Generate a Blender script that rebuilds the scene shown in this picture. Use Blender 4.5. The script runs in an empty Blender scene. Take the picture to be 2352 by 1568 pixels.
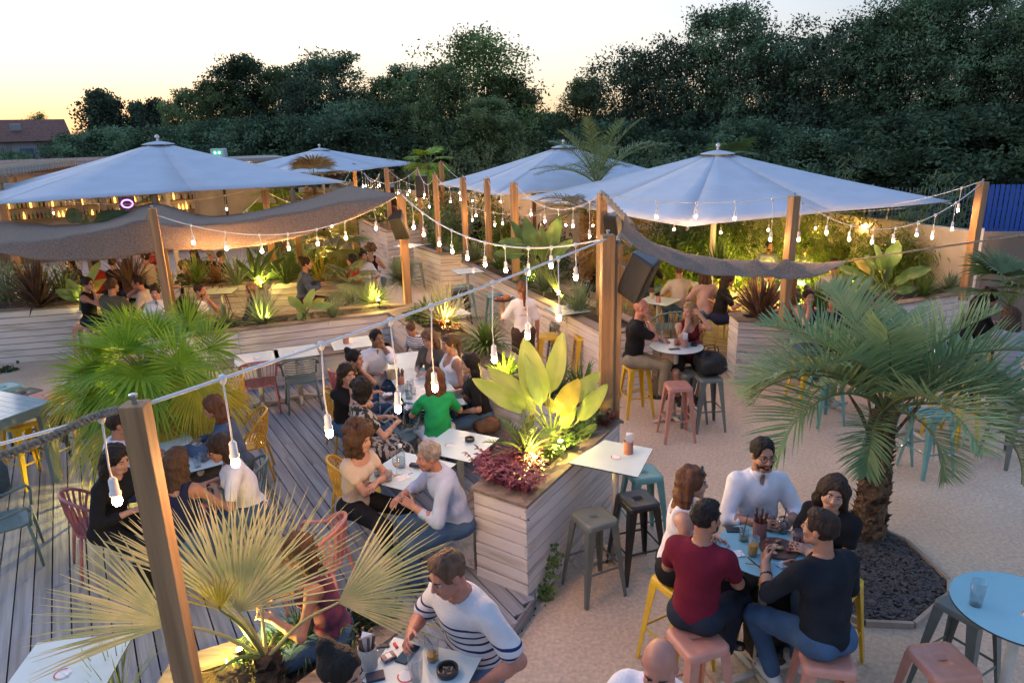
import bpy, math, random
import numpy as np
from mathutils import Vector, Matrix
random.seed(7); rng = np.random.default_rng(7)
PI = math.pi
S = bpy.context.scene
COL = S.collection
# ------------------------------------------------------------------ camera
CAMH = 4.0; FPX = 1610.0; TH = math.radians(16.7); RO = math.radians(1.5)
cam = bpy.data.cameras.new('camera'); camo = bpy.data.objects.new('camera', cam); COL.objects.link(camo)
cam.sensor_width = 36; cam.lens = 36*FPX/2352; cam.clip_start = .05; cam.clip_end = 2000
sr, cr, st, ct = math.sin(RO), math.cos(RO), math.sin(TH), math.cos(TH)
ax = Vector((cr, -sr*st, -sr*ct)); ay = Vector((sr, cr*st, cr*ct)); az = -Vector((0, ct, -st))
camo.matrix_world = Matrix(((ax.x, ay.x, az.x, 0), (ax.y, ay.y, az.y, 0), (ax.z, ay.z, az.z, CAMH), (0, 0, 0, 1)))
S.camera = camo
# ------------------------------------------------------------------ sky
W = bpy.data.worlds.new('World'); S.world = W; W.use_nodes = True
nt = W.node_tree; nt.nodes.clear()
def wn(t): return nt.nodes.new(t)
out = wn('ShaderNodeOutputWorld'); bg = wn('ShaderNodeBackground'); nt.links.new(bg.outputs[0], out.inputs[0])
sky = wn('ShaderNodeTexSky'); sky.sky_type = 'NISHITA'; sky.sun_disc = False
SUN_EL, SUN_AZ = 1.2, -48.0          # degrees; azimuth from +Y towards +X
sky.sun_elevation = math.radians(SUN_EL); sky.sun_rotation = math.radians(SUN_AZ)
sky.air_density = 1.0; sky.dust_density = 1.0; sky.ozone_density = 1.0
tc = wn('ShaderNodeTexCoord'); sx = wn('ShaderNodeSeparateXYZ'); nt.links.new(tc.outputs['Generated'], sx.inputs[0])
rp = wn('ShaderNodeValToRGB'); nt.links.new(sx.outputs[2], rp.inputs[0])
e = rp.color_ramp.elements
e[0].position = 0.0; e[0].color = (.42, .26, .14, 1)
e[1].position = 1.0; e[1].color = (.20, .28, .44, 1)
for p_, c_ in ((.03, (.43, .32, .20)), (.075, (.44, .39, .32)), (.14, (.42, .41, .40)), (.24, (.41, .43, .46)), (.36, (.39, .45, .54)), (.6, (.31, .38, .50))):
    q = e.new(p_); q.color = (*c_, 1)
# azimuth: bright towards the sunset on the left, dimmer and bluer on the right
dt = wn('ShaderNodeVectorMath'); dt.operation = 'DOT_PRODUCT'; nt.links.new(tc.outputs['Generated'], dt.inputs[0])
dt.inputs[1].default_value = (math.sin(math.radians(SUN_AZ)), math.cos(math.radians(SUN_AZ)), 0)
mr = wn('ShaderNodeMapRange'); nt.links.new(dt.outputs['Value'], mr.inputs[0])
mr.inputs[1].default_value = -.6; mr.inputs[2].default_value = .85; mr.inputs[3].default_value = 0; mr.inputs[4].default_value = 1
az_ = wn('ShaderNodeValToRGB'); nt.links.new(mr.outputs[0], az_.inputs[0])
e2 = az_.color_ramp.elements; e2[0].position = 0; e2[0].color = (.36, .44, .58, 1); e2[1].position = 1; e2[1].color = (1.12, 1.06, 1.0, 1)
q = e2.new(.50); q.color = (.42, .53, .70, 1); q = e2.new(.84); q.color = (.92, .94, .98, 1)
mu = wn('ShaderNodeMix'); mu.data_type = 'RGBA'; mu.blend_type = 'MULTIPLY'; mu.inputs[0].default_value = 1
nt.links.new(rp.outputs[0], mu.inputs[6]); nt.links.new(az_.outputs[0], mu.inputs[7])
sc_ = wn('ShaderNodeMix'); sc_.data_type = 'RGBA'; sc_.blend_type = 'MIX'; sc_.inputs[0].default_value = .2
mulS = wn('ShaderNodeMix'); mulS.data_type = 'RGBA'; mulS.blend_type = 'MULTIPLY'; mulS.inputs[0].default_value = 1
nt.links.new(sky.outputs[0], mulS.inputs[6]); mulS.inputs[7].default_value = (.1, .1, .1, 1)
nt.links.new(mu.outputs[2], sc_.inputs[6]); nt.links.new(mulS.outputs[2], sc_.inputs[7])
nt.links.new(sc_.outputs[2], bg.inputs[0]); bg.inputs[1].default_value = 1.0
sl = bpy.data.lights.new('sun', 'SUN'); sl.energy = .22; sl.angle = math.radians(25); sl.color = (1, .72, .5)
so = bpy.data.objects.new('sun', sl); COL.objects.link(so)
sd = Vector((math.sin(math.radians(SUN_AZ))*math.cos(math.radians(8)), math.cos(math.radians(SUN_AZ))*math.cos(math.radians(8)), math.sin(math.radians(8))))
so.rotation_euler = sd.to_track_quat('Z', 'Y').to_euler()
S.view_settings.view_transform = 'Standard'; S.view_settings.look = 'None'; S.view_settings.gamma = 1
S.view_settings.exposure = 1.75; S.view_settings.use_curve_mapping = False
S.render.engine = 'CYCLES'; S.cycles.use_denoising = True
S.cycles.max_bounces = 6; S.cycles.diffuse_bounces = 2; S.cycles.glossy_bounces = 2; S.cycles.transmission_bounces = 5; S.cycles.transparent_max_bounces = 40
S.cycles.sample_clamp_indirect = 3.0; S.cycles.use_light_tree = True; S.cycles.caustics_reflective = False; S.cycles.caustics_refractive = False

# ------------------------------------------------------------------ geometry on the plan
def ray(px, py):
    u = (px-1176)/FPX; v = (784-py)/FPX
    a = u*cr+v*sr; b = -u*sr+v*cr
    return np.array([a, ct+b*st, -st+b*ct])
def G(px, py, z=0.0):
    d = ray(px, py); t = (z-CAMH)/d[2]
    return np.array([d[0]*t, d[1]*t, z])
def D(px, py, dist):            # point at a given ground distance
    d = ray(px, py); t = dist/math.hypot(d[0], d[1])
    return np.array([d[0]*t, d[1]*t, CAMH+d[2]*t])
def unit(v):
    v = np.asarray(v, float); return v/max(1e-9, np.linalg.norm(v))

# ------------------------------------------------------------------ naming
def tag(o, label=None, cat=None, group=None, kind=None):
    if label: o['label'] = label
    if cat: o['category'] = cat
    if group: o['group'] = group
    if kind: o['kind'] = kind
    return o
def thing(name, label, cat, loc=(0, 0, 0), rz=0.0, group=None):
    o = bpy.data.objects.new(name, None); COL.objects.link(o)
    o.empty_display_size = .1; o.location = loc; o.rotation_euler = (0, 0, rz)
    return tag(o, label, cat, group)
def kids(o): return list(o.children)
def copy_tree(o, parent=None):
    ch = CH.get(o.name, [])
    c = o.copy(); COL.objects.link(c)
    if parent: c.parent = parent; CH.setdefault(parent.name, []).append(c)
    CH[c.name] = []
    for k in ch: copy_tree(k, c)
    return c
CH = {}     # name -> children, kept by hand (object.children is slow)
def dup(o, loc, rz, label, sc=None, group=None):
    c = copy_tree(o); c.location = loc; c.rotation_euler = (0, 0, rz)
    if sc: c.scale = (sc, sc, sc) if not hasattr(sc, '__len__') else sc
    if label: c['label'] = label
    if group: c['group'] = group
    return c

# ------------------------------------------------------------------ mesh builder
class MB:
    def __init__(s): s.v = []; s.f = []; s.m = []; s.cm = 0
    def add(s, vs, fs):
        n = len(s.v); s.v.extend([tuple(map(float, p)) for p in vs])
        for f in fs: s.f.append(tuple(i+n for i in f)); s.m.append(s.cm)
    def box(s, c, d, R=None, taper=1.0):
        x, y, z = d[0]/2, d[1]/2, d[2]/2; vs = []
        for k in (-1, 1):
            t = taper if k > 0 else 1
            for a, b in ((-1, -1), (1, -1), (1, 1), (-1, 1)): vs.append(np.array([a*x*t, b*y*t, k*z]))
        if R is not None: vs = [R @ p for p in vs]
        s.add([np.asarray(c)+p for p in vs], [(3, 2, 1, 0), (4, 5, 6, 7), (0, 1, 5, 4), (1, 2, 6, 5), (2, 3, 7, 6), (3, 0, 4, 7)])
    def beam(s, a, b, w, h, up=(0, 0, 1)):
        a = np.asarray(a, float); b = np.asarray(b, float); x = unit(b-a); y = unit(np.cross(up, x)); z = np.cross(x, y)
        s.box((a+b)/2, (np.linalg.norm(b-a), w, h), np.stack([x, y, z], 1))
    def tube(s, pts, r, n=8, cap=True):
        pts = [np.asarray(p, float) for p in pts]
        if not hasattr(r, '__len__'): r = [r]*len(pts)
        k0 = len(s.v); prev = None; up = None
        for i, p in enumerate(pts):
            t = unit(pts[min(i+1, len(pts)-1)]-pts[max(i-1, 0)])
            if up is None: up = np.array([0, 0, 1.]) if abs(t[2]) < .9 else np.array([1., 0, 0])
            x = unit(np.cross(up, t)); y = np.cross(t, x); up = y
            for j in range(n):
                a = 2*PI*j/n; s.v.append(tuple(p+r[i]*(math.cos(a)*x+math.sin(a)*y)))
        for i in range(len(pts)-1):
            for j in range(n):
                a = k0+i*n+j; b = k0+i*n+(j+1) % n
                s.f.append((a, b, b+n, a+n)); s.m.append(s.cm)
        if cap:
            s.f.append(tuple(k0+j for j in range(n-1, -1, -1))); s.m.append(s.cm)
            k = k0+(len(pts)-1)*n; s.f.append(tuple(k+j for j in range(n))); s.m.append(s.cm)
    def lathe(s, prof, n=16, c=(0, 0, 0), sx=1, sy=1):
        k0 = len(s.v); c = np.asarray(c, float)
        for r, z in prof:
            for j in range(n):
                a = 2*PI*j/n; s.v.append(tuple(c+np.array([r*math.cos(a)*sx, r*math.sin(a)*sy, z])))
        for i in range(len(prof)-1):
            for j in range(n):
                a = k0+i*n+j; b = k0+i*n+(j+1) % n; s.f.append((a, b, b+n, a+n)); s.m.append(s.cm)
        s.f.append(tuple(k0+j for j in range(n-1, -1, -1))); s.m.append(s.cm)
        k = k0+(len(prof)-1)*n; s.f.append(tuple(k+j for j in range(n))); s.m.append(s.cm)
    def ball(s, c, r, n=10, m=6, R=None):
        r = np.array([r]*3 if not hasattr(r, '__len__') else r, float); vs = []; c = np.asarray(c, float)
        for i in range(m+1):
            th = PI*i/m
            for j in range(n):
                a = 2*PI*j/n; p = r*np.array([math.sin(th)*math.cos(a), math.sin(th)*math.sin(a), -math.cos(th)])
                if R is not None: p = R @ p
                vs.append(c+p)
        s.add(vs, [(i*n+j, i*n+(j+1) % n, (i+1)*n+(j+1) % n, (i+1)*n+j) for i in range(m) for j in range(n)])
    def prism(s, poly, z0, z1):
        n = len(poly); vs = [(p[0], p[1], z0) for p in poly]+[(p[0], p[1], z1) for p in poly]
        s.add(vs, [tuple(range(n-1, -1, -1)), tuple(range(n, 2*n))]+[(i, (i+1) % n, (i+1) % n+n, i+n) for i in range(n)])
    def build(s, name, mat, parent=None, smooth=False, loc=None, label=None, bevel=0):
        me = bpy.data.meshes.new(name)
        me.from_pydata(s.v, [], s.f)
        mats = mat if isinstance(mat, (list, tuple)) else [mat]
        for m in mats: me.materials.append(m)
        if len(mats) > 1: me.polygons.foreach_set('material_index', s.m)
        if smooth: me.polygons.foreach_set('use_smooth', [True]*len(s.f))
        me.update()
        return link(name, me, parent, loc, label, bevel)
def link(name, me, parent=None, loc=None, label=None, bevel=0):
    o = bpy.data.objects.new(name, me); COL.objects.link(o)
    if parent: o.parent = parent; CH.setdefault(parent.name, []).append(o)
    if loc is not None: o.location = loc
    if label: o['label'] = label
    if bevel:
        b = o.modifiers.new('bevel', 'BEVEL'); b.width = bevel; b.segments = 2; b.limit_method = 'ANGLE'
    return o
def npmesh(name, v, f, mat, parent=None, smooth=True, mi=None):     # numpy verts (N,3), quads (M,4)
    me = bpy.data.meshes.new(name); v = np.asarray(v, np.float32); f = np.asarray(f, np.int32)
    k = f.shape[1]
    me.vertices.add(len(v)); me.vertices.foreach_set('co', v.ravel())
    me.loops.add(f.size); me.loops.foreach_set('vertex_index', f.ravel())
    me.polygons.add(len(f)); me.polygons.foreach_set('loop_start', np.arange(0, f.size, k, dtype=np.int32))
    mats = mat if isinstance(mat, (list, tuple)) else [mat]
    for m in mats: me.materials.append(m)
    if mi is not None: me.polygons.foreach_set('material_index', np.asarray(mi, np.int32))
    if smooth: me.polygons.foreach_set('use_smooth', np.ones(len(f), bool))
    me.update(calc_edges=True)
    return link(name, me, parent)

# ------------------------------------------------------------------ materials
MATS = {}
def mat(name, col, rough=.6, var=0.0, scale=8.0, bump=0.0, bscale=None, stretch=(1, 1, 1), metal=0, col2=None, rand=0.0, trans=0, alpha=1, spec=.5, coat=0, sss=0, detail=4, translucent=0, lo=.35, hi=.65):
    if name in MATS: return MATS[name]
    m = bpy.data.materials.new(name); m.use_nodes = True; n = m.node_tree.nodes; l = m.node_tree.links
    b = n['Principled BSDF']; b.inputs['Roughness'].default_value = rough; b.inputs['Metallic'].default_value = metal
    b.inputs['Specular IOR Level'].default_value = spec; b.inputs['Coat Weight'].default_value = coat
    b.inputs['Base Color'].default_value = (*col, 1); b.inputs['Alpha'].default_value = alpha
    if trans: b.inputs['Transmission Weight'].default_value = trans; b.inputs['IOR'].default_value = 1.3
    if sss: b.inputs['Subsurface Weight'].default_value = sss; b.inputs['Subsurface Radius'].default_value = (.02, .008, .004); b.inputs['Subsurface Scale'].default_value = .5
    t = n.new('ShaderNodeTexCoord'); mp = n.new('ShaderNodeMapping'); l.new(t.outputs['Object'], mp.inputs[0]); mp.inputs[3].default_value = stretch
    last = None
    if var or col2:
        no = n.new('ShaderNodeTexNoise'); no.inputs['Scale'].default_value = scale; no.inputs['Detail'].default_value = detail; l.new(mp.outputs[0], no.inputs[0])
        if rand:
            oi = n.new('ShaderNodeObjectInfo'); ad = n.new('ShaderNodeVectorMath'); ad.operation = 'SCALE'; l.new(oi.outputs['Random'], ad.inputs[3]); ad.inputs[0].default_value = (31, 17, 11)
            a2 = n.new('ShaderNodeVectorMath'); l.new(mp.outputs[0], a2.inputs[0]); l.new(ad.outputs[0], a2.inputs[1]); l.new(a2.outputs[0], no.inputs[0])
        r = n.new('ShaderNodeValToRGB'); l.new(no.outputs[0], r.inputs[0])
        c2 = col2 if col2 else tuple(max(0, c*(1-var)) for c in col); c1 = col if col2 else tuple(min(1, c*(1+var*.6)) for c in col)
        r.color_ramp.elements[0].position = lo; r.color_ramp.elements[1].position = hi
        r.color_ramp.elements[0].color = (*c2, 1); r.color_ramp.elements[1].color = (*c1, 1); last = r.outputs[0]
    if rand:
        oi = n.new('ShaderNodeObjectInfo'); mr = n.new('ShaderNodeMapRange'); l.new(oi.outputs['Random'], mr.inputs[0]); mr.inputs[3].default_value = 1-rand; mr.inputs[4].default_value = 1+rand
        h = n.new('ShaderNodeHueSaturation'); l.new(mr.outputs[0], h.inputs['Value'])
        if last: l.new(last, h.inputs['Color'])
        else: h.inputs['Color'].default_value = (*col, 1)
        last = h.outputs[0]
    if last: l.new(last, b.inputs['Base Color'])
    if bump:
        nb = n.new('ShaderNodeTexNoise'); nb.inputs['Scale'].default_value = bscale or scale*3; nb.inputs['Detail'].default_value = 5; l.new(mp.outputs[0], nb.inputs[0])
        bp = n.new('ShaderNodeBump'); bp.inputs['Strength'].default_value = bump; bp.inputs['Distance'].default_value = .02; l.new(nb.outputs[0], bp.inputs['Height']); l.new(bp.outputs[0], b.inputs['Normal'])
    if translucent:
        tr = n.new('ShaderNodeBsdfTranslucent'); mx = n.new('ShaderNodeMixShader'); mx.inputs[0].default_value = translucent
        if last: l.new(last, tr.inputs[0])
        else: tr.inputs[0].default_value = (*col, 1)
        l.new(b.outputs[0], mx.inputs[1]); l.new(tr.outputs[0], mx.inputs[2]); l.new(mx.outputs[0], n['Material Output'].inputs[0])
    MATS[name] = m; return m
def emit(name, col, strength):
    if name in MATS: return MATS[name]
    m = bpy.data.materials.new(name); m.use_nodes = True; n = m.node_tree.nodes; n.clear()
    e = n.new('ShaderNodeEmission'); e.inputs[0].default_value = (*col, 1); e.inputs[1].default_value = strength
    o = n.new('ShaderNodeOutputMaterial'); m.node_tree.links.new(e.outputs[0], o.inputs[0]); MATS[name] = m; return m
def glass(name, col=(1, 1, 1), rough=.02):
    if name in MATS: return MATS[name]
    m = bpy.data.materials.new(name); m.use_nodes = True; n = m.node_tree.nodes; l = m.node_tree.links; n.clear()
    t = n.new('ShaderNodeBsdfTransparent'); t.inputs[0].default_value = (*[c*.93 for c in col], 1)
    g = n.new('ShaderNodeBsdfGlossy'); g.inputs[1].default_value = rough; f0 = n.new('ShaderNodeLayerWeight'); f0.inputs[0].default_value = .3; f1 = n.new('ShaderNodeMath'); f1.operation = 'POWER'; f1.inputs[1].default_value = 1.6; f = n.new('ShaderNodeMath'); f.operation = 'MULTIPLY_ADD'; f.inputs[1].default_value = .55; f.inputs[2].default_value = .05; l.new(f0.outputs['Facing'], f1.inputs[0]); l.new(f1.outputs[0], f.inputs[0])
    mx = n.new('ShaderNodeMixShader'); o = n.new('ShaderNodeOutputMaterial')
    l.new(f.outputs[0], mx.inputs[0]); l.new(t.outputs[0], mx.inputs[1]); l.new(g.outputs[0], mx.inputs[2]); l.new(mx.outputs[0], o.inputs[0])
    MATS[name] = m; return m
WHITEWOOD = mat('whitewashed_board', (.76, .69, .65), .65, scale=3.5, col2=(.50, .43, .38), stretch=(.35, 4, 4), bump=.25, bscale=14, rand=.06, lo=.3, hi=.5)
DECKWOOD = mat('weathered_deck_board', (.33, .335, .36), .7, scale=2.2, col2=(.19, .19, .205), stretch=(.4, 8, 8), bump=.35, bscale=9, rand=.1)
RIMWOOD = mat('weathered_rim_plank', (.30, .235, .185), .7, scale=3, col2=(.19, .145, .11), stretch=(.5, 8, 8), bump=.3, bscale=10, rand=.12)
POSTWOOD = mat('timber_post', (.42, .25, .12), .65, scale=2.5, col2=(.27, .15, .07), stretch=(8, 8, .4), bump=.3, bscale=8, rand=.1)
SOIL = mat('dark_soil', (.05, .035, .025), .9, var=.5, scale=20, bump=1, bscale=40)
CABLE = mat('white_cable', (.75, .75, .74), .45)
SOCKET = mat('white_socket', (.78, .77, .74), .4)
BULB = emit('lit_bulb', (1, .50, .17), 240)
BLACK = mat('black_plastic', (.022, .024, .028), .33, bump=.1, bscale=60)
DARKGREY = mat('dark_grey_metal', (.06, .065, .07), .45)
# ================================================================== helpers on the plan
def V(px, py, p0, p1):          # where the sight line meets the upright plane through p0-p1
    d = ray(px, py); n = np.array([-(p1[1]-p0[1]), p1[0]-p0[0]])
    t = (n[0]*p0[0]+n[1]*p0[1])/(n[0]*d[0]+n[1]*d[1])
    return np.array([d[0]*t, d[1]*t, CAMH+d[2]*t])
def topx(p):
    x, y, z = p[0], p[1], p[2]-CAMH; c = y*ct-z*st; b = (y*st+z*ct)/c; a = x/c
    return 1176+(a*cr-b*sr)*FPX, 784-(a*sr+b*cr)*FPX
def catmull(pts, n):
    pts = [np.asarray(p, float) for p in pts]; P = [2*pts[0]-pts[1]]+pts+[2*pts[-1]-pts[-2]]; o = []
    m = len(pts)-1
    for i in range(n+1):
        u = i/n*m; k = min(int(u), m-1); t = u-k; a, b, c, d = P[k:k+4]
        o.append(.5*((2*b)+(c-a)*t+(2*a-5*b+4*c-d)*t*t+(3*b-a-3*c+d)*t**3))
    return o
def board(name, m, parent, p0, p1, z0, z1, thick, nrm, bev=.003):
    """one board whose outer face runs from p0 to p1 (plan), z0..z1 high, thick inwards against nrm"""
    p0 = np.array([p0[0], p0[1]]); p1 = np.array([p1[0], p1[1]]); L = np.linalg.norm(p1-p0); a = math.atan2(*(p1-p0)[::-1])
    b = MB(); h = (z1-z0)/2; t = thick; x = L/2; e_ = min(bev, h*.3)
    vs = [(-x, t, -h), (x, t, -h), (x, t, h), (-x, t, h), (-x, 0, -h+e_), (x, 0, -h+e_), (x, 0, h-e_), (-x, 0, h-e_), (-x, e_, -h), (x, e_, -h), (x, e_, h), (-x, e_, h)]
    b.add(vs, [(4, 5, 6, 7), (8, 9, 5, 4), (7, 6, 10, 11), (11, 10, 2, 3), (1, 0, 3, 2), (9, 8, 0, 1), (8, 4, 7, 11, 3, 0), (5, 9, 1, 2, 10, 6)])
    o = b.build(name, m, parent); c = (p0+p1)/2
    d = (p1-p0)/L; left = np.array([-d[1], d[0]])
    # local +y is left of p0->p1; flip so the face looks along nrm
    if np.dot(left, nrm) > 0: o.rotation_euler = (0, 0, a+PI)
    else: o.rotation_euler = (0, 0, a)
    o.location = (c[0], c[1], (z0+z1)/2); return o
def poly_area(P): return sum(P[i][0]*P[(i+1) % len(P)][1]-P[(i+1) % len(P)][0]*P[i][1] for i in range(len(P)))/2
def planter(label, poly, z0=0.0, z1=1.04, bh=.132, rim=.16, mat_=None, soil=True, group='white board planters'):
    """a plank-clad raised planter: boards on every side, cap planks, soil inside"""
    P = [np.array(p, float) for p in poly]
    if poly_area(P) < 0: P = P[::-1]
    c = sum(P)/len(P)
    t = thing('planter', label, 'planter', (c[0], c[1], z0), 0, group)
    Q = [p-c for p in P]; n = len(Q); H = z1-z0-.03; rows = max(1, round(H/bh)); rh = H/rows
    for i in range(n):
        a, b = Q[i], Q[(i+1) % n]; d = unit(b-a); out_ = np.array([d[1], -d[0]])
        for r in range(rows):
            o = board('board', mat_ or WHITEWOOD, t, a+d*.0015+out_*random.uniform(-.0015, .002), b-d*.0015+out_*random.uniform(-.0015, .002), r*rh+.0055, (r+1)*rh-.0055, .022, out_)
    # inner dark core so that no light leaks between the boards
    def inset(Q, k):
        R = []
        for i in range(n):
            p0, p, p1 = Q[i-1], Q[i], Q[(i+1) % n]; d0 = unit(p-p0); d1 = unit(p1-p); n0 = np.array([-d0[1], d0[0]]); n1 = np.array([-d1[1], d1[0]])
            bis = unit(n0+n1); R.append(p+bis*k/max(.35, np.dot(bis, n0)))
        return R
    A = inset(Q, .024); B = inset(Q, rim-.01); m = MB(); H2 = z1-z0
    m.prism([tuple(p) for p in A], .002, H2-.09); m.build('core', mat('dark_core', (.015, .012, .01), .95), t)
    o = inset(Q, -.02); inn = inset(Q, rim)
    for i in range(n):              # mitred cap planks
        j = (i+1) % n; q = MB(); d = unit(o[j]-o[i])*.0015
        q.prism([tuple(o[i]+d), tuple(o[j]-d), tuple(inn[j]-d), tuple(inn[i]+d)], 0, .03)
        w = q.build('cap_plank', RIMWOOD, t); w.location = (0, 0, H2-.03)
    if soil:
        m = MB(); k = 8
        m.prism([tuple(p) for p in inset(Q, rim-.02)], H2-.09, H2-.05); m.build('soil', SOIL, t)
    return t
def post(px, py, z, base, w=.11, label='', rot=0.35, ppos=None, group='timber posts carrying the string lights'):
    p = ppos if ppos is not None else G(px, py, z)
    t = thing('timber_post', label, 'post', (p[0], p[1], base), rot, group)
    b = MB(); b.box((0, 0, (z-base)/2), (w, w, z-base)); b.build('shaft', POSTWOOD, t, bevel=.006)
    m = MB(); m.lathe([(.012, 0), (.012, .03), (.02, .035), (.02, .045), (.01, .05)], 8); m.build('eye_bolt', mat('galvanised', (.5, .5, .52), .35, metal=1), t, loc=(0, 0, z-base-.002))
    return np.array([p[0], p[1], z])

# ================================================================== the ground
GRAVEL = mat('sandy_gravel', (.84, .67, .51), .95, scale=.8, col2=(.66, .50, .37), bump=.8, bscale=120, detail=10, lo=.3, hi=.7)
FIELD = mat('dry_field', (.05, .06, .03), .95, var=.4, scale=.2)
m = MB(); m.add([(-500, -60, -.004), (500, -60, -.004), (500, 900, -.004), (-500, 900, -.004)], [(0, 1, 2, 3)])
tag(m.build('ground', FIELD), kind='structure')
m = MB(); m.add([(-26, -3, 0), (22, -3, 0), (22, 34, 0), (-26, 34, 0)], [(0, 1, 2, 3)])
tag(m.build('gravel_yard', GRAVEL), kind='structure')
nd = GRAVEL.node_tree.nodes; l = GRAVEL.node_tree.links; b = nd['Principled BSDF']; src = b.inputs['Base Color'].links[0].from_socket
tc_ = nd.new('ShaderNodeTexCoord'); n1 = nd.new('ShaderNodeTexVoronoi'); n1.inputs['Scale'].default_value = 70; l.new(tc_.outputs['Object'], n1.inputs[0]); n2 = nd.new('ShaderNodeTexNoise'); n2.inputs['Scale'].default_value = 28; n2.inputs['Detail'].default_value = 8; l.new(tc_.outputs['Object'], n2.inputs[0])
h1 = nd.new('ShaderNodeMapRange'); l.new(n2.outputs[0], h1.inputs[0]); h1.inputs[1].default_value = .3; h1.inputs[2].default_value = .7; h1.inputs[3].default_value = .80; h1.inputs[4].default_value = 1.12
h2 = nd.new('ShaderNodeMath'); h2.operation = 'MULTIPLY_ADD'; l.new(n1.outputs['Color'], h2.inputs[0]); h2.inputs[1].default_value = .16; h2.inputs[2].default_value = .92; h3 = nd.new('ShaderNodeMath'); h3.operation = 'MULTIPLY'; l.new(h1.outputs[0], h3.inputs[0]); l.new(h2.outputs[0], h3.inputs[1])
hs_ = nd.new('ShaderNodeHueSaturation'); l.new(src, hs_.inputs['Color']); l.new(h3.outputs[0], hs_.inputs['Value']); l.new(hs_.outputs[0], b.inputs['Base Color'])

# ================================================================== decks, board by board
def deck(name, poly, z, ang, pitch, m, edge, gapm):
    P = [np.array(p, float) for p in poly]; c = sum(P)/len(P)
    t = bpy.data.objects.new(name, None); COL.objects.link(t); t.location = (c[0], c[1], 0); tag(t, kind='structure')
    d = np.array([math.cos(ang), math.sin(ang)]); nn = np.array([-d[1], d[0]]); Q = [p-c for p in P]
    lo = min(np.dot(q, nn) for q in Q); hi = max(np.dot(q, nn) for q in Q); k = lo+pitch/2
    b = MB(); b.prism([tuple(q) for q in (Q if poly_area(Q) > 0 else Q[::-1])], .004, z-.05); b.build('joist_frame', gapm, t)
    n = 0
    while k < hi:
        xs = []
        for i in range(len(Q)):
            a, e_ = Q[i], Q[(i+1) % len(Q)]; sa, se = np.dot(a, nn)-k, np.dot(e_, nn)-k
            if (sa > 0) != (se > 0): u = sa/(sa-se); xs.append(np.dot(a+(e_-a)*u, d))
        xs.sort()
        for x0, x1 in zip(xs[::2], xs[1::2]):
            cuts = [x0]
            if x1-x0 > 3.4: cuts.append(x0+(x1-x0)*random.uniform(.35, .65))
            cuts.append(x1)
            for u0, u1 in zip(cuts, cuts[1:]):
                if u1-u0 < .05 or n > 290: continue
                q = MB(); L = u1-u0-.004; w = pitch-.012; q.box((0, 0, 0), (L, w, .028)); o = q.build('deck_board', m, t)
                pc = nn*k+d*(u0+u1)/2; o.location = (pc[0], pc[1], z-.014+random.uniform(-.0015, .0015)); o.rotation_euler = (0, 0, ang); n += 1
        k += pitch
    for i, j in edge:
        a, e_ = Q[i], Q[j]; dd = unit(e_-a); nr = np.array([dd[1], -dd[0]]) if poly_area(Q) > 0 else np.array([-dd[1], dd[0]])
        o = board('fascia_board', m, t, a+nr*.024, e_+nr*.024, .006, z-.006, .022, nr)
    return t
GAP = mat('dark_gap', (.02, .018, .016), .9)
deck('wooden_deck', [(.10, 5.12), (-.22, 4.50), (-.7, 3.5), (-1.2, 1.2), (-6.6, 1.2), (-8.0, 7.6), (-5.5, 10.3), (-2.14, 11.6), (-.25, 8.0), (.35, 6.8), (.3, 6.3)], .15, math.radians(-58.5), .142, DECKWOOD, [(10, 0), (0, 1), (1, 2), (2, 3), (4, 5), (5, 6)], GAP)
TERRWOOD = mat('brown_terrace_board', (.30, .20, .13), .7, scale=2.2, col2=(.19, .12, .08), stretch=(.4, 8, 8), bump=.3, bscale=9, rand=.1)
deck('terrace_deck', [(2.15, 10.45), (3.6, 11.22), (4.3, 11.35), (8.1, 13.0), (5.6, 18.6), (.2, 16.6)], .19, math.radians(-39), .15, TERRWOOD, [(0, 1)], GAP)

# ================================================================== planters
planter('white plank planter with purple trailing leaves at its near end', [(-.37, 5.49), (.08, 5.17), (1.1, 6.85), (.62, 7.12)])
planter('white plank planter between the dining deck and the waitress, behind the big banana plant', [(.60, 7.16), (1.12, 6.88), (-1.42, 12.45), (-2.11, 11.82), (-.26, 8.1)])
planter('low white plank planter behind the empty tables on the deck', [(-5.75, 10.42), (-4.43, 10.93), (-2.15, 11.81), (-1.46, 12.42), (-2.4, 12.55), (-4.72, 11.7), (-6.1, 11.2)])
planter('long warm-lit plank planter at the far left with bronze spiky leaves', [(-11.5, 12.30), (-8.1, 13.03), (-8.3, 14.0), (-11.7, 13.3)])
planter('white plank planter behind the seated row under the left sail', [(-6.9, 14.55), (-2.9, 14.95), (-2.95, 15.75), (-6.95, 15.4)])
planter('long white plank planter lining the right side of the corridor', [(-1.16, 16.66), (1.44, 10.17), (2.2, 10.47), (-.4, 17.0)])
planter('tall plank planter with grasses at the corridor bend', [(-2.70, 19.62), (-1.80, 18.02), (-1.25, 18.12), (-2.0, 20.0)], z1=1.0)
planter('plank planter block at the far end of the corridor', [(-5.3, 24.9), (-4.15, 22.3), (-3.75, 21.5), (-2.6, 22.3), (-4.0, 25.6)], z1=1.15)
planter('white plank planter with bronze flax beside the terrace step', [(3.60, 10.72), (4.30, 10.52), (8.22, 12.22), (7.95, 12.95), (4.25, 11.30), (3.60, 11.18)])
planter('shallow planter box at the bottom left edge with the silver fan palm', [G(*p, .62)[:2] for p in ((400, 1515), (885, 1368), (955, 1412), (800, 1530), (600, 1680), (300, 1680))], z0=.15, z1=.62, bh=.15)
planter('narrow planter box below the left fan palm trunk', [(-4.75, 7.75), (-4.25, 7.45), (-3.85, 8.05), (-4.35, 8.35)], z0=.15, z1=.45, bh=.15)

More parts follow.
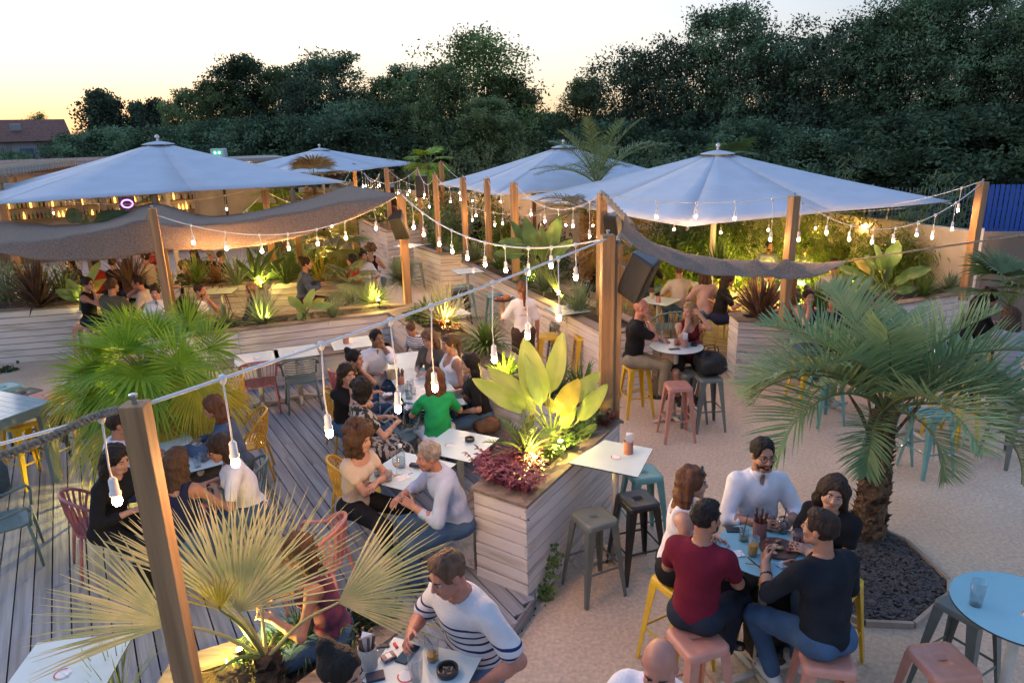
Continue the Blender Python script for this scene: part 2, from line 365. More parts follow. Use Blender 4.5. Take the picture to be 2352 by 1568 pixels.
# benches of grey planks against the planters
def bench(label, a, b, depth, z0, zs, side, group='plank benches around the deck'):
    a = np.array(a); b = np.array(b); d = unit(b-a); n = np.array([-d[1], d[0]])*side; c = (a+b)/2; L = np.linalg.norm(b-a)
    t = thing('bench', label, 'bench', (c[0], c[1], z0), math.atan2(d[1], d[0]), group); h = zs-z0
    k = 4; w = depth/k
    for i in range(k):
        q = MB(); q.box((0, 0, 0), (L, w-.008, .03)); o = q.build('seat_plank', RIMWOOD, t); o.location = (0, side*(w*(i+.5)), h-.015)
    q = MB(); q.box((0, side*(depth-.03), (h-.03)/2), (L-.02, .02, h-.034)); q.build('front_panel', WHITEWOOD, t)
    for x in (-L/2+.03, L/2-.03): q = MB(); q.box((x, side*(depth/2-.02), (h-.03)/2), (.03, depth-.06, h-.036)); q.build('end_panel', WHITEWOOD, t)
    return t
bench('grey plank bench along the planter behind the empty tables', (-5.0, 10.68), (-2.2, 11.76), .45, .15, .58, -1)
bench('grey plank bench along the planter behind the long table', (-2.05, 11.60), (-.40, 8.20), .42, .15, .58, -1)
bench('plank bench under the man in the light blue shirt', (-.40, 5.56), (.30, 6.62), .42, .15, .58, 1)

# ================================================================== posts
PT = {}
def P_(k, x, y, base, w=.11, label='', z=3.0): PT[k] = post(x, y, z, base, w, label)
P_('A', 349, 479, 1.0, .12, 'round-edged post in front of the left sail, rising above the green fan palm')
P_('A2', 354, 445, 0, .12, 'darker post just behind the one in front of the left sail')
P_('B', 920, 445, 0, .13, 'post carrying the small loudspeaker between the dining deck and the corridor')
P_('c1', 699, 376, 0, .13, 'post rising in front of the far left umbrella')
P_('c2', 812, 376, 0, .14, 'far post where the small dark sail is tied below the far umbrella')
P_('c3', 887, 386, 1.0, .13, 'far post at the corridor bend, left of the square loudspeaker')
P_('c4', 959, 388, 0, .08, 'thin dark post beside the square loudspeaker')
P_('c5', 804, 418, 0, .12, 'post tied to the right end of the left sail')
P_('d1', 999, 400, 1.0, .12, 'leftmost of the four posts in front of the middle umbrella')
P_('d2', 1063, 407, 1.0, .12, 'second post from the left in front of the middle umbrella')
P_('d3', 1118, 410, 1.0, .12, 'third post from the left in front of the middle umbrella')
P_('d4', 1180, 420, 1.0, .13, 'post before the near corner of the middle umbrella, nearest the right umbrella')
P_('e', 1383, 445, 0, .13, 'post with the twisted sail rope at its top, in front of the right umbrella')
P_('g', 1825, 450, 1.0, .125, 'post standing in the bronze flax in front of the right umbrella')
P_('h', 2258, 418, 1.0, .13, 'tall post at the right end of the cream wall beside the grey gate')
P_('u1', 607, 437, 0, .14, 'post under the right rim of the left umbrella', z=2.9)
P_('u2', 671, 437, 0, .12, 'pair post behind the left sail, right of the first one under the rim', z=2.9)
P_('k', 1224, 372, 0, .13, 'distant post against the trees left of the middle umbrella peak', z=3.02)
P_('fp2', 1013, 372, 0, .15, 'distant post below the small bright fan palm', z=3.0)
PT['F'] = post(0, 0, 3.0, 1.0, .13, 'thick double post rising from the planter beside the big loudspeaker', ppos=np.array([.97, 6.90, 0]), rot=.1)
PT['N'] = post(0, 0, 2.86, .62, .105, 'large timber post in the left foreground with rope tied around its top', ppos=np.array([-1.72, 2.98, 0]), rot=.10)
PT['F2'] = post(0, 0, 2.90, 0, .085, 'shorter timber post fixed against the thick post beside the big loudspeaker', ppos=np.array([1.075, 6.93, 0]), rot=.1)

# ================================================================== umbrellas
CANVAS = mat('pale_canvas', (.60, .66, .74), .9, var=.05, scale=2, bump=.5, bscale=3.5, translucent=.12, spec=.1, stretch=(1, 1, 4))
def umbrella(label, c0, c1, c2, c3, peak_z, pole_base=0):
    cs = [np.array(c, float) for c in (c0, c1, c2, c3)]; ctr = sum(cs)/4; pk = np.array([ctr[0], ctr[1], peak_z])
    t = thing('market_umbrella', label, 'umbrella', (ctr[0], ctr[1], pole_base), 0, 'large square canvas umbrellas')
    o = np.array([ctr[0], ctr[1], pole_base]); rimz = ctr[2]
    ring = []
    for i in range(4):
        a, b = cs[i], cs[(i+1) % 4]; ring += [a, (a+b)/2+np.array([0, 0, .02])]
    b = MB(); N = 10; top = .32/np.linalg.norm((cs[0]-pk)[:2])
    for i in range(8):
        a, e_ = ring[i], ring[(i+1) % 8]; vs = []
        for u in range(N+1):
            tt = top+(1-top)*u/N
            for v in range(5):
                w = v/4; rim = a+(e_-a)*w; p = pk+(rim-pk)*tt
                z = peak_z+(rim[2]-peak_z)*tt
                z -= .05*math.sin(PI*w)*tt*(1-.8*tt)+.03*math.sin(PI*tt)
                z += .008*math.sin(u*5.1+i*2+w*3)*math.sin(PI*w)
                inw = 1-.012*math.sin(PI*w)*tt
                vs.append(np.array([ctr[0]+(p[0]-ctr[0])*inw, ctr[1]+(p[1]-ctr[1])*inw, z])-o)
        b.add(vs, [(u*5+v, (u+1)*5+v, (u+1)*5+v+1, u*5+v+1) for u in range(N) for v in range(4)])
    cn = b.build('canopy', CANVAS, t, smooth=False)
    for p_ in cn.data.polygons: p_.use_smooth = True
    # seams keep the panels apart: panels do not share vertices, so each shades on its own
    sd_ = cn.modifiers.new('thick', 'SOLIDIFY'); sd_.thickness = .008
    h = MB()
    for i in range(8):
        r_ = ring[i]; h.tube([pk-o+(r_-pk)*.1-np.array([0, 0, .06]), (r_-o)-np.array([0, 0, .05])], .022, 6)
    h.build('ribs', mat('light_aluminium', (.6, .6, .6), .35, metal=.8), t)
    q = MB(); q.lathe([(.36, .0), (.34, .015), (.2, .05), (.06, .075), (.05, .08)], 16); q.build('vent_cap', CANVAS, t, smooth=True, loc=(0, 0, peak_z-.06-pole_base))
    q = MB(); q.lathe([(.03, 0), (.025, .04), (.018, .05), (.042, .075), (.05, .10), (.04, .13), (.015, .15)], 12); q.build('finial', mat('light_aluminium', (.6, .6, .6)), t, smooth=True, loc=(0, 0, peak_z+.01-pole_base))
    q = MB(); q.tube([(0, 0, 0), (0, 0, peak_z-pole_base-.1)], .06, 12); q.build('pole', mat('cream_pole', (.62, .58, .5), .5), t, smooth=True)
    q = MB(); q.box((0, 0, .05), (.9, .9, .1)); q.build('base', mat('concrete_slab', (.35, .34, .32), .9, var=.2), t, bevel=.01)
    return t
def vec3(x, y, z): return np.array([x, y, z], float)
def sq(a, b):    # square standing behind the edge a-b
    d = b-a; n = np.array([-d[1], d[0], 0]); return [a, b, b+n, a+n]
def peakz(c, py):
    ctr = sum(c)/4; lo, hi = 2.5, 7
    for _ in range(30):
        mid = (lo+hi)/2
        if topx((ctr[0], ctr[1], mid))[1] > py: lo = mid
        else: hi = mid
    return lo
c1_ = sq(vec3(-8.99, 12.43, 3.0), vec3(-3.56, 16.05, 3.0)); umbrella('large pale canvas umbrella at the left, nearest above the brown sail', *c1_, peakz(c1_, 326))
c4_ = [vec3(2.79, 11.01, 2.5), vec3(8.49, 13.59, 2.5), vec3(5.98, 19.15, 2.5), vec3(.28, 16.57, 2.5)]; umbrella('large pale canvas umbrella at the right in front of the cream wall', *c4_, peakz(c4_, 347))
n3 = G(1140, 449, 2.5); l3 = G(1003, 423, 2.5); d3 = n3-l3
c3_ = [n3, n3+np.array([-d3[1], d3[0], 0])*1.27, l3+np.array([-d3[1], d3[0], 0])*1.27, l3]; umbrella('pale canvas umbrella in the middle behind the four posts, palm leaves over its right side', *c3_, peakz(c3_, 334))
r2 = G(965, 375, 2.8); n2 = G(770, 399, 2.8); d2 = r2-n2
c2_ = [n2, r2, r2+np.array([-d2[1], d2[0], 0])*.75, n2+np.array([-d2[1], d2[0], 0])*.75]; umbrella('pale canvas umbrella farthest back, left of centre', *c2_, peakz(c2_, 341))

# ================================================================== sails
BURLAP = mat('brown_burlap', (.35, .265, .205), .95, scale=45, col2=(.23, .17, .13), bump=1, bscale=30, translucent=.25, stretch=(1, 1, 1))
def sheet(rows, nu, nv, name, m, label, cat, jit=.01, group=None, holes=0):
    R = [catmull(r, nu) for r in rows]; C = [[R[min(int(j/nv*(len(rows)-1)), len(rows)-2)][i]*(1-(j/nv*(len(rows)-1)-min(int(j/nv*(len(rows)-1)), len(rows)-2)))+R[min(int(j/nv*(len(rows)-1)), len(rows)-2)+1][i]*(j/nv*(len(rows)-1)-min(int(j/nv*(len(rows)-1)), len(rows)-2)) for j in range(nv+1)] for i in range(nu+1)]
    v = np.array(C).reshape(-1, 3); org = v.mean(0); ii = np.arange(len(v))
    v = v-org
    v[:, 2] += jit*np.sin(v[:, 0]*5+v[:, 1]*2)*np.cos(v[:, 1]*3)+jit*.6*np.sin(v[:, 0]*13+v[:, 1]*9)
    w = nv+1; f = [(i*w+j, (i+1)*w+j, (i+1)*w+j+1, i*w+j+1) for i in range(nu) for j in range(nv)]
    f = [q for q in f if random.random() > holes]
    o = npmesh(name, v, np.array(f), m); o.location = org
    s_ = o.modifiers.new('thick', 'SOLIDIFY'); s_.thickness = .003
    return tag(o, label, cat, group)
ML = ((-1.88, 12.47), (-9.0, 10.5)); FL = ((-3.52, 16.04), (-7.0, 14.1)); LL = ((-1.9, 12.3), (-9.0, 10.3))
far = [V(x, y, *FL) for x, y in ((-60, 508), (20, 508), (130, 516), (240, 508), (352, 466), (470, 496), (600, 482), (720, 452), (803, 425))]
mid = [V(x, y, *ML) for x, y in ((-60, 562), (0, 561), (60, 557), (125, 551), (190, 539), (260, 524), (330, 506), (362, 516), (400, 519), (460, 517), (520, 512), (580, 505), (640, 494), (710, 483), (780, 468), (914, 446))]
low = [V(x, y, *LL) for x, y in ((-60, 566), (60, 592), (190, 600), (330, 583), (400, 574), (520, 572), (640, 556), (780, 512), (916, 449))]
sheet([far, mid, low], 90, 18, 'shade_sail', BURLAP, 'long sagging brown burlap shade sail at the left, lit warm along its hanging front', 'shade sail', group='burlap shade sails')
B1 = ((1.4, 9.9), (6, 9.9)); B2 = ((1.4, 9.3), (6, 9.3)); B3 = ((1.4, 9.0), (6, 9.0))
up_ = [V(x, y, *B1) for x, y in ((1436, 488), (1452, 520), (1500, 556), (1600, 586), (1700, 598), (1800, 604), (1880, 603), (1946, 600))]
md_ = [V(x, y, *B2) for x, y in ((1430, 520), (1450, 548), (1500, 577), (1560, 603), (1595, 596), (1630, 616), (1665, 598), (1700, 620), (1735, 598), (1770, 622), (1805, 596), (1840, 622), (1890, 612), (1946, 601))]
lw_ = [V(x, y, *B3) for x, y in ((1418, 545), (1450, 562), (1500, 590), (1550, 612), (1600, 628), (1650, 632), (1700, 635), (1750, 636), (1800, 640), (1850, 641), (1890, 628), (1920, 615), (1946, 602))]
s2 = sheet([up_, md_, lw_], 90, 12, 'shade_sail', BURLAP, 'narrow sagging burlap shade sail at the right, gathered in scallops above the terrace', 'shade sail', jit=.012, group='burlap shade sails')
f1 = [V(x, y, (-3, 25.5), (-7, 26.5)) for x, y in ((745, 404), (790, 404), (850, 388))]; f2 = [V(x, y, (-3, 25), (-7, 26)) for x, y in ((742, 407), (800, 410), (850, 391))]
f1 = [V(x, y, (-3, 27.5), (-8, 28.5)) for x, y in ((745, 402), (770, 399), (812, 377))]; f2 = [V(x, y, (-3, 26.5), (-8, 27)) for x, y in ((742, 404), (775, 411), (812, 379))]
sheet([f1, f2], 20, 4, 'shade_sail', BURLAP, 'small dark shade sail tied to the far post below the distant umbrella', 'shade sail', group='burlap shade sails')

ROPEM = mat('hemp_rope', (.44, .35, .25), .95, var=.4, scale=60, bump=1, bscale=120)
def rope(pts, r, label, n=24, twist=0, name='rope', m=None, nn=6):
    P = catmull(pts, n); o = P[0]; b = MB()
    if twist:
        for s_ in (0, 1, 2):
            Q = []
            for i, p in enumerate(catmull(pts, n*4)):
                a = i*twist+s_*2.1; Q.append(p-o+np.array([math.cos(a)*.4, math.sin(a)*.6, math.sin(a)*.9])*r*1.1)
            b.tube(Q, [r*.75*(1+.25*math.sin(i*1.7+s_)) for i in range(len(Q))], nn)
    else: b.tube([p-o for p in P], r, nn)
    ob = b.build(name, m or ROPEM, smooth=True); ob.location = o
    return tag(ob, label, 'rope', 'ropes holding the sails')
rope([PT['N']+vec3(-.03, 0, -.02), V(215, 958, (-2, 2.9), (-1.6, 3.0)), V(100, 1010, (-2.1, 2.6), (-1.6, 2.9)), V(-60, 1072, (-2.4, 2.3), (-1.6, 2.6))], .012, 'frayed bundle of rope and rolled burlap tied to the foreground post', 30, .55, name='rope_bundle')
rope([PT['e'], V(1440, 505, (1.4, 10.5), (6, 10.5)), up_[1]], .035, 'twisted rope from the post to the left end of the right sail', 16, .5)
rope([PT['F2'], V(1425, 543, (1.2, 7.5), (2.5, 9.2)), lw_[1]], .02, 'knotted rope from the thick double post to the right sail', 16, .6)
rope([up_[-1], V(2100, 576, (3.2, 8.9), (5, 8.2)), V(2400, 533, (3.2, 8.9), (5, 8.2))], .012, 'taut pale rope from the right sail towards the gate', 12)
rope([PT['A'], V(332, 507, *ML)], .015, 'short rope from the left sail to the round-edged post', 6)
rope([PT['A2'], V(300, 478, *FL), V(262, 500, *FL)], .015, 'slanting rope from the darker post down to the back of the left sail', 8)
rope([PT['c5'], V(790, 440, (-3.6, 15.5), (-5, 15.0)), far[-1]], .02, 'rope between the left sail corner and its post', 6)

# ================================================================== loudspeakers
def speaker(label, c, rz, tilt, s=1.0, roll=0):
    t = thing('loudspeaker', label, 'loudspeaker', tuple(c), rz, 'loudspeakers on the posts')
    t.rotation_euler = (tilt, roll, rz); t.scale = (s, s, s)
    b = MB(); W_, D_, H_ = .30, .28, .50
    poly = [(-W_/2, D_/2), (-W_/2*.45, -D_/2), (W_/2*.45, -D_/2), (W_/2, D_/2)]
    b.prism(poly[::1] if poly_area(poly) > 0 else poly[::-1], -H_/2, H_/2); b.build('cabinet', BLACK, t, bevel=.02)
    g = MB(); g.box((0, D_/2+.012, 0), (W_-.03, .02, H_-.04)); g.build('grille', mat('speaker_grille', (.03, .032, .035), .35, bump=.5, bscale=300, metal=.6), t, bevel=.012)
    g = MB(); g.box((0, -D_/2-.05, 0), (.05, .1, .10)); g.box((0, -D_/2-.1, 0), (.09, .02, .2)); g.build('bracket', DARKGREY, t)
    return t
sp = V(1462, 634, (1.2, 6.85), (2.0, 6.9)); speaker('large black loudspeaker tilted on the thick double post at the right of the corridor', sp, -2.05, -.42, .90, .1)
speaker('small black loudspeaker hung high on the post above the corridor, seen from its blue-lit top', V(920, 516, (-1.9, 12.3), (-1, 12.3)), 2.9, -.45, .92, .1)
speaker('square black loudspeaker on the thin dark post far down the corridor', V(972, 428, (-2.6, 21), (-1, 21)), 3.0, 0, 1.25)
speaker('dark loudspeaker on the far post tied to the small sail', V(898, 412, (-5, 26), (-3, 26)), 3.0, 0, 1.35)
speaker('dark loudspeaker half hidden behind the post at the corridor bend', V(980-80, 447, (-4, 22.6), (-3, 22.6)), 3.0, -.3, 1.2)
speaker('black loudspeaker behind the post with the twisted rope', V(1412, 520, (1.6, 11.3), (2, 11.3)), 2.4, -.2, .85)

# ================================================================== string lights
def light_string(label, a, b, sag, pend, cable_r=.007, auto=None, bs=1.0, group='festoon string lights'):
    """cable from a to b with hanging lamps; pend = (picture x of the holder, picture y of the lamp) or auto = [(t, drop)...]"""
    a = np.asarray(a, float); b = np.asarray(b, float)
    cat = lambda t_: a+(b-a)*t_-np.array([0, 0, sag*4*t_*(1-t_)])
    t = thing('string_light', label, 'string light', tuple(a), 0, group)
    m = MB(); m.tube([cat(i/28)-a for i in range(29)], cable_r, 6); m.build('cable', CABLE, t, smooth=True)
    L = []
    for x, y in pend or []:
        ts = np.linspace(0, 1, 400); xs = [topx(cat(u))[0] for u in ts]; u = ts[int(np.argmin([abs(q-x) for q in xs]))]; p = cat(u)
        lo, hi = .1, 1.2
        for _ in range(20):
            mm = (lo+hi)/2
            if topx(p-np.array([0, 0, mm]))[1] < y: lo = mm
            else: hi = mm
        L.append((u, min(max(lo, .2), .75)))
    L += auto or []
    for u, d in L:
        p = cat(u)-a; sw = random.uniform(-.012, .012); sv = random.uniform(-.012, .012)
        k = MB(); k.lathe([(.014, 0), (.02, -.01), (.02, -.03), (.012, -.05)], 8, (0, 0, .02)); k.tube([(0, 0, -.02), (sw, sv, -.12*d/.3), (sw*1.6, sv*1.5, -d*.6), (sw, sv, -d+.1)], .005*bs, 5)
        h = k.build('pendant', CABLE, t, smooth=True, loc=tuple(p))
        k = MB(); k.lathe([(.012*bs, .07), (.02*bs, .06), (.021*bs, .0), (.027*bs, -.005), (.027*bs, -.02), (.018*bs, -.022)][::-1], 10, (sw, sv, -d+.04)); k.build('socket', SOCKET, h, smooth=True)
        k = MB(); k.lathe([(.006, -.075), (.018, -.07), (.027, -.055), (.029, -.04), (.026, -.022), (.018, -.006), (.017, 0)], 10, (sw, sv, 0)); k.v = [(x_*bs, y_*bs, z_*bs) for x_, y_, z_ in k.v]
        k.build('bulb', BULB, h, smooth=True, loc=(0, 0, -d+.02)); CH[h.name][-1].scale = (.78,)*3 if cable_r > .0079 else (.60, .60, .68)
    return t
Z2 = lambda L: [((800+x*.37)*.91875, (280+y*.37)*.91875) for x, y in L]
Z1 = lambda L: [((x*.37)*.91875, (280+y*.37)*.91875) for x, y in L]
Z3 = lambda L: [((1600+x*.4082)*.91875, (280+y*.4082)*.91875) for x, y in L]
TF = PT['F']+vec3(.02, 0, -.03)
light_string('nearest string of lamps rising from the foreground post to the thick double post', PT['N']+vec3(.02, .02, -.02), TF, .03, [(513, 1058), (738, 990), (895, 935), (990, 888), (1132, 822), (1210, 770), (1282, 728)], .0095)
light_string('string of lamps leaving the foreground post towards the left edge of the picture', PT['N']+vec3(-.02, .02, -.03), V(-150, 1060, (-2.9, 2.9), (-1.8, 3.12)), .0, [(232, 1142)], .008)
light_string('sagging string of lamps from the thick double post to the post with the small loudspeaker', TF, PT['B'], .42, Z2([(622, 775), (692, 825), (797, 890), (888, 940), (990, 985), (1115, 1028), (1248, 1065), (1410, 1083), (1565, 1000), (1727, 1115)]), .01)
light_string('sagging string of lamps in front of the left sail', PT['B'], PT['A']-vec3(0, 0, .08), .50, Z1([(1285, 880), (1520, 918), (1750, 938), (1945, 918), (2140, 888)])+Z2([(165, 848), (365, 782)]), .01)
light_string('string of lamps across the front of the right umbrella, left half', PT['e'], PT['g'], .12, Z3([(100, 640), (345, 590), (585, 650), (815, 780)]))
light_string('string of lamps from the bronze flax post towards the gate post', PT['g'], PT['h'], .62, Z3([(995, 780), (1155, 738), (1295, 752), (1430, 690), (1565, 748), (1705, 722), (1810, 765), (1935, 715)]))
light_string('short high string ending at the gate post with a lamp near the umbrella tip', V(2050, 470, (7.8, 12.6), (5, 12)), PT['h']+vec3(0, 0, .02), .04, Z3([(1970, 600)]))
light_string('string of lamps from the rope post down to the fourth post of the middle row', PT['e'], PT['d4'], .38, Z2([(1822, 838), (1710, 768), (1610, 762), (1515, 738), (1425, 690)]))
light_string('short string between the fourth and third post of the middle row', PT['d4'], PT['d3'], .30, Z2([(1228, 752)]))
light_string('short string between the third and second post of the middle row', PT['d3'], PT['d2'], .28, Z2([(1048, 698)]))
light_string('short string between the second and first post of the middle row', PT['d2'], PT['d1'], .28, Z2([(875, 605), (945, 588)]))
light_string('string from the first post of the middle row to the thin dark post', PT['d1'], PT['c4'], .35, Z2([(730, 640), (700, 560)]))
light_string('string of lamps between the far corridor posts', PT['c4'], PT['c2'], .55, None, auto=[(.12, .45), (.26, .5), (.4, .45), (.55, .5), (.7, .45), (.86, .5)])
light_string('string of lamps slanting across the far corridor', PT['c3'], V(1010, 400, (-5, 30), (0, 30)), .5, None, auto=[(.15, .5), (.3, .4), (.45, .5), (.6, .45), (.75, .5), (.9, .4)])
light_string('distant string in front of the trees with few lamps', PT['fp2'], PT['k'], .9, None, auto=[(.2, .5), (.35, .5), (.5, .5), (.66, .5), (.8, .5)])
light_string('string of lamps behind the left sail', PT['A2'], PT['u1'], .62, None, auto=[(.12, .45), (.3, .4), (.48, .5), (.64, .4), (.8, .5)])
light_string('string of lamps from under the left umbrella to the far sail post', PT['u1'], PT['c2'], .8, None, auto=[(.15, .5), (.3, .45), (.45, .5), (.6, .45), (.78, .5)])
light_string('string of lamps behind the right part of the left sail', PT['c5'], PT['u2'], .4, None, auto=[(.15, .4), (.4, .5), (.62, .4), (.85, .45)])
light_string('cluster string of lamps hanging close together by the far planter', V(836, 396, (-5, 25), (-2, 25)), V(872, 398, (-5, 25), (-2, 25)), .3, None, auto=[(.05, .4), (.2, .6), (.35, .35), (.5, .65), (.65, .4), (.8, .6), (.95, .35)])
light_string('string of lamps hidden under the right umbrella rim', V(1300, 478, (1.2, 14.5), (3, 12.5)), V(2080, 478, (8.2, 14.5), (4, 16)), .15, None, auto=[(.08, .3), (.2, .3), (.32, .3), (.46, .35), (.6, .3), (.74, .3), (.88, .3), (.95, .25)])
light_string('string of lamps under the middle umbrella rim', V(1060, 470, (-1.6, 18.5), (1, 16)), V(1330, 480, (1.5, 16), (2.5, 15)), .2, None, auto=[(.1, .3), (.3, .3), (.5, .35), (.7, .3), (.9, .3)])
light_string('string of lamps under the left umbrella near the bar', V(60, 452, (-11, 17), (-7, 19)), V(560, 440, (-11, 17), (-7, 19)), .25, None, auto=[(.1, .3), (.3, .35), (.5, .3), (.7, .3), (.9, .35)])
light_string('string of lamps over the table under the left sail', V(60, 530, (-9, 15), (-5, 15.6)), V(600, 508, (-9, 15), (-5, 15.6)), .2, None, auto=[(.05, .25), (.2, .25), (.4, .25), (.6, .25), (.8, .25), (.95, .25)])

# ================================================================== walls, gate, fence, bar, house
CREAM = mat('cream_render', (.58, .50, .38), .9, var=.12, scale=2, bump=.3, bscale=60)
def upright(name, a, b, z0, z1, th, m, parent=None, label=None, cat=None, group=None):
    a = np.array(a, float); b = np.array(b, float); q = MB(); c = (a+b)/2; d = unit(b-a); L = np.linalg.norm(b-a)
    q.box((0, 0, (z1-z0)/2), (L, th, z1-z0)); o = q.build(name, m, parent); o.location = (c[0], c[1], z0); o.rotation_euler = (0, 0, math.atan2(d[1], d[0]))
    if label: tag(o, label, cat, group)
    return o
upright('garden_wall', (8.25, 12.45), (4.3, 22.6), 0, 2.1, .16, CREAM, label='tall cream rendered wall behind the bamboo, lit yellow by the lamps', cat='wall')
upright('garden_wall', (4.2, 22.7), (-9, 31), 0, 1.9, .16, CREAM, label='cream wall closing the yard behind the middle umbrella', cat='wall')
# gate: two framed grey sheets with a dark slot between them
gm = mat('taupe_gate_sheet', (.17, .145, .12), .55, var=.1, scale=3); gf = mat('taupe_gate_frame', (.22, .195, .165), .5)
ga = np.array([8.35, 12.3]); gb = np.array([12.2, 11.2]); gd = unit(gb-ga); gc = (ga+gb)/2
gt = thing('gate', 'tall taupe metal sheet gate at the right edge of the yard', 'gate', (gc[0], gc[1], 0), math.atan2(gd[1], gd[0]))
Lg = np.linalg.norm(gb-ga)
for s_ in (0, 1):
    x0 = -Lg/2+s_*(Lg*.36+.06); x1 = x0+(Lg*.36 if s_ == 0 else Lg*.64-.06)
    q = MB(); q.box(((x0+x1)/2, 0, 1.05), (x1-x0-.1, .02, 2.0)); q.build('sheet', gm, gt)
    q = MB(); q.box(((x0+x1)/2, 0, 2.06), (x1-x0, .05, .08)); q.box(((x0+x1)/2, 0, .05), (x1-x0, .05, .08))
    for x in (x0+.03, x1-.03): q.box((x, 0, 1.055), (.06, .05, 1.93))
    q.build('frame', gf, gt)
q = MB(); q.box((-Lg/2+Lg*.36+.03, .02, 1.0), (.035, .02, 2.0)); q.build('seal', BLACK, gt)
upright('gate_post', (8.28, 12.36), (8.36, 12.33), 0, 2.15, .09, mat('white_paint', (.72, .7, .68), .5), label='white painted post between the timber post and the taupe gate', cat='post')
def mesh_fence(label, a, b, h, z0, col, bars=60, dense=False):
    a = np.array(a, float); b = np.array(b, float); c = (a+b)/2; d = unit(b-a); L = np.linalg.norm(b-a)
    t = thing('mesh_fence', label, 'fence', (c[0], c[1], z0), math.atan2(d[1], d[0])); fm = mat('fence_'+col[0], col[1], .5)
    q = MB()
    for i in range(bars): x = -L/2+L*i/(bars-1); q.box((x, 0, h/2), (.012, .008, h))
    for k in range(6): q.box((0, .008, h*(k+.5)/6), (L, .008, .014))
    w = q.build('wire_panel', fm, t); tag(w, kind='stuff')
    for x in np.linspace(-L/2, L/2, max(2, int(L/2.5)+1)): q = MB(); q.box((x, .03, h/2+.03), (.06, .06, h+.06)); q.build('fence_post', fm, t)
    return t
mesh_fence('pale wire mesh fence beyond the cream wall', (9.0, 17.6), (15.5, 14.4), 2.45, 0, ('pale', (.16, .22, .27)), 90)
bl_ = D(2243, 424, 19.5); bh_ = bl_[2]; bt = thing('fence', 'bright blue slatted fence in the upper right beyond the gate', 'fence', (bl_[0]+2.75, bl_[1]-1.0, 0), -.35)
bm_ = mat('blue_slats', (.02, .09, .42), .5); 
for i in range(58): q = MB(); q.box((0, 0, bh_/2), (.075, .02, bh_)); o = q.build('slat', bm_, bt); o.location = (-2.9+i*.1, 0, 0)
for z in (.5, 1.2, 2.0): q = MB(); q.box((0, .03, z), (5.9, .03, .06)); q.build('rail', bm_, bt)
# bar building at the far left
bar = thing('bar_building', 'low bar building behind the left umbrella with a warm lit counter', 'building', (-15.5, 24.5, 0), .42)
q = MB(); q.box((0, 3, 1.6), (15, .2, 3.2)); q.build('back_wall', CREAM, bar)
q = MB(); q.box((0, 1.4, 3.22), (15.4, 3.8, .12)); q.build('roof', mat('flat_roof', (.3, .28, .26), .9), bar)
q = MB(); q.box((0, .5, .55), (9, .6, 1.1)); q.build('counter', mat('counter_front', (.33, .2, .11), .6, var=.3), bar)
q = MB(); q.box((0, .5, 1.13), (9.2, .75, .05)); q.build('counter_top', mat('white_paint', (.72, .7, .68)), bar)
for k, x in enumerate(np.linspace(-7.3, 7.3, 6)): q = MB(); q.box((x, -.4, 1.58), (.14, .14, 3.16)); q.build('pillar', POSTWOOD, bar)
for k in range(3): q = MB(); q.box((1.2, 2.75, 1.3+.4*k), (6.5, .28, .03)); q.build('shelf', mat('counter_front', (.33, .2, .11)), bar)
for k in range(5): q = MB(); q.box((-6+k*3, 1.2, 3.13), (1.2, .1, .04)); q.build('light_bar', emit('bar_light', (1, .62, .28), 9), bar)
bb = MB(); rr = random.Random(3)
for k in range(3):
    for i in range(46):
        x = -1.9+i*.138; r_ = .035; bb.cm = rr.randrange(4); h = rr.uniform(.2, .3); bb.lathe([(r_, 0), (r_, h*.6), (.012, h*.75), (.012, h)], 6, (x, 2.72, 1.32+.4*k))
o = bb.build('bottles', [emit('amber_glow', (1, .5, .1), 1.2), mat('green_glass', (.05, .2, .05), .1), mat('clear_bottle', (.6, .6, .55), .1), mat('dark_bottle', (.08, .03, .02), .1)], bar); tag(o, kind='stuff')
nm = thing('neon_sign', 'round purple neon sign glowing above the bar', 'sign', tuple(V(292, 468, (-16, 23), (-8, 27))), .5)
q = MB(); q.tube([(math.cos(a)*.17, 0, math.sin(a)*.13) for a in np.linspace(0, 2*PI, 25)], .02, 6); q.build('tube', emit('neon_purple', (.5, .12, 1), 3), nm)
q = MB(); q.box((0, .05, 0), (.5, .03, .45)); q.build('backing', BLACK, nm)
q = MB(); q.tube([(0, .1, -.3), (0, .1, -1.6)], .03, 6); q.build('stand', BLACK, nm)
# slatted pergola and parapet seen above the umbrella's left side
pg = thing('pergola', 'slatted timber pergola roof at the left edge behind the umbrella', 'pergola', (-15.4, 17.3, 0), .30)
for i in range(26): q = MB(); q.box((0, 0, 0), (7.5, .05, .16)); o = q.build('slat', mat('pergola_slat', (.42, .35, .28), .7, var=.3, stretch=(.5, 6, 6)), pg); o.location = (0, -2.6+i*.24, 3.42)
for y in (-2.7, 3.3): q = MB(); q.box((0, y, 3.26), (7.6, .12, .16)); q.build('beam', POSTWOOD, pg)
for x in (-3.6, 3.6):
    for y in (-2.7, 3.3): q = MB(); q.box((x, y, 1.59), (.14, .14, 3.18)); q.build('leg', POSTWOOD, pg)
q = MB(); q.box((0, 1.2, 2.9), (7.2, 3.6, .02)); q.build('blue_awning', mat('blue_awning', (.10, .2, .32), .7), pg)
pw = thing('parapet_sign', 'pinkish plank parapet above the far roof left of the umbrella peak', 'sign board', tuple(V(150, 398, (-18, 24), (-10, 27))), .42)
for k in range(4): q = MB(); q.box((0, 0, k*.145), (3.6, .05, .135)); q.build('plank', mat('pinkish_plank', (.55, .42, .37), .7, var=.15), pw)
for x in (-1.5, 1.5): q = MB(); q.box((x, .08, -.3), (.08, .08, 1.2)); q.build('leg', POSTWOOD, pw)
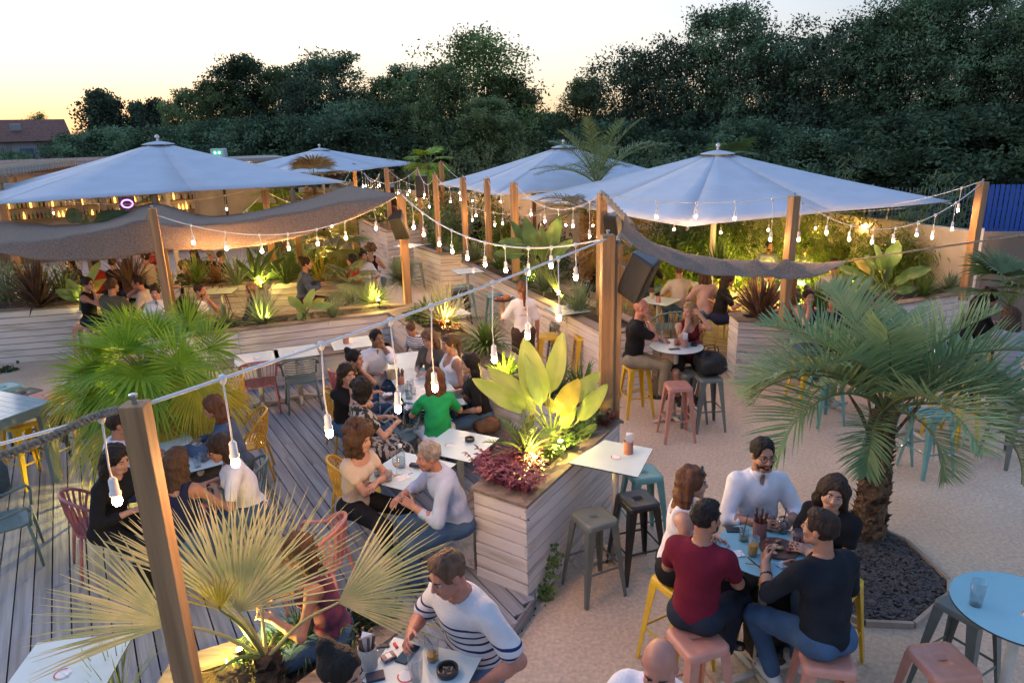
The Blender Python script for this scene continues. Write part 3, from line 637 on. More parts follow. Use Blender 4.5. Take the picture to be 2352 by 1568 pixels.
# speaker-like green lit unit on the roof behind the left umbrella
cu = thing('rooftop_unit', 'pale rooftop unit with two green lights behind the left umbrella', 'appliance', tuple(V(503, 352, (-10, 29), (-6, 29))), .1)
q = MB(); q.box((0, 0, 0), (.55, .4, .36)); q.build('housing', mat('pale_unit', (.5, .55, .55), .5), cu, bevel=.04)
for x in (-.09, .07): q = MB(); q.ball((x, -.21, .02), .035, 8, 4); q.build('indicator', emit('green_led', (.1, 1, .35), 6), cu)
q = MB(); q.box((0, 0, -1.6), (.08, .08, 2.9)); q.build('mast', DARKGREY, cu)
# house far left
hs = thing('house', 'rendered house with a red-brown tiled roof at the far left edge', 'house', (-40.5, 56, -.3), .62); hs.scale = (.86, .86, .97)
hw = mat('house_render', (.42, .42, .44), .95, var=.25, scale=1.2); hr = mat('roof_tile', (.17, .075, .055), .9, var=.4, scale=6, bump=.6)
q = MB(); q.box((0, 0, 2.35), (13, 9, 4.7)); q.build('wall', hw, hs)
q = MB(); q.add([(-7, -5, 4.6), (7, -5, 4.6), (7, 5, 4.6), (-7, 5, 4.6), (-7, 0, 6.3), (7, 0, 6.3)], [(0, 1, 5, 4), (2, 3, 4, 5), (1, 2, 5), (3, 0, 4), (3, 2, 1, 0)]); rf = q.build('roof', hr, hs)
for i, x in enumerate((-4, -.5, 3)): q = MB(); q.box((0, 0, 0), (.8, .04, .9), np.array([[1, 0, 0], [0, .9, -.44], [0, .44, .9]])); o = q.build('skylight', mat('skylight', (.5, .55, .6), .1), rf); o.location = (x, -2.6, 5.5)
for x in (-4.2, -.6, 3.4):
    q = MB(); q.box((0, 0, 0), (1.15, .1, 1.3)); f_ = q.build('window', mat('blue_shutter', (.25, .36, .48), .6), hs); f_.location = (x, -4.53, 3.5)
    q = MB(); q.box((0, -.06, 0), (1.0, .02, 1.15)); q.build('pane', mat('dark_pane', (.10, .16, .24), .15), f_)
# ================================================================== furniture prototypes
def paint(n, c, r=.38): return mat('paint_'+n, c, r, var=.10, scale=9, bump=.05, bscale=60, coat=.15)
C_YEL = (.74, .46, .025); C_PINK = (.60, .27, .20); C_GREY = (.15, .17, .155); C_TEAL = (.15, .36, .36); C_BLK = (.02, .02, .022); C_CH = (.45, .16, .16); C_SAGE = (.13, .19, .185)
STOOLS = {}
def make_stool(cn, col):
    m = paint(cn, col, .35); t = thing('bar_stool', '', 'bar stool', (0, 0, -50), 0, 'sheet metal bar stools')
    H = .76; a = .155; b_ = .215
    def seat():
        q = MB(); n = 24
        def ring(s, z, rr=.045):
            o = []
            for k, (sx, sy) in enumerate(((1, 1), (-1, 1), (-1, -1), (1, -1))):
                for j in range(5):
                    an = PI/2*k+PI/2*j/4; o.append((sx*(s-rr)+rr*math.cos(an), sy*(s-rr)+rr*math.sin(an), z))
            return o
        rings = [ring(a+.006, H-.055), ring(a+.004, H-.015), ring(a-.008, H-.001), ring(a-.03, H-.004), ring(.055, H-.008, .02)]
        # slot in the middle
        sl = [(.036*math.cos(t_)*1.0, .012*math.sin(t_)*1.0, H-.009) for t_ in [2*PI*(k+.5)/20 for k in range(20)]]; rings.append(sl); rings.append([(x, y, H-.03) for x, y, z in sl])
        for r in rings: q.v += r
        for k in range(len(rings)-1):
            for j in range(20): q.f.append((k*20+j, k*20+(j+1) % 20, (k+1)*20+(j+1) % 20, (k+1)*20+j)); q.m.append(0)
        return q
    seat().build('seat', m, t, smooth=True)
    for sx in (-1, 1):
        for sy in (-1, 1):   # legs: folded sheet, wide at the top and narrow at the foot
            q = MB(); top = np.array([sx*(a-.004), sy*(a-.004), H-.05]); bot = np.array([sx*b_, sy*b_, 0])
            vs = []
            for p, w in ((top, .075), (top*.55+bot*.45, .052), (bot, .03)):
                vs += [p+np.array([-sx*w, 0, 0]), p, p+np.array([0, -sy*w, 0]), p+np.array([0, -sy*w, 0])+np.array([-sx*.006, 0, 0]), p+np.array([-sx*.008, -sy*.008, 0]), p+np.array([-sx*w, -sy*.006, 0])]
            q.add(vs, [(k*6+j, k*6+(j+1) % 6, (k+1)*6+(j+1) % 6, (k+1)*6+j) for k in range(2) for j in range(6)]+[(12, 13, 14, 15, 16, 17)])
            q.build('leg', m, t)
    q = MB(); z = .30; s = a+(b_-a)*(1-z/H)-.012
    for i, (p0, p1) in enumerate((((-s, -s), (s, -s)), ((s, -s), (s, s)), ((s, s), (-s, s)), ((-s, s), (-s, -s)))): q.beam((*p0, z), (*p1, z), .006, .02)
    q.build('foot_rail', m, t)
    return t
for k, c in (('yellow', C_YEL), ('salmon', C_PINK), ('grey', C_GREY), ('teal', C_TEAL), ('black', C_BLK)): STOOLS[k] = make_stool(k, c)
USED = set()
def first(tbl, k, loc, rz, label, sc=None):
    o = tbl[k]
    if (id(tbl), k) not in USED:
        USED.add((id(tbl), k)); o.location = loc; o.rotation_euler = (0, 0, rz); o['label'] = label
        if sc: o.scale = (sc,)*3
        return o
    return dup(o, loc, rz, label, sc)
def stool(c, p, rz, label, z=0): return first(STOOLS, c, (p[0], p[1], z), rz, label)

# ---- plastic armchairs: kinds 'slat' (vertical bars), 'mesh' (diamond lattice), 'hoop' (few spindles), 'rib' (horizontal ribs)
CHAIRS = {}
def make_chair(kind, cn, col):
    m = paint('chair_'+cn, col, .45); t = thing('armchair', '', 'chair', (0, 0, -50), 0, 'plastic outdoor chairs')
    q = MB(); n = 9; v = []
    for k in range(2):
        for j in range(24):
            an = 2*PI*j/24; r = .235*(abs(math.cos(an))**4+abs(math.sin(an))**4)**-.25*.92
            v.append((r*math.cos(an), r*math.sin(an)*.98, .445-.018*k))
    q.add([(0, .0, .437)]+v, [(0, 1+j, 1+(j+1) % 24) for j in range(24)]+[(1+j, 25+j, 25+(j+1) % 24, 1+(j+1) % 24) for j in range(24)]+[tuple(25+j for j in range(23, -1, -1))])
    q.build('seat', m, t, smooth=False)
    for sx in (-1, 1):
        q = MB(); q.tube([(sx*.20, .18, .44), (sx*.225, .205, .22), (sx*.24, .22, 0)], [.018, .016, .012], 7); q.build('leg', m, t, smooth=True)
        q = MB(); q.tube([(sx*.19, -.19, .44), (sx*.215, -.225, .22), (sx*.235, -.26, 0)], [.018, .016, .012], 7); q.build('leg', m, t, smooth=True)
    arm = kind in ('slat', 'hoop', 'rib')
    hb = .82 if kind != 'hoop' else .76
    # top rim: a U running from one arm over the back to the other
    rim = []
    for j in range(21):
        u = -1+2*j/20; an = u*PI*.5
        y = -.255*math.cos(an)-.01; x = .265*math.sin(an); z = hb-(.17*abs(u)**2.2 if arm else .26*abs(u)**3)
        if not arm and abs(u) > .85: y += .03
        rim.append((x, y, z))
    if arm:
        rim = [(-.27, .19, .64)]+rim+[(.27, .19, .64)]; rim = [(-.255, .215, .60)]+rim+[(.255, .215, .60)]
    q = MB(); q.tube(rim, .016 if kind != 'mesh' else .014, 7)
    if arm:
        for sx in (-1, 1): q.tube([(sx*.255, .215, .60), (sx*.235, .20, .44)], .014, 7)
    q.build('back_rim', m, t, smooth=True)
    core = rim[2:-2] if arm else rim
    if kind in ('slat', 'hoop'):
        K = 13 if kind == 'slat' else 9
        for i in range(K):
            u = (i+.5)/K; p = np.array(catmull(core, 40)[int(u*40)]); a = np.array([p[0]*.80, -.20*math.sqrt(max(0, 1-(p[0]/.29)**2))+0.0, .44])
            q = MB(); w = .022 if kind == 'slat' else .012
            mid_ = (p+a)/2+np.array([0, -.012, 0]); q.beam(a, mid_, .008, w, (0, 1, .2)); q.beam(mid_, p, .008, w, (0, 1, .2)); q.build('back_slat', m, t)
    if kind == 'rib':
        for i in range(7):
            u = (i+.6)/7.6; z = .50+u*.29; q = MB(); q.tube([(x*.97*(.86+.14*u), y*.97*(.86+.14*u), z+.01*math.cos(x*8)) for x, y, _ in core[3:-3]], .008, 5); q.build('back_rib', m, t, smooth=True)
    if kind == 'mesh':
        q = MB(); K = 15; C = catmull(core, 60)
        def pt(u, w):
            p = np.array(C[int(max(0, min(60, u*60)))]); a = np.array([p[0]*.84, -.205*math.sqrt(max(0, 1-(p[0]/.30)**2)), .445]); return a+(p-a)*w+np.array([0, -.02*math.sin(PI*w), 0])
        for i in range(-6, K+1):
            for s_ in (-1, 1):
                L = []
                for j in range(8):
                    w = j/7; u = (i+.5)/K+s_*w*.36+(0 if s_ > 0 else .36)
                    if 0.02 <= u <= .98: L.append(pt(u, w))
                if len(L) > 1: q.tube(L, .0055, 4, False)
        w = q.build('lattice', m, t); tag(w, kind='stuff')
    return t
for k, a in (('slat_pink', ('slat', 'pink', C_CH)), ('rib_grey', ('rib', 'sage', C_SAGE)), ('mesh_yellow', ('mesh', 'yellow', (.66, .36, .025))), ('hoop_blue', ('hoop', 'bluegrey', (.15, .24, .27))), ('hoop_grey', ('hoop', 'sage', C_SAGE)), ('slat_salmon', ('slat', 'salmon', C_PINK)), ('mesh_orange', ('mesh', 'orange', (.62, .27, .015)))): CHAIRS[k] = make_chair(*a)
def chair(k, p, rz, label, z=.15): return first(CHAIRS, k, (p[0], p[1], z), rz, label)

# ---- tables
LAM = mat('pale_laminate_top', (.56, .66, .66), .32, var=.04, scale=5, bump=.03); LAMB = mat('sky_blue_top', (.22, .46, .54), .30, var=.04, scale=5); EDGE = mat('dark_top_edge', (.03, .035, .04), .5); LEGW = mat('off_white_leg', (.56, .53, .47), .5, var=.1)
TBN = 0
def sticker(t, x, y, z, r=.05, rot=0):
    """round menu sticker: white disc, red and orange arcs (its square code is left out)"""
    q = MB(); q.lathe([(r, 0), (r, .0012)], 28, (x, y, z)); s = q.build('menu_sticker', mat('sticker_white', (.78, .78, .78), .4), t)
    for a0, a1, c in ((0.4, 3.2, (.55, .05, .07)), (3.2, 3.9, (.7, .25, .05)), (3.9, 5.6, (.35, .55, .62))):
        q = MB(); A = np.linspace(a0+rot, a1+rot, 14)
        vs = [(x+math.cos(a)*r*k, y+math.sin(a)*r*k, z+.0032) for a in A for k in (.78, .97)]
        q.add(vs, [(2*i, 2*i+1, 2*i+3, 2*i+2) for i in range(13)]); q.build('sticker_arc', mat('arc_%.2f' % c[0], c, .4), s)
def table(label, corners=None, center=None, r=None, z=.75, z0=.15, top='LAM', cat='table', st=None, base='cross', rot=0):
    name = 'bar_table' if z-z0 > .95 else 'table'
    if corners is not None:
        c = sum(corners)/len(corners); c = np.array([c[0], c[1]])
    else: c = np.array(center[:2])
    t = thing(name, label, cat, (c[0], c[1], z0), 0, 'laminate tables')
    H = z-z0; q = MB()
    if corners is not None:
        P = [tuple(p[:2]-c) for p in corners]
        if poly_area(P) < 0: P = P[::-1]
        q.prism(P, H-.012, H)
    else: q.lathe([(r, H-.012), (r, H)], 48)
    tm = LAM if top == 'LAM' else LAMB
    o = q.build('table_top', [tm, EDGE], t)
    for p_ in o.data.polygons:
        if abs(p_.normal.z) < .5: p_.material_index = 1
    q = MB(); q.tube([(0, 0, .03), (0, 0, H-.012)], .032 if H > .9 else .035, 12); q.build('column', LEGW, t, smooth=True)
    q = MB()
    for k in range(4):
        a = rot+PI/2*k+.3; q.tube([(0, 0, .05), (math.cos(a)*.15, math.sin(a)*.15, .04), (math.cos(a)*.31, math.sin(a)*.31, .018)], [.032, .028, .018], 8)
    q.build('foot_cross', LEGW, t, smooth=True)
    if st: sticker(t, st[0], st[1], H+.0006, rot=st[2] if len(st) > 2 else 0)
    return t
def quad3(a, b, c, z):     # square from three picture corners a-b-c (b the middle one)
    A, B, C = (G(*p, z) for p in (a, b, c)); return [A, B, C, A+C-B]
def sqt(px, py, w, ang, z, d=None):   # square table by its centre in the picture
    c = G(px, py, z)[:2]; d = d or w; ca, sa = math.cos(ang), math.sin(ang)
    return [c+np.array([x*ca-y*sa, x*sa+y*ca]) for x, y in ((-w/2, -d/2), (w/2, -d/2), (w/2, d/2), (-w/2, d/2))]
t1 = G(85, 1475, .9)[:2]; t2 = G(310, 1450, .9)[:2]; dn = unit(t2-t1); nn_ = np.array([dn[1], -dn[0]])
table('empty pale table in the bottom left corner with a round sticker', [t1, t2, t2+nn_*.62, t1+nn_*.62], z=.9, z0=.15, st=(.0, -.02, 1.0))
bA, bB = G(905, 1462, 1.2)[:2], G(1098, 1505, 1.2)[:2]; dn = unit(bB-bA); nn_ = np.array([dn[1], -dn[0]])
TB = [bA, bA+dn*.55, bA+dn*.55+nn_*.6, bA+nn_*.6]
TBc = sum(TB)/4
table('pale bar table at the bottom centre covered with phone, ashtray and keys', TB, z=1.2, z0=.15, st=(-.05, .06, 2.4))
m1 = [G(*p, .9)[:2] for p in ((828, 1090), (940, 1137), (1055, 1078), (935, 1030))]
mc = sum(m1)/4; ang = math.radians(-28)
TM = [mc+np.array([x*math.cos(ang)-y*math.sin(ang), x*math.sin(ang)+y*math.cos(ang)]) for x, y in ((-.33, -.33), (.33, -.33), (.33, .33), (-.33, .33))]
table('pale square table between the curly-haired woman and the man in light blue', TM, z=.9)
ec = (G(985, 995, .9)+G(1130, 1015, .9)+G(1070, 1058, .9)+G(985, 995, .9)-G(1130, 1015, .9)+G(1070, 1058, .9))[:2]/4
ec = G(1055, 1020, .9)[:2]
TE = [ec+np.array([x*math.cos(ang)-y*math.sin(ang), x*math.sin(ang)+y*math.cos(ang)]) for x, y in ((-.31, -.31), (.31, -.31), (.31, .31), (-.31, .31))]
table('empty pale square table with one black ashtray beside the planter', TE, z=.9, st=(-.1, -.02, 0))
la, lb = G(918, 811, .9)[:2], G(1010, 938, .9)[:2]; dl = unit(lb-la); nl = np.array([-dl[1], dl[0]]); Ln = np.linalg.norm(lb-la)
for k, lab in enumerate(('far table of the long row of three, with the man in white behind it', 'middle table of the long dining row of three', 'near table of the long dining row, beside the woman in green')):
    a = la+dl*Ln*k/3; b = la+dl*(Ln*(k+1)/3-.004); table(lab, [a-nl*.34, b-nl*.34, b+nl*.34, a+nl*.34], z=.9)
for k, (x, y, lab) in enumerate(((590, 822, 'left of the two empty pale tables before the plank bench'), (680, 808, 'right of the two empty pale tables before the plank bench'), (808, 787, 'empty pale table with a terracotta cup near the bench corner'))):
    table(lab, sqt(x, y, .62, math.radians(21), .9), z=.9, st=(.0, 0, 2))
b1 = [G(*p, 1.1)[:2] for p in ((1388, 1010), (1500, 1030), (1465, 1095), (1305, 1062))]
table('square white bar table with napkin cup against the near planter', b1, z=1.1, z0=0, st=(0, -.02, 2))
R1 = G(1762, 1262, 1.1)[:2]; table('round sky-blue bar table shared by five people', center=R1, r=.345, z=1.1, z0=0, top='B')
R2 = G(1554, 795, 1.1)[:2]; table('round white bar table between the bald man and the blonde woman', center=R2, r=.36, z=1.1, z0=0)
R3 = G(2352, 1395, 1.1)[:2]; table('round sky-blue bar table with one empty glass at the right edge', center=(R3[0]-.02, R3[1]+.0), r=.38, z=1.1, z0=0, top='B', st=(.0, -.08, 5))
table('square bar table in the corridor between grey and yellow stools', sqt(1303, 711, .6, math.radians(-69), 1.1), z=1.1, z0=0, st=(0, 0, 1))
table('square bar table in the corridor behind the waitress tray', sqt(1073, 622, .6, math.radians(-69), 1.1), z=1.1, z0=0)
table('square bar table half hidden by the dasylirion leaves in the corridor', sqt(1030, 718, .6, math.radians(-60), 1.1), z=1.1, z0=0)
table('far square bar table beside the post with the small loudspeaker', sqt(938, 564, .65, math.radians(-30), 1.1), z=1.1, z0=0)
# tiled communal high table at the left edge
tt = thing('tiled_table', 'big tiled pale blue high table at the left edge with stools round it', 'table', (-6.75, 7.15, .15), 0)
A_, B_, C_ = G(-60, 885, 1.15)[:2], G(122, 920, 1.15)[:2], G(-70, 1000, 1.15)[:2]
d1_ = unit(B_-A_); d2_ = np.array([d1_[1], -d1_[0]]); W1 = 1.5; W2 = 1.05
tc_ = B_-d1_*W1/2+d2_*W2/2; tt.location = (tc_[0], tc_[1], .15); tt.rotation_euler = (0, 0, math.atan2(d1_[1], d1_[0]))
q = MB(); q.box((0, 0, .935), (W1, W2, .11)); q.build('table_body', mat('blue_grey_side', (.17, .23, .25), .5), tt, bevel=.004)
ti = MB()
for i in range(15):
    for j in range(10):
        ti.box((-W1/2+.05+i*.1, -W2/2+.0525+j*.105, .9935), (.095, .1, .007))
        
tq = []
ti_me = MB(); ti_me.box((0, 0, 0), (.095, .1, .007)); tile0 = None
TILE = mat('glazed_tile', (.30, .42, .47), .12, rand=.06)
for i in range(15):
    for j in range(10):
        if tile0 is None: tile0 = ti_me.build('tile', TILE, tt); o = tile0
        else: o = tile0.copy(); COL.objects.link(o); o.parent = tt
        o.location = (-W1/2+.05+i*.1, -W2/2+.0525+j*.105, .9935)
for sx in (-1, 1):
    for sy in (-1, 1): q = MB(); q.box((sx*(W1/2-.1), sy*(W2/2-.1), .44), (.08, .08, .88)); q.build('leg', mat('blue_grey_side', (.17, .23, .25)), tt)

# ================================================================== things on tables
def on(px, py, z): return G(px, py, z)
GL = glass('clear_glass')
def tumbler(label, p, h=.12, r=.036, fill=None, fh=.5, straw=None, r2=None, cat='glass', group='glasses on the tables'):
    t = thing('glass', label, cat, tuple(p), 0, group); r2 = r2 or r
    q = MB(); q.lathe([(r*.9, 0), (r*.93, .006), (r2, h), (r2-.002, h), (r*.88, .008), (.001, .008)], 18); q.build('tumbler', GL, t, smooth=True)
    if fill:
        q = MB(); rt = r*.88+(r2-r*.9)*fh; q.lathe([(r*.86, .009), (rt, h*fh)], 16); q.build('drink', mat('drink_%d%d' % (int(fill[0]*99), int(fill[1]*99)), fill, .15, spec=.6), t, smooth=False)
    if straw: q = MB(); q.tube([(-.01, 0, .02), (.02, .01, h+.09)], .0035, 5); q.build('straw', mat('dark_straw', (.03, .02, .02)), t)
    return t
def wineglass(label, p, fill=None):
    t = thing('wine_glass', label, 'glass', tuple(p), 0, 'glasses on the tables')
    q = MB(); q.lathe([(.034, 0), (.034, .003), (.004, .008), (.0035, .08), (.02, .095), (.038, .125), (.04, .15), (.032, .195), (.031, .195), (.038, .15), (.036, .127), (.018, .098), (.001, .09)], 18); q.build('bowl', GL, t, smooth=True)
    if fill: q = MB(); q.lathe([(.004, .094), (.017, .099), (.033, .122)], 14); q.build('wine', mat('wine_%d' % int(fill[0]*99), fill, .15), t)
    return t
def cup(label, p, col=(.36, .15, .11), h=.12, r=.045, items='napkin'):
    t = thing('cutlery_cup', label, 'cup', tuple(p), 0, 'cutlery and napkin cups'); q = MB(); n = 32
    prof = [(r, 0), (r*1.04, h), (r*.96, h), (r*.92, .01), (.001, .01)]; q.lathe(prof, n)
    for i, v in enumerate(q.v):
        if (i % n) % 2 and i < 2*n: q.v[i] = (v[0]*.96, v[1]*.96, v[2])
    q.build('ribbed_cup', mat('cup_%d' % int(col[0]*99), col, .7), t, smooth=False)
    if items in ('napkin', 'both'):
        q = MB(); q.add([(-.03, -.01, .05), (.035, .005, .05), (.04, .0, h+.08), (-.025, -.012, h+.06), (-.03, .004, .05), (.035, .02, .05), (.035, .025, h+.06), (-.02, .015, h+.085)], [(0, 1, 2, 3), (5, 4, 7, 6), (3, 2, 6, 7), (0, 3, 7, 4), (1, 5, 6, 2), (4, 5, 1, 0)]); q.build('napkin', mat('paper_white', (.75, .75, .76), .8), t)
    if items in ('knives', 'both'):
        for i in range(6): a = i*1.05; q = MB(); q.tube([(math.cos(a)*.015, math.sin(a)*.015, .02), (math.cos(a)*.045, math.sin(a)*.045, h+.07+.01*(i % 3))], [.006, .009], 5); q.build('knife_handle', mat('knife_wood', (.13, .055, .03), .5), t)
    return t
def flat(name, label, cat, p, dims, rz, m, bevel=.003, group=None):
    t = thing(name, label, cat, tuple(p), rz, group); q = MB(); q.box((0, 0, dims[2]/2), dims); q.build('body', m, t, bevel=bevel); return t
def ashtray(label, p, r=.055):
    t = thing('ashtray', label, 'ashtray', tuple(p), 0, 'black ashtrays'); q = MB(); q.lathe([(r*.92, 0), (r, .01), (r, .036), (r*.8, .036), (r*.72, .010), (.001, .010)], 24); q.build('dish', BLACK, t, smooth=False)
    q = MB(); q.lathe([(r*.7, .0102), (r*.68, .014), (.001, .013)], 16); q.build('ash', mat('ash', (.16, .15, .14), .95, var=.6, scale=120, bump=1, bscale=200), t)
    for i in range(4): a = i*1.6; q = MB(); q.tube([(math.cos(a)*.02, math.sin(a)*.02, .016), (math.cos(a+.8)*.035, math.sin(a+.8)*.035, .02)], .0038, 5); q.build('cigarette_butt', mat('butt', (.6, .35, .15), .8), t)
    return t
def napkin(label, p, s=.10, rz=.2, crumple=.01):
    n = 9; v = []; R_ = random.Random(int(p[0]*1000)+5)
    for i in range(n):
        for j in range(n): v.append(((i/(n-1)-.5)*s, (j/(n-1)-.5)*s*.8, .002+abs(R_.gauss(0, crumple))))
    q = MB(); q.add(v, [(i*n+j, (i+1)*n+j, (i+1)*n+j+1, i*n+j+1) for i in range(n-1) for j in range(n-1)])
    o = q.build('napkin', mat('paper_white', (.75, .75, .76), .8), smooth=False); o.location = tuple(p); o.rotation_euler = (0, 0, rz); s_ = o.modifiers.new('t', 'SOLIDIFY'); s_.thickness = .002
    return tag(o, label, 'napkin', 'paper napkins')
def bottle(label, p, fill=.45):
    t = thing('water_bottle', label, 'bottle', tuple(p), 0, 'water bottles')
    q = MB(); q.lathe([(.042, 0), (.045, .01), (.045, .14), (.038, .17), (.017, .19), (.016, .225), (.014, .225), (.036, .168), (.042, .14), (.042, .01), (.001, .008)], 20); q.build('flask', GL, t, smooth=True)
    q = MB(); q.lathe([(.041, .009), (.041, .22*fill)], 18); q.build('water', glass('water', (.8, .9, .92)), t)
    q = MB(); q.lathe([(.018, .21), (.02, .215), (.02, .24), (.012, .245)], 12); q.build('stopper', mat('stopper', (.6, .65, .65), .3), t); return t
def glasses_item(label, p, rz, s=1.0, dark=True):
    t = thing('sunglasses', label, 'sunglasses', tuple(p), rz); m_ = mat('dark_lens', (.01, .012, .018), .08) if dark else DARKGREY
    for sx in (-1, 1):
        q = MB(); q.ball((sx*.034*s, 0, .02*s), (.028*s, .006*s, .02*s), 12, 6); q.build('lens', m_, t, smooth=True)
        q = MB(); q.tube([(sx*.062*s, 0, .03*s), (sx*.064*s, .06*s, .025*s), (sx*.055*s, .12*s, .006*s)], .003*s, 5); q.build('temple', BLACK, t)
    q = MB(); q.tube([(-.012*s, 0, .026*s), (.012*s, 0, .026*s)], .003*s, 5); q.build('bridge', BLACK, t); return t
Zt = 1.2; ph = mat('phone_glass', (.015, .03, .05), .06)
t_ = flat('phone', 'dark smartphone lying face up on the bottom centre table', 'phone', on(936, 1502, Zt), (.075, .155, .009), -.42, mat('phone_case', (.012, .015, .02), .4), .004); q = MB(); q.box((0, 0, .0098), (.067, .147, .0008)); q.build('screen', ph, t_)
ashtray('round black ashtray full of butts on the bottom centre table', on(1028, 1545, Zt), .06)
tumbler('pint glass with a last third of amber beer on the bottom centre table', on(994, 1515, Zt), .15, .033, (.55, .26, .03), .3, r2=.043)
tumbler('empty pint glass at the bottom picture edge', on(957, 1562, Zt), .15, .033, r2=.043)
cup('pale ribbed cup with cutlery and a napkin beside the phone', on(847, 1528, Zt), (.46, .42, .39), .13, .05, 'both')
t_ = flat('cigarette_pack', 'dark cigarette pack lying by the phone', 'cigarette pack', on(893, 1512, Zt), (.075, .056, .022), .6, mat('pack_print', (.05, .04, .045), .5, col2=(.35, .22, .2), scale=30), .002)
q = MB(); q.box((0, 0, .0232), (.03, .04, .001)); q.build('pack_label', mat('paper_white', (.75, .75, .76)), t_)
flat('lighter', 'small red lighter beside the car key', 'lighter', on(909, 1483, Zt), (.018, .05, .013), .55, mat('red_lighter', (.6, .02, .04), .25), .005)
t_ = flat('car_key', 'black car key fob with a ring of keys', 'keys', on(883, 1484, Zt), (.06, .03, .012), .1, BLACK, .005); q = MB(); q.tube([(-.03+math.cos(a)*.02-.01, math.sin(a)*.02-.01, .005) for a in np.linspace(0, 6.28, 14)], .0015, 4); q.box((-.055, -.03, .003), (.045, .012, .003)); q.build('key_ring', mat('galvanised', (.5, .5, .52), .35, metal=1), t_)
flat('wallet', 'dark blue folded wallet at the bottom edge of the table', 'wallet', on(862, 1555, Zt), (.10, .07, .015), .3, mat('navy_leather', (.012, .02, .05), .5), .004)
# round table of five
Z1_ = 1.1
cup('terracotta ribbed cup full of cutlery on the round blue table', on(1744, 1232, Z1_), (.23, .11, .10), .13, .048, 'knives')
tumbler('glass of pale beer on the round blue table', on(1728, 1275, Z1_), .15, .034, (.62, .33, .03), .6, r2=.04)
tumbler('empty mojito tumbler with leaves and a straw, left on the round blue table', on(1708, 1240, Z1_), .11, .036, (.16, .2, .12), .25, True)
tumbler('empty mojito tumbler with a straw near the back of the round blue table', on(1797, 1222, Z1_), .11, .036, (.16, .2, .12), .2, True)
tumbler('dark ale with a pale head held near the dark-shirted man', on(1832, 1262, Z1_), .15, .036, (.09, .012, .01), .85, r2=.042)
tumbler('tall tumbler of dark soda behind the cutlery cup', on(1768, 1212, Z1_), .13, .036, (.1, .02, .015), .7)
pl = thing('serving_board', 'round dark wooden board with leftover charcuterie and bread', 'platter', tuple(on(1788, 1262, Z1_)), .3)
q = MB(); q.lathe([(.12, 0), (.135, .012), (.135, .018), (.12, .014), (.001, .012)], 30); q.build('board', mat('walnut', (.11, .055, .035), .5, var=.3, stretch=(1, 8, 1)), pl)
for i in range(16):
    a = random.uniform(0, 6.28); r = random.uniform(.01, .09); q = MB(); q.ball((math.cos(a)*r-.02, math.sin(a)*r, .025+random.uniform(0, .012)), (random.uniform(.016, .03), random.uniform(.012, .022), .010), 8, 5)
    c = random.choice((('ham', (.28, .05, .05)), ('bread', (.45, .27, .13)), ('fat', (.5, .33, .28)))); q.build('food_piece', mat('food_'+c[0], c[1], .5, var=.3, scale=60), pl, smooth=True)
napkin('square white paper napkin on the left of the round blue table', on(1692, 1272, Z1_), .10, .15, .004); napkin('crumpled napkin by the dark shirt sleeve', on(1798, 1298, Z1_), .08, .5, .012)
glasses_item('black sunglasses on the front rim of the round blue table', on(1763, 1300, Z1_), .9, 1.1)
flat('phone', 'dark phone at the back left of the round blue table', 'phone', on(1688, 1217, Z1_), (.13, .07, .009), -.1, mat('phone_case', (.012, .015, .02)), .003)
flat('knife', 'table knife resting at the left of the pale beer', 'cutlery', on(1733, 1293, Z1_), (.014, .16, .003), .35, mat('steel', (.45, .47, .5), .2, metal=1), 0)
# near bar table and others
cup('terracotta cup with white napkins on the square white bar table', on(1443, 1040, Z1_), (.42, .17, .12), .12, .045, 'napkin')
tumbler('empty tall glass on the blue table at the right edge', on(2240, 1388, Z1_), .17, .038, r2=.045)
# table M (couple)
z9 = .9
bottle('clear water bottle half full between the couple', on(922, 1072, z9)); wineglass('stemmed glass with a little amber wine between the couple', on(912, 1092, z9), (.55, .3, .05))
tumbler('water tumbler by the curly-haired woman', on(867, 1092, z9), .1, .034, (.3, .38, .4), .3, r2=.04); tumbler('second water tumbler at the front of the couple table', on(893, 1104, z9), .1, .034, (.3, .38, .4), .3, r2=.04)
napkin('napkin with a fork on the couple table', on(925, 1097, z9), .13, .6, .004); flat('knife', 'knife laid on the napkin of the couple table', 'cutlery', on(930, 1092, z9), (.014, .17, .004), -.9, mat('steel', (.45, .47, .5)), 0)
flat('notebook', 'white papers under a dark spectacle case', 'papers', on(946, 1068, z9), (.12, .15, .004), -.6, mat('paper_white', (.75, .75, .76)), 0); flat('spectacle_case', 'black spectacle case by the older man', 'case', on(958, 1072, z9+.004), (.15, .06, .035), -.3, mat('navy_leather', (.012, .02, .05)), .012)
ashtray('black ashtray alone on the empty table by the planter', on(1079, 1012, z9), .052)
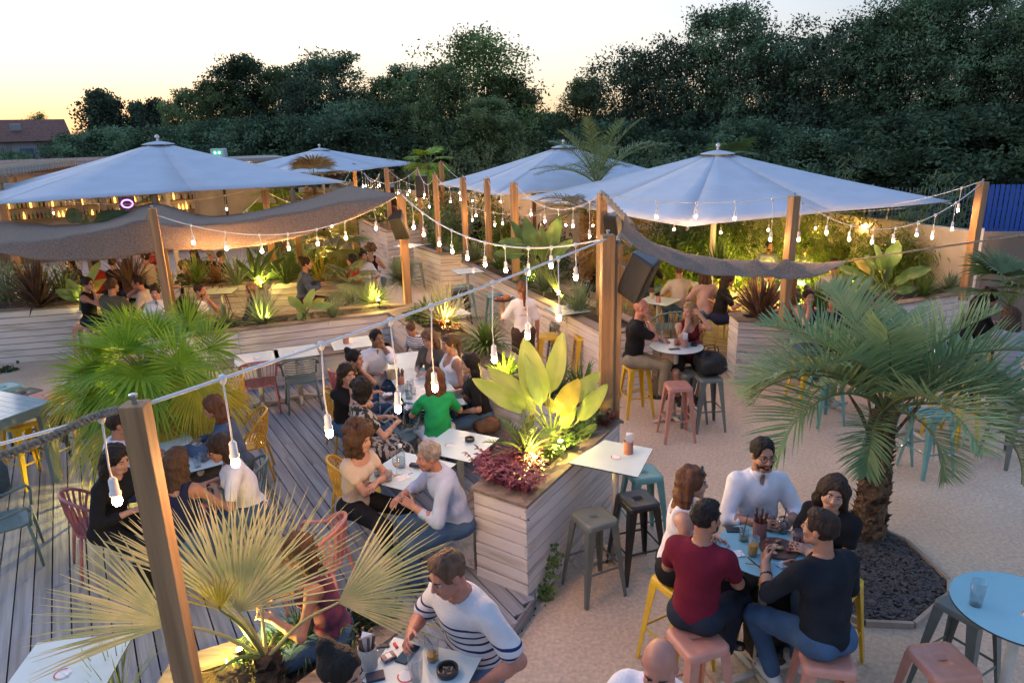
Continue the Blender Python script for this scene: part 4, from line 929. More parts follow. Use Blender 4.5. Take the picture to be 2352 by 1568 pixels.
# long table
cup('bread basket in a paper band on the long table', on(902, 868, z9), (.50, .40, .26), .10, .075, None); cup('terracotta cup with cutlery on the long table', on(921, 882, z9), (.42, .14, .12), .12, .045, 'knives')
for k, (x, y, lab) in enumerate(((879, 852, 'wine glass beside the napkin at the far left of the long table'), (916, 888, 'wine glass in front of the terracotta cup'), (922, 925, 'wine glass standing low at the near end of the long table'), (960, 872, 'stemmed glass by the grey-haired top woman'))): wineglass(lab, on(x, y, z9), (.5, .4, .3) if k == 0 else None)
for k, (x, y, lab) in enumerate(((932, 898, 'small tumbler left of the long table bottle'), (945, 885, 'small tumbler at the middle of the long table'), (950, 905, 'short tumbler beside the woman in green'))): tumbler(lab, on(x, y, z9), .09, .033, r2=.037)
bottle('clear water bottle on the long table', on(940, 915, z9)); napkin('crumpled napkin at the near end of the long table', on(942, 938, z9), .14, .3, .02); napkin('white napkin with a blue print on the long table', on(890, 905, z9), .12, .2, .004); napkin('napkin at the far end of the long table', on(872, 862, z9), .1, .8, .02)
glasses_item('pink spectacles folded on the long table', on(886, 893, z9), .2, 1.0, False)
cup('terracotta cup without cutlery on the empty corner table', on(795, 788, z9), (.42, .14, .12), .13, .045, None)
# table by the palm trunk, left group (two tables)
table('pale table behind the left fan palm trunk with drinks', sqt(455, 1050, .62, .6, .9), z=.9); table('pale table left of the foreground post, mostly hidden', sqt(372, 1022, .6, .6, .9), z=.9)
tumbler('empty tumbler in front of the long brown hair', on(455, 1072, z9), .11, .035); tumbler('tall empty tumbler beside the woman in round glasses', on(468, 1060, z9), .12, .035)
flat('notebook', 'open white notebook before the denim sleeves', 'notebook', on(440, 1022, z9), (.22, .17, .008), -.3, mat('paper_white', (.75, .75, .76)), 0); flat('wallet', 'dark red spectacle case on the left group table', 'case', on(452, 1035, z9+.01), (.15, .06, .02), .3, mat('red_leather', (.18, .015, .03), .5), .006)
# round table 2
cup('pink cup of napkins on the round white bar table', on(1572, 797, Z1_), (.40, .20, .18), .12, .045, 'napkin'); tumbler('tumbler of orange-red cocktail on the round white bar table', on(1554, 793, Z1_), .12, .036, (.55, .1, .02), .6, True)
flat('phone', 'phone lying on the round white bar table', 'phone', on(1549, 802, Z1_), (.15, .07, .009), .1, mat('phone_case', (.012, .015, .02)), .003); ashtray('black ashtray on the round white bar table', on(1594, 794, Z1_), .045)
flat('pouch', 'dark red pouch on the round white bar table', 'pouch', on(1603, 789, Z1_), (.12, .08, .04), .3, mat('red_leather', (.18, .015, .03)), .015)

# ================================================================== stools
for c, px, py, z, rz, lab, zb in (
    ('grey', 1365, 1183, .76, .45, 'grey metal bar stool standing nearest the corner of the near planter', 0),
    ('black', 1465, 1143, .76, .30, 'black metal bar stool between the grey and the teal one by the napkin table', 0),
    ('teal', 1478, 1082, .76, .2, 'teal metal bar stool under the corner of the square white bar table', 0),
    ('salmon', 1558, 882, .76, .05, 'salmon bar stool standing empty in front of the round white bar table', 0),
    ('grey', 1627, 862, .76, .1, 'grey bar stool with a black bag on it beside the blonde woman', 0),
    ('yellow', 1258, 768, .76, .1, 'left of the two yellow bar stools in the corridor', 0),
    ('yellow', 1343, 770, .76, .1, 'right of the two yellow bar stools in the corridor', 0),
    ('grey', 1285, 742, .76, .1, 'grey bar stool behind the corridor table, above the yellow ones', 0),
    ('black', 1055, 664, .76, .3, 'black bar stool partly behind the silver spiky plant', 0),
    ('teal', 1066, 655, .76, .4, 'teal bar stool behind the black one in the corridor', 0),
    ('teal', 1138, 676, .76, .3, 'teal bar stool under the waitress tray', 0),
    ('grey', 915, 588, .76, .2, 'grey bar stool left of the post with the small loudspeaker', 0),
    ('grey', 955, 601, .76, .2, 'grey bar stool right of the post with the small loudspeaker', 0),
    ('yellow', 45, 968, .91, -.45, 'yellow bar stool in front of the tiled table', .15),
    ('grey', 122, 940, .91, -.45, 'blue-grey bar stool at the right end of the tiled table', .15),
    ('teal', 12, 886, .91, -.45, 'teal bar stool behind the tiled table', .15),
    ('black', 58, 900, .91, -.45, 'low black bar stool with a pale seat behind the tiled table', .15),
    ('salmon', 98, 906, .91, -.45, 'salmon bar stool at the far right corner of the tiled table', .15),
    ('salmon', 2168, 1512, .76, .12, 'dull rose bar stool at the bottom right before the blue table', 0),
    ('grey', 2225, 1385, .76, .5, 'dark grey bar stool half under the right-edge blue table', 0),
    ('salmon', 1602, 1462, .76, .35, 'salmon bar stool under the man in burgundy', 0),
    ('salmon', 1898, 1500, .76, -.2, 'salmon bar stool under the man in the dark shirt', 0),
    ('yellow', 1560, 1330, .76, .5, 'yellow bar stool under the woman in the white tank top', 0),
    ('yellow', 1735, 1245, .76, .1, 'yellow bar stool under the man in the white shirt', 0),
    ('yellow', 1920, 1330, .76, .8, 'yellow bar stool under the curly-haired woman in black', 0),
    ('yellow', 1462, 836, .76, .2, 'yellow bar stool under the bald man in the black T-shirt', 0),
    ('grey', 1583, 850, .76, .3, 'bar stool under the blonde woman', 0),
    ('salmon', 192, 745, .76, .2, 'salmon bar stool under the woman in the sleeveless black top', 0),
    ('yellow', 1857, 822, .76, .2, 'yellow bar stool with a navy jacket behind the big palm', 0),
    ('teal', 1900, 850, .76, .2, 'teal bar stool behind the big palm leaves', 0),
    ('teal', 2052, 930, .76, .4, 'teal bar stool showing through the middle of the big palm', 0),
    ('teal', 2145, 945, .76, .2, 'teal bar stool seen through the right leaves of the big palm', 0),
    ('teal', 2300, 838, .76, .3, 'teal bar stool under the woman in the grey T-shirt', 0),
    ('grey', 2335, 925, .76, .2, 'pale stool at the far right behind the palm leaves', 0),
    ('teal', 1078, 1555, .91, .3, 'teal bar stool under the man in the striped T-shirt', .15)):
    p = G(px, py, z); stool(c, p, rz, lab, zb)
ys = G(2195, 905, .62)       # yellow high chair behind the palm
hc = dup(STOOLS['yellow'], (ys[0], ys[1], 0), .5, 'big yellow bar chair with a backrest seen through the palm leaves', 1.15); 
q = MB(); q.tube([(-.17, -.15, .76), (-.185, -.185, 1.0), (-.16, -.19, 1.04), (.16, -.19, 1.04), (.185, -.185, 1.0), (.17, -.15, .76)], .016, 7); q.box((0, -.185, .93), (.3, .012, .10)); q.build('backrest', paint('yellow', C_YEL), hc, smooth=True)
table('round pale bar table hidden behind the big palm', center=G(2110, 815, 1.1)[:2], r=.4, z=1.1, z0=0); table('bar table behind the left leaves of the big palm', center=G(1925, 768, 1.1)[:2], r=.36, z=1.1, z0=0)
table('long bar table in front of the couple at the right edge', sqt(2330, 800, .6, .4, 1.1, .5), z=1.1, z0=0)

# chairs
for k, px, py, rz, lab, z in (
    ('slat_pink', 598, 880, .35, 'pink slatted armchair at the empty tables', .15), ('rib_grey', 692, 872, .36, 'sage ribbed armchair to the right of the pink one', .15),
    ('mesh_yellow', 822, 1130, -1.15+PI*0, 'yellow lattice chair under the curly-haired woman', .15), ('hoop_blue', 915, 1005, 2.6, 'blue-grey spindle armchair empty before the couple table', .15),
    ('hoop_blue', 862, 985, -.9, 'blue-grey spindle armchair under the woman in the patterned dress', .15), ('mesh_yellow', 800, 955, -1.1, 'yellow lattice chair behind the woman with the long dark hair', .15),
    ('slat_pink', 805, 905, -.8, 'pink armchair behind the woman with the bun at the long table', .15), ('rib_grey', 985, 985, .25, 'sage ribbed armchair under the woman in green', .15),
    ('slat_pink', 232, 1205, -.9, 'pink slatted armchair at the left with a woman in black', .15), ('slat_pink', 452, 1215, -.1, 'pink slatted armchair behind the fan palm leaves', .15),
    ('slat_pink', 730, 1290, 1.5, 'pink slatted armchair behind the silver fan palm on the right', .15), ('mesh_yellow', 568, 1020, 1.9, 'yellow lattice chair at the right of the palm trunk', .15),
    ('hoop_grey', 560, 1130, 1.7, 'grey spindle chair under the woman in round glasses', .15), ('mesh_yellow', 520, 930, 2.3, 'yellow lattice chair half hidden behind the fan palm', .15),
    ('hoop_grey', 268, 1060, -1.2, 'blue-grey chair under the person in the white shirt', .15), ('hoop_grey', 15, 1200, -1.0, 'grey chair at the left edge with a denim jacket', .15),
    ('slat_salmon', 1658, 735, -1.3, 'salmon slatted chair under the woman in the black dress', .19), ('mesh_orange', 1582, 700, -.1, 'bright orange lattice chair on the terrace', .19), ('mesh_yellow', 1550, 700, -.5, 'small yellow lattice chair beside the orange one', .19),
    ('hoop_grey', 1530, 752, .3, 'grey spindle armchair empty on the terrace', .19), ('slat_salmon', 1745, 668, .2, 'salmon slatted chair behind the bronze flax', .19), ('hoop_grey', 1617, 696, 0, 'grey chair beside the orange lattice chair', .19),
    ('rib_grey', 478, 620, .6, 'pale chair under the grey-haired man in black', 0), ('slat_salmon', 165, 625, .4, 'salmon chair under the left sail', 0)):
    p = G(px, py, z+.42); chair(k, p, rz, lab, z)
table('pale table on the terrace with cups and straws', sqt(1512, 690, .62, -.68, .94), z=.94, z0=.19); table('terrace table behind the orange chair', sqt(1600, 655, .62, -.68, .94, .62), z=.94, z0=.19)
table('table under the left sail with the seated group', sqt(420, 640, .7, .1, .75, 1.2), z=.75, z0=0); table('table before the seated row at the left', sqt(300, 720, .6, .3, .9, .9), z=.9, z0=0)
table('narrow plank bar table beyond the empty tables', sqt(505, 668, .6, .1, 1.04), z=1.04, z0=0); table('small table between the denim jacket and the woman in red', sqt(800, 688, .6, .2, .9), z=.9, z0=0)
table('table with a napkin behind the low planter', sqt(565, 745, .6, .3, .9), z=.9, z0=0); table('table before the man in the white T-shirt at the left', sqt(470, 745, .6, .3, .9), z=.9, z0=0)
cup('cup with straws on the terrace table', on(1497, 686, .94), (.5, .45, .4), .12, .04, 'knives'); cup('terracotta cup on the terrace table', on(1512, 694, .94), (.4, .16, .1), .11, .045, None)

# bags and clothes
def bag(label, p, s, m, rz=0, lumps=7, seed=1, cat='bag', name='handbag', strap=True):
    R_ = random.Random(seed); t = thing(name, label, cat, tuple(p), rz); n, k = 20, 12; q = MB(); vs = []
    for i in range(k+1):
        th = PI*i/k
        for j in range(n):
            a = 2*PI*j/n; f = 1+.10*math.sin(3*a+seed)*math.sin(th*2)+.07*math.sin(7*a+i)+.05*R_.uniform(-1, 1)
            sx = abs(math.cos(a))**.6*math.copysign(1, math.cos(a)); sy = abs(math.sin(a))**.6*math.copysign(1, math.sin(a))
            z = -math.copysign(abs(math.cos(th))**.7, math.cos(th))
            vs.append((s[0]*math.sin(th)**.6*sx*f, s[1]*math.sin(th)**.6*sy*f, s[2]*(1+z)*(1+.1*math.sin(a*2+seed)*(z > 0))))
    q.add(vs, [(i*n+j, i*n+(j+1) % n, (i+1)*n+(j+1) % n, (i+1)*n+j) for i in range(k) for j in range(n)]); o = q.build('body', m, t, smooth=True)
    if strap:
        for d_ in (-.3, .3): q = MB(); q.tube([(-s[0]*.5, s[1]*d_, s[2]*1.8), (-s[0]*.35, s[1]*d_, s[2]*2.6), (s[0]*.35, s[1]*d_, s[2]*2.6), (s[0]*.5, s[1]*d_, s[2]*1.8)], .008, 6); q.build('handle', m, t, smooth=True)
    return t
BLF = mat('black_leather', (.012, .012, .014), .35, bump=.2, bscale=80)
bag('black backpack heaped on the grey stool by the blonde woman', G(1630, 858, .765), (.20, .17, .15), mat('black_nylon', (.012, .013, .016), .6, bump=.6, bscale=30), .2, seed=3, name='backpack')
bag('black leather handbag on the bench beside the woman in green', G(1093, 965, .58)+vec3(0, 0, 0), (.16, .09, .12), BLF, .4, seed=2)
bag('mauve-brown tote with handles on the bench behind the black handbag', G(1080, 940, .58), (.13, .09, .12), mat('mauve_leather', (.16, .09, .09), .5), .4, seed=5)
bag('heap of brown leather bag and jacket on the bench', G(1118, 990, .58), (.16, .13, .08), mat('brown_leather', (.14, .06, .03), .6, bump=.8, bscale=20, var=.4), .3, seed=6, strap=False)
bag('grey denim jacket hung over the sage armchair', G(1052, 962, .62), (.07, .05, .17), mat('grey_denim', (.16, .20, .24), .9, bump=.6, bscale=40), .3, seed=7, strap=False, cat='jacket', name='denim_jacket')
bag('dark green and brown jacket draped between the salmon stools', G(1760, 1520, .05), (.17, .15, .32), mat('khaki_jacket', (.025, .032, .02), .95, bump=.8, bscale=25, var=.5, col2=(.06, .03, .015)), .2, seed=8, strap=False, cat='jacket', name='jacket')
bag('brown leather bag standing on the deck beside the foreground post', G(338, 1358, .15), (.13, .09, .15), mat('dark_brown_leather', (.045, .025, .02), .6), -.4, seed=9)
bag('denim jacket hanging on the chair at the left edge', G(5, 1140, .65), (.06, .12, .20), mat('blue_denim', (.04, .08, .13), .9, bump=.6, bscale=40), .1, seed=10, strap=False, cat='jacket', name='denim_jacket')
# ================================================================== kerbed palm bed
BED = [G(*p, 0)[:2] for p in ((1700, 1352), (1790, 1262), (1990, 1208), (2080, 1248), (2178, 1340), (2178, 1372), (2098, 1442), (1985, 1437), (1890, 1400))]
bc = sum(BED)/len(BED)
kb = thing('planting_bed', 'angular palm bed with a pale kerb and dark slate chips', 'planting bed', (bc[0], bc[1], 0))
KM = mat('pale_kerb', (.36, .30, .25), .85, var=.2, scale=4, bump=.3); Q = [p-bc for p in BED]
if poly_area(Q) < 0: Q = Q[::-1]
for i in range(len(Q)):
    a, b = Q[i], Q[(i+1) % len(Q)]; k = MB(); d = unit(b-a); k.beam((*(a+d*.008), .02), (*(b-d*.008), .02), .032, .075); k.build('kerb_board', KM, kb)
SL = mat('slate_chip', (.055, .055, .062), .8, rand=.5, var=.4, scale=30)
k = MB(); k.prism([tuple(p*.985) for p in Q], .0035, .02); k.build('soil', mat('dark_bed', (.03, .03, .034), .9, bump=1, bscale=60), kb)
k = MB(); R_ = random.Random(11)
from math import cos, sin
def inpoly(p, Q):
    c = False; j = len(Q)-1
    for i in range(len(Q)):
        if (Q[i][1] > p[1]) != (Q[j][1] > p[1]) and p[0] < (Q[j][0]-Q[i][0])*(p[1]-Q[i][1])/(Q[j][1]-Q[i][1])+Q[i][0]: c = not c
        j = i
    return c
n = 0
while n < 3800:
    p = (R_.uniform(-1.2, 1.2), R_.uniform(-1.0, 1.0))
    if not inpoly((p[0]*1.03, p[1]*1.03), Q): continue
    n += 1; s = R_.uniform(.008, .03) if n % 14 else R_.uniform(.03, .055); a = R_.uniform(0, 6.3); ti_ = R_.uniform(-.5, .5)
    Rm = np.array(Matrix.Rotation(a, 3, 'Z') @ Matrix.Rotation(ti_, 3, 'X')); z = .022+R_.uniform(0, .012)
    pts = [(-s, -s*.5, 0), (s*.6, -s*.7, 0), (s, s*.3, 0), (-s*.2, s*.7, 0)]
    vs = [np.array([p[0], p[1], z])+Rm @ np.array((x, y, zz)) for zz in (-.003, .004) for x, y, _ in pts]
    k.add(vs, [(4, 5, 6, 7), (0, 1, 5, 4), (1, 2, 6, 5), (2, 3, 7, 6), (3, 0, 4, 7)])
o = k.build('slate_chips', SL, kb); tag(o, kind='stuff')
# ================================================================== plants
def leafm(n, c, c2=None, tl=.25, **k): return mat('leaf_'+n, c, k.pop('rough', .45), col2=c2 or tuple(x*.6 for x in c), scale=k.pop('scale', 5), rand=.12, translucent=tl, **k)
L_FAN = leafm('fan_green', (.34, .50, .045), (.20, .37, .03), .35); L_FANY = leafm('fan_yellowed', (.58, .48, .06), (.40, .40, .05), .35); L_SIL = leafm('silver_fan', (.56, .52, .30), (.30, .36, .20)); L_BUT = leafm('blue_green_frond', (.23, .37, .17), (.15, .29, .14)); L_BUTY = leafm('frond_tipped', (.36, .44, .20), (.23, .34, .15)); L_BAN = leafm('banana', (.33, .42, .12), (.24, .35, .08), .35, bump=.2, bscale=30, stretch=(1, 1, 1)); L_BANY = leafm('banana_yellow', (.42, .36, .07), (.28, .25, .05), .35); L_GRN = leafm('strap_green', (.12, .21, .045)); L_GG = leafm('grey_green', (.20, .28, .15)); L_BRZ = leafm('bronze_flax', (.15, .085, .05), (.07, .045, .03)); L_DKG = leafm('deep_green', (.035, .085, .025)); L_BAM = leafm('bamboo', (.24, .33, .04), (.13, .22, .03), .4); L_PUR = leafm('purple_heart', (.30, .085, .12), (.17, .045, .08), .15); L_DRY = leafm('dry_frond', (.30, .22, .09), (.18, .13, .06)); L_RED = leafm('red_croton', (.22, .03, .02), (.08, .03, .02))
L_NDL = leafm('needle', (.36, .44, .24), (.22, .31, .17))
TRUNK = mat('shaggy_trunk', (.16, .10, .06), .95, var=.55, scale=22, bump=1, bscale=60); BARK = mat('bark', (.055, .045, .038), .95, var=.4, scale=6, bump=.8)
STEM = mat('green_stem', (.14, .19, .06), .6, var=.3)
def ribbon(q, pts, ws, nrm, fold=.25):
    """a blade: 3 verts across, folded along its midrib"""
    k0 = len(q.v); P = [np.asarray(p, float) for p in pts]
    for i, p in enumerate(P):
        t = unit(P[min(i+1, len(P)-1)]-P[max(i-1, 0)]); s = unit(np.cross(t, nrm)); n = np.cross(s, t); w = ws[i]/2
        q.v += [tuple(p-s*w+n*w*fold), tuple(p), tuple(p+s*w+n*w*fold)]
    for i in range(len(P)-1):
        a = k0+i*3; q.f += [(a, a+1, a+4, a+3), (a+1, a+2, a+5, a+4)]; q.m += [q.cm, q.cm]
def path(e0, e1, L, n, p0=(0, 0, 0), pw=1.0):
    """curve in the YZ plane, elevation running from e0 to e1"""
    P = [np.array(p0, float)]; T = []
    for i in range(n):
        u = (i+.5)/n; e_ = e0+(e1-e0)*u**pw; d = np.array([0, math.cos(e_), math.sin(e_)]); P.append(P[-1]+d*L/n); T.append(d)
    T.append(T[-1]); return P, T
def fan_frond(R, pet, e0, droop, n=34, spread=2.5, w=.045, seed=0, cup=.25, tipdroop=.3, free=.45, lift=0.0, wig=.05):
    r = random.Random(seed); q = MB(); q.cm = 1; P, T = path(e0, e0-droop*.5, pet, 7); q.tube(P, [.013-.006*i/7 for i in range(8)], 5)
    q.cm = 0; hub = P[-1]; e1 = e0-droop*.5-droop*.25+lift; f = np.array([0, math.cos(e1), math.sin(e1)]); nr = np.array([0, -math.sin(e1), math.cos(e1)]); s = np.array([1., 0, 0])
    for k in range(n):
        a = -spread/2+spread*k/(n-1)+r.uniform(-.012, .012); d = f*math.cos(a)+s*math.sin(a)+nr*cup*(1-math.cos(a*.7)+.1); d = unit(d); RR = R*(.80+.20*math.cos(a*.75))*r.uniform(.93, 1.04); td = tipdroop*r.uniform(.6, 1.4); sg = r.uniform(-wig, wig)
        pts = [];
        for j in range(6): u = j/5; pts.append(hub+d*RR*u+np.array([0, 0, -1])*td*RR*max(0, u-.35)**2+s*sg*RR*u*u)
        da = spread/(n-1); ws = [.004, min(w, RR*.2*da*1.05), min(w, RR*.4*da*1.02), w*.82, w*.48, .002]; ribbon(q, pts, ws, nr if abs(np.dot(nr, d)) < .9 else f, .35*(1 if k % 2 else .6))
    return q
def feather_frond(L, e0, e1, n=38, ll=.42, w=.024, seed=0, vang=.5, droop=.25, start=.14, pw=1.0, jit=.12, stemc=1):
    r = random.Random(seed); q = MB(); q.cm = 1; P, T = path(e0, e1, L, 16, pw=pw); q.tube(P, [.016*(1-i/17)+.003 for i in range(17)], 5); q.cm = 0
    for k in range(n):
        u = start+(1-start)*(k+.5)/n; i = min(15, int(u*16)); fr = u*16-i; p = P[i]+(P[i+1]-P[i])*fr; t = T[i]; up = np.cross(np.array([1., 0, 0]), t)
        prof = math.sin(PI*min(1, (u-start)/(1-start)*.82+.16))**.7; l_ = ll*prof
        for sg in (-1, 1):
            fw = .45+.7*u; d = unit(np.array([sg, 0, 0])*1.0+t*fw+up*vang*r.uniform(.5, 1.3)+np.array([r.uniform(-jit, jit) for _ in range(3)])); pts = []
            for j in range(5): v = j/4; pts.append(p+d*l_*v-np.array([0, 0, 1])*droop*l_*v*v*r.uniform(.8, 1.2))
            ribbon(q, pts, [w*.6, w, w*.95, w*.6, .001], up, .3)
    return q
def rooted(t, meshes, mats, items):
    """place copies of frond meshes round a crown: items = (variant, azimuth, origin, scale)"""
    protos = {}
    for v, az, o_, sc in items:
        if v not in protos: o = meshes[v].build('frond', mats[v], t, smooth=False); protos[v] = o
        else: o = protos[v].copy(); COL.objects.link(o); o.parent = t; CH.setdefault(t.name, []).append(o)
        o.location = o_; o.rotation_euler = (random.uniform(-.06, .06), random.uniform(-.1, .1), az); o.scale = (sc,)*3
def trunk_mesh(h, r0, r1, seed=0, rough=.16, n=14, m=None, shag=0):
    r = random.Random(seed); q = MB(); k = max(6, int(h/.06)); 
    rings = []
    for i in range(k+1):
        u = i/k; R = r0+(r1-r0)*u
        for j in range(n): a = 2*PI*j/n; rr = R*(1+rough*r.uniform(-1, 1)+.12*((i+j) % 2)); q.v.append((rr*math.cos(a), rr*math.sin(a), h*u))
    for i in range(k):
        for j in range(n): q.f.append((i*n+j, i*n+(j+1) % n, (i+1)*n+(j+1) % n, (i+1)*n+j)); q.m.append(0)
    q.f.append(tuple(k*n+j for j in range(n))); q.m.append(0)
    for i in range(shag):   # old leaf bases
        z = r.uniform(.02, h); a = r.uniform(0, 6.28); R = r0+(r1-r0)*z/h; d = np.array([math.cos(a), math.sin(a), 0]); s = np.array([-d[1], d[0], 0]); p = d*R*.95+np.array([0, 0, z]); l_ = r.uniform(.05, .13)*R/.16; w = r.uniform(.02, .045); tip = p+d*l_*.7+np.array([0, 0, l_*.8])
        q.add([p-s*w, p+s*w, p+s*w*.4+d*l_*.3+np.array([0, 0, l_*.55]), tip, p-s*w*.4+d*l_*.3+np.array([0, 0, l_*.5]), p-d*.02-np.array([0, 0, .03])], [(0, 1, 2, 3), (0, 3, 4), (5, 1, 0), (0, 4, 3)])
    return q
# --- big green fan palm on the left
gp = G(372, 1075, .3); gx, gy = gp[0], gp[1]
def ztop(py, x, y):
    lo, hi = -1, 8
    for _ in range(40):
        m_ = (lo+hi)/2
        if topx((x, y, m_))[1] > py: lo = m_
        else: hi = m_
    return lo
zc = ztop(868, gx, gy)
t = thing('fan_palm', 'bright green fan palm with a shaggy trunk to the right of the tiled table', 'palm', (gx, gy, .15), 0, 'palms in the yard'); zc -= .15
trunk_mesh(zc, .17, .14, 3, shag=150).build('trunk', TRUNK, t)
FV = {}; FM = {}
for i, (e_, dr, td) in enumerate(((1.0, .3, .15), (.7, .3, .18), (.35, .45, .3), (.0, .6, .5), (-.5, .6, .9))):
    FV[i] = fan_frond(.60, .46 if i < 4 else .38, e_, dr, 34, 3.3, .034, i, .25, td, wig=.07, lift=(-.35, -.75, -.85, -.7, -.2)[i]); FM[i] = [L_FAN if i < 4 else L_FANY, STEM]
FV[5] = fan_frond(.62, .45, -.2, .7, 38, 2.8, .042, 9, .1, .7); FM[5] = [L_FANY, STEM]
items = []
for v, n_, ph_ in ((0, 5, .2), (1, 6, .5), (2, 7, .1), (3, 8, .4), (5, 9, .0), (4, 9, .3)):
    for k in range(n_): items.append((v, ph_+2*PI*k/n_+random.uniform(-.15, .15), (0, 0, zc-(.0, .02, .05, .09, .16, .22)[v if v < 4 else (5 if v == 4 else 4)]), random.uniform(.9, 1.08)))
rooted(t, FV, FM, items)
GPT = t; GPC = np.array([gx, gy, zc+.15])
# --- silver fan palm in the foreground, fronds placed one by one
def aimed_fan(t, org, hub, tip, R, seed, n=36, spread=2.3, w=.028, nrm=None, td=.12, m=None, wig=.03, pet_r=.010, bend=.06, cup=.15):
    org, hub, tip = (np.asarray(a, float) for a in (org, hub, tip)); o0 = np.array(t.location); r = random.Random(seed); q = MB(); q.cm = 1
    mid = (org+hub)/2+np.array([0, 0, bend]); q.tube([p-o0 for p in catmull([org, mid, hub], 8)], [pet_r*1.5-pet_r*.8*i/8 for i in range(9)], 6); q.cm = 0
    f = unit(tip-hub); nr = np.asarray(nrm if nrm is not None else (0, -.8, .6), float); nr = unit(nr-np.dot(nr, f)*f); s = np.cross(f, nr); h = hub-o0
    for k in range(n):
        a = -spread/2+spread*k/(n-1)+r.uniform(-.015, .015); d = unit(f*math.cos(a)+s*math.sin(a)+nr*cup*(1-math.cos(a))); RR = R*(.74+.26*math.cos(a*.8))*r.uniform(.92, 1.05); g_ = td*r.uniform(.4, 1.6); sw = r.uniform(-wig, wig)
        pts = [h+d*RR*u-np.array([0, 0, 1])*g_*RR*max(0, u-.3)**2+np.cross(d, nr)*sw*RR*u*u for u in (0, .18, .36, .55, .78, 1)]; da = spread/(n-1)
        ribbon(q, pts, [.004, min(w, RR*.18*da*1.1), min(w, RR*.36*da), w*.70, w*.36, .0015], nr, .9*(1 if k % 2 else -.6))
    return q.build('frond', m or [L_SIL, mat('silver_stem', (.38, .36, .16), .5)], t)
sb = G(612, 1512, .80); t = thing('fan_palm', 'silvery fan palm in the left foreground lit from below by a yellow spotlight', 'palm', tuple(sb), 0, 'palms in the yard')
trunk_mesh(.26, .10, .07, 5, rough=.3, shag=60).build('trunk', mat('dark_palm_base', (.05, .035, .025), .95, bump=1), t, loc=(0, 0, -.22))
BP = (sb[:2]+np.array([0, 0]), sb[:2]+np.array([1., .25]))
def SP(x, y, dy=0): return V(x, y, (sb[0], sb[1]+dy), (sb[0]+1, sb[1]+dy+.2))
aimed_fan(t, sb, SP(548, 1405, -.02), SP(590, 1110, .05), .86, 1, 40, 2.3, .022, (.1, -.85, .5))
aimed_fan(t, sb, SP(392, 1432, -.05), SP(95, 1345, -.05), .74, 2, 30, 1.35, .024, (0, -.6, .8))
aimed_fan(t, sb, SP(777, 1383, -.15), SP(1030, 1285, -.10), .78, 3, 34, 1.6, .021, (.1, -.9, .4))
aimed_fan(t, sb, SP(520, 1395, .15), SP(520, 1120, .35), .84, 4, 30, 1.8, .022, (0, -.8, .6))
aimed_fan(t, sb, SP(600, 1380, .2), SP(690, 1120, .45), .84, 5, 26, 1.7, .022, (.2, -.8, .5))
aimed_fan(t, sb, SP(450, 1340, .12), SP(225, 1160, .2), .62, 6, 16, .55, .024, (0, -.7, .7))
aimed_fan(t, sb, SP(505, 1400, -.12), SP(470, 1330, -.12), .28, 8, 16, 1.7, .018, (0, -.9, .4), m=[L_BANY, STEM])
aimed_fan(t, sb, SP(500, 1540, -.15), SP(440, 1590, -.2), .25, 9, 9, 1.2, .02, (0, -.7, .7), m=[L_DRY, STEM])
aimed_fan(t, sb, SP(650, 1450, .3), SP(800, 1440, .5), .45, 12, 18, 1.2, .024, (.2, -.7, .7), m=[L_GG, STEM])
def GP(x, y, dy=0): return V(x, y, (gx, gy+dy), (gx+1, gy+dy))
for i, (hx, hy, tx, ty, dy, R_a, spr, mm, nz) in enumerate(((412, 838, 432, 725, -.50, .62, 4.6, 0, .35), (290, 812, 235, 738, -.2, .60, 3.8, 0, .5), (478, 800, 535, 770, -.1, .58, 3.6, 0, .5), (235, 868, 150, 850, -.25, .60, 3.2, 0, .6), (355, 775, 345, 708, .1, .55, 3.4, 0, .4), (330, 865, 300, 960, -.60, .58, 3.8, 0, .7), (455, 880, 500, 975, -.5, .55, 3.0, 1, .3), (245, 925, 205, 1010, -.35, .52, 2.6, 1, .3), (500, 900, 545, 985, -.2, .5, 2.4, 1, .3), (185, 905, 140, 950, -.1, .5, 2.8, 1, .5), (430, 760, 470, 705, .25, .55, 3.2, 0, .4), (300, 760, 262, 712, .3, .5, 3.2, 0, .4))):
    aimed_fan(GPT, GPC, GP(hx, hy, dy), GP(tx, ty, dy-.12), R_a, 40+i, 40, spr, .030, ((tx-hx)*.002, -1, nz), .25 if not mm else .7, [(L_FAN, L_FANY)[mm], STEM], .05, .008, .05, .12)
# --- big blue-green feather palm on the right
bx0, by0 = G(1990, 1232, 0)[:2]; zb_ = ztop(945, bx0-.06, by0)
t = thing('feather_palm', 'big blue-green palm with arching fronds and a rough brown trunk in the kerbed bed', 'palm', (bx0, by0, 0), 0, 'palms in the yard')
trunk_mesh(zb_, .15, .10, 8, rough=.2, n=16, shag=300).build('trunk', TRUNK, t)
q = MB()
for k in range(9): a = 2*PI*k/9+.3; q.tube([(math.cos(a)*.1, math.sin(a)*.1, zb_-.25), (math.cos(a)*.2, math.sin(a)*.2, zb_-.05), (math.cos(a)*.34, math.sin(a)*.34, zb_+.12+.05*(k % 3))], [.02, .014, .008], 5)
q.build('old_leaf_stubs', TRUNK, t)
BV = {}; BM = {}
for i, (L, e0, e1, ll) in enumerate(((1.35, 1.35, .5, .50), (1.45, 1.15, -.1, .52), (1.55, .95, -.7, .54), (1.65, .85, -1.35, .56), (1.55, .55, -1.6, .56), (1.2, .2, -1.5, .5), (1.95, .95, -1.55, .58))):
    BV[i] = feather_frond(L, e0, e1, 52, ll*1.12, .022, 20+i, 1.0, .16, .16, pw=1.15); BM[i] = [L_BUT if i % 2 else L_BUTY, mat('frond_rib', (.16, .19, .08), .5)]
items = []
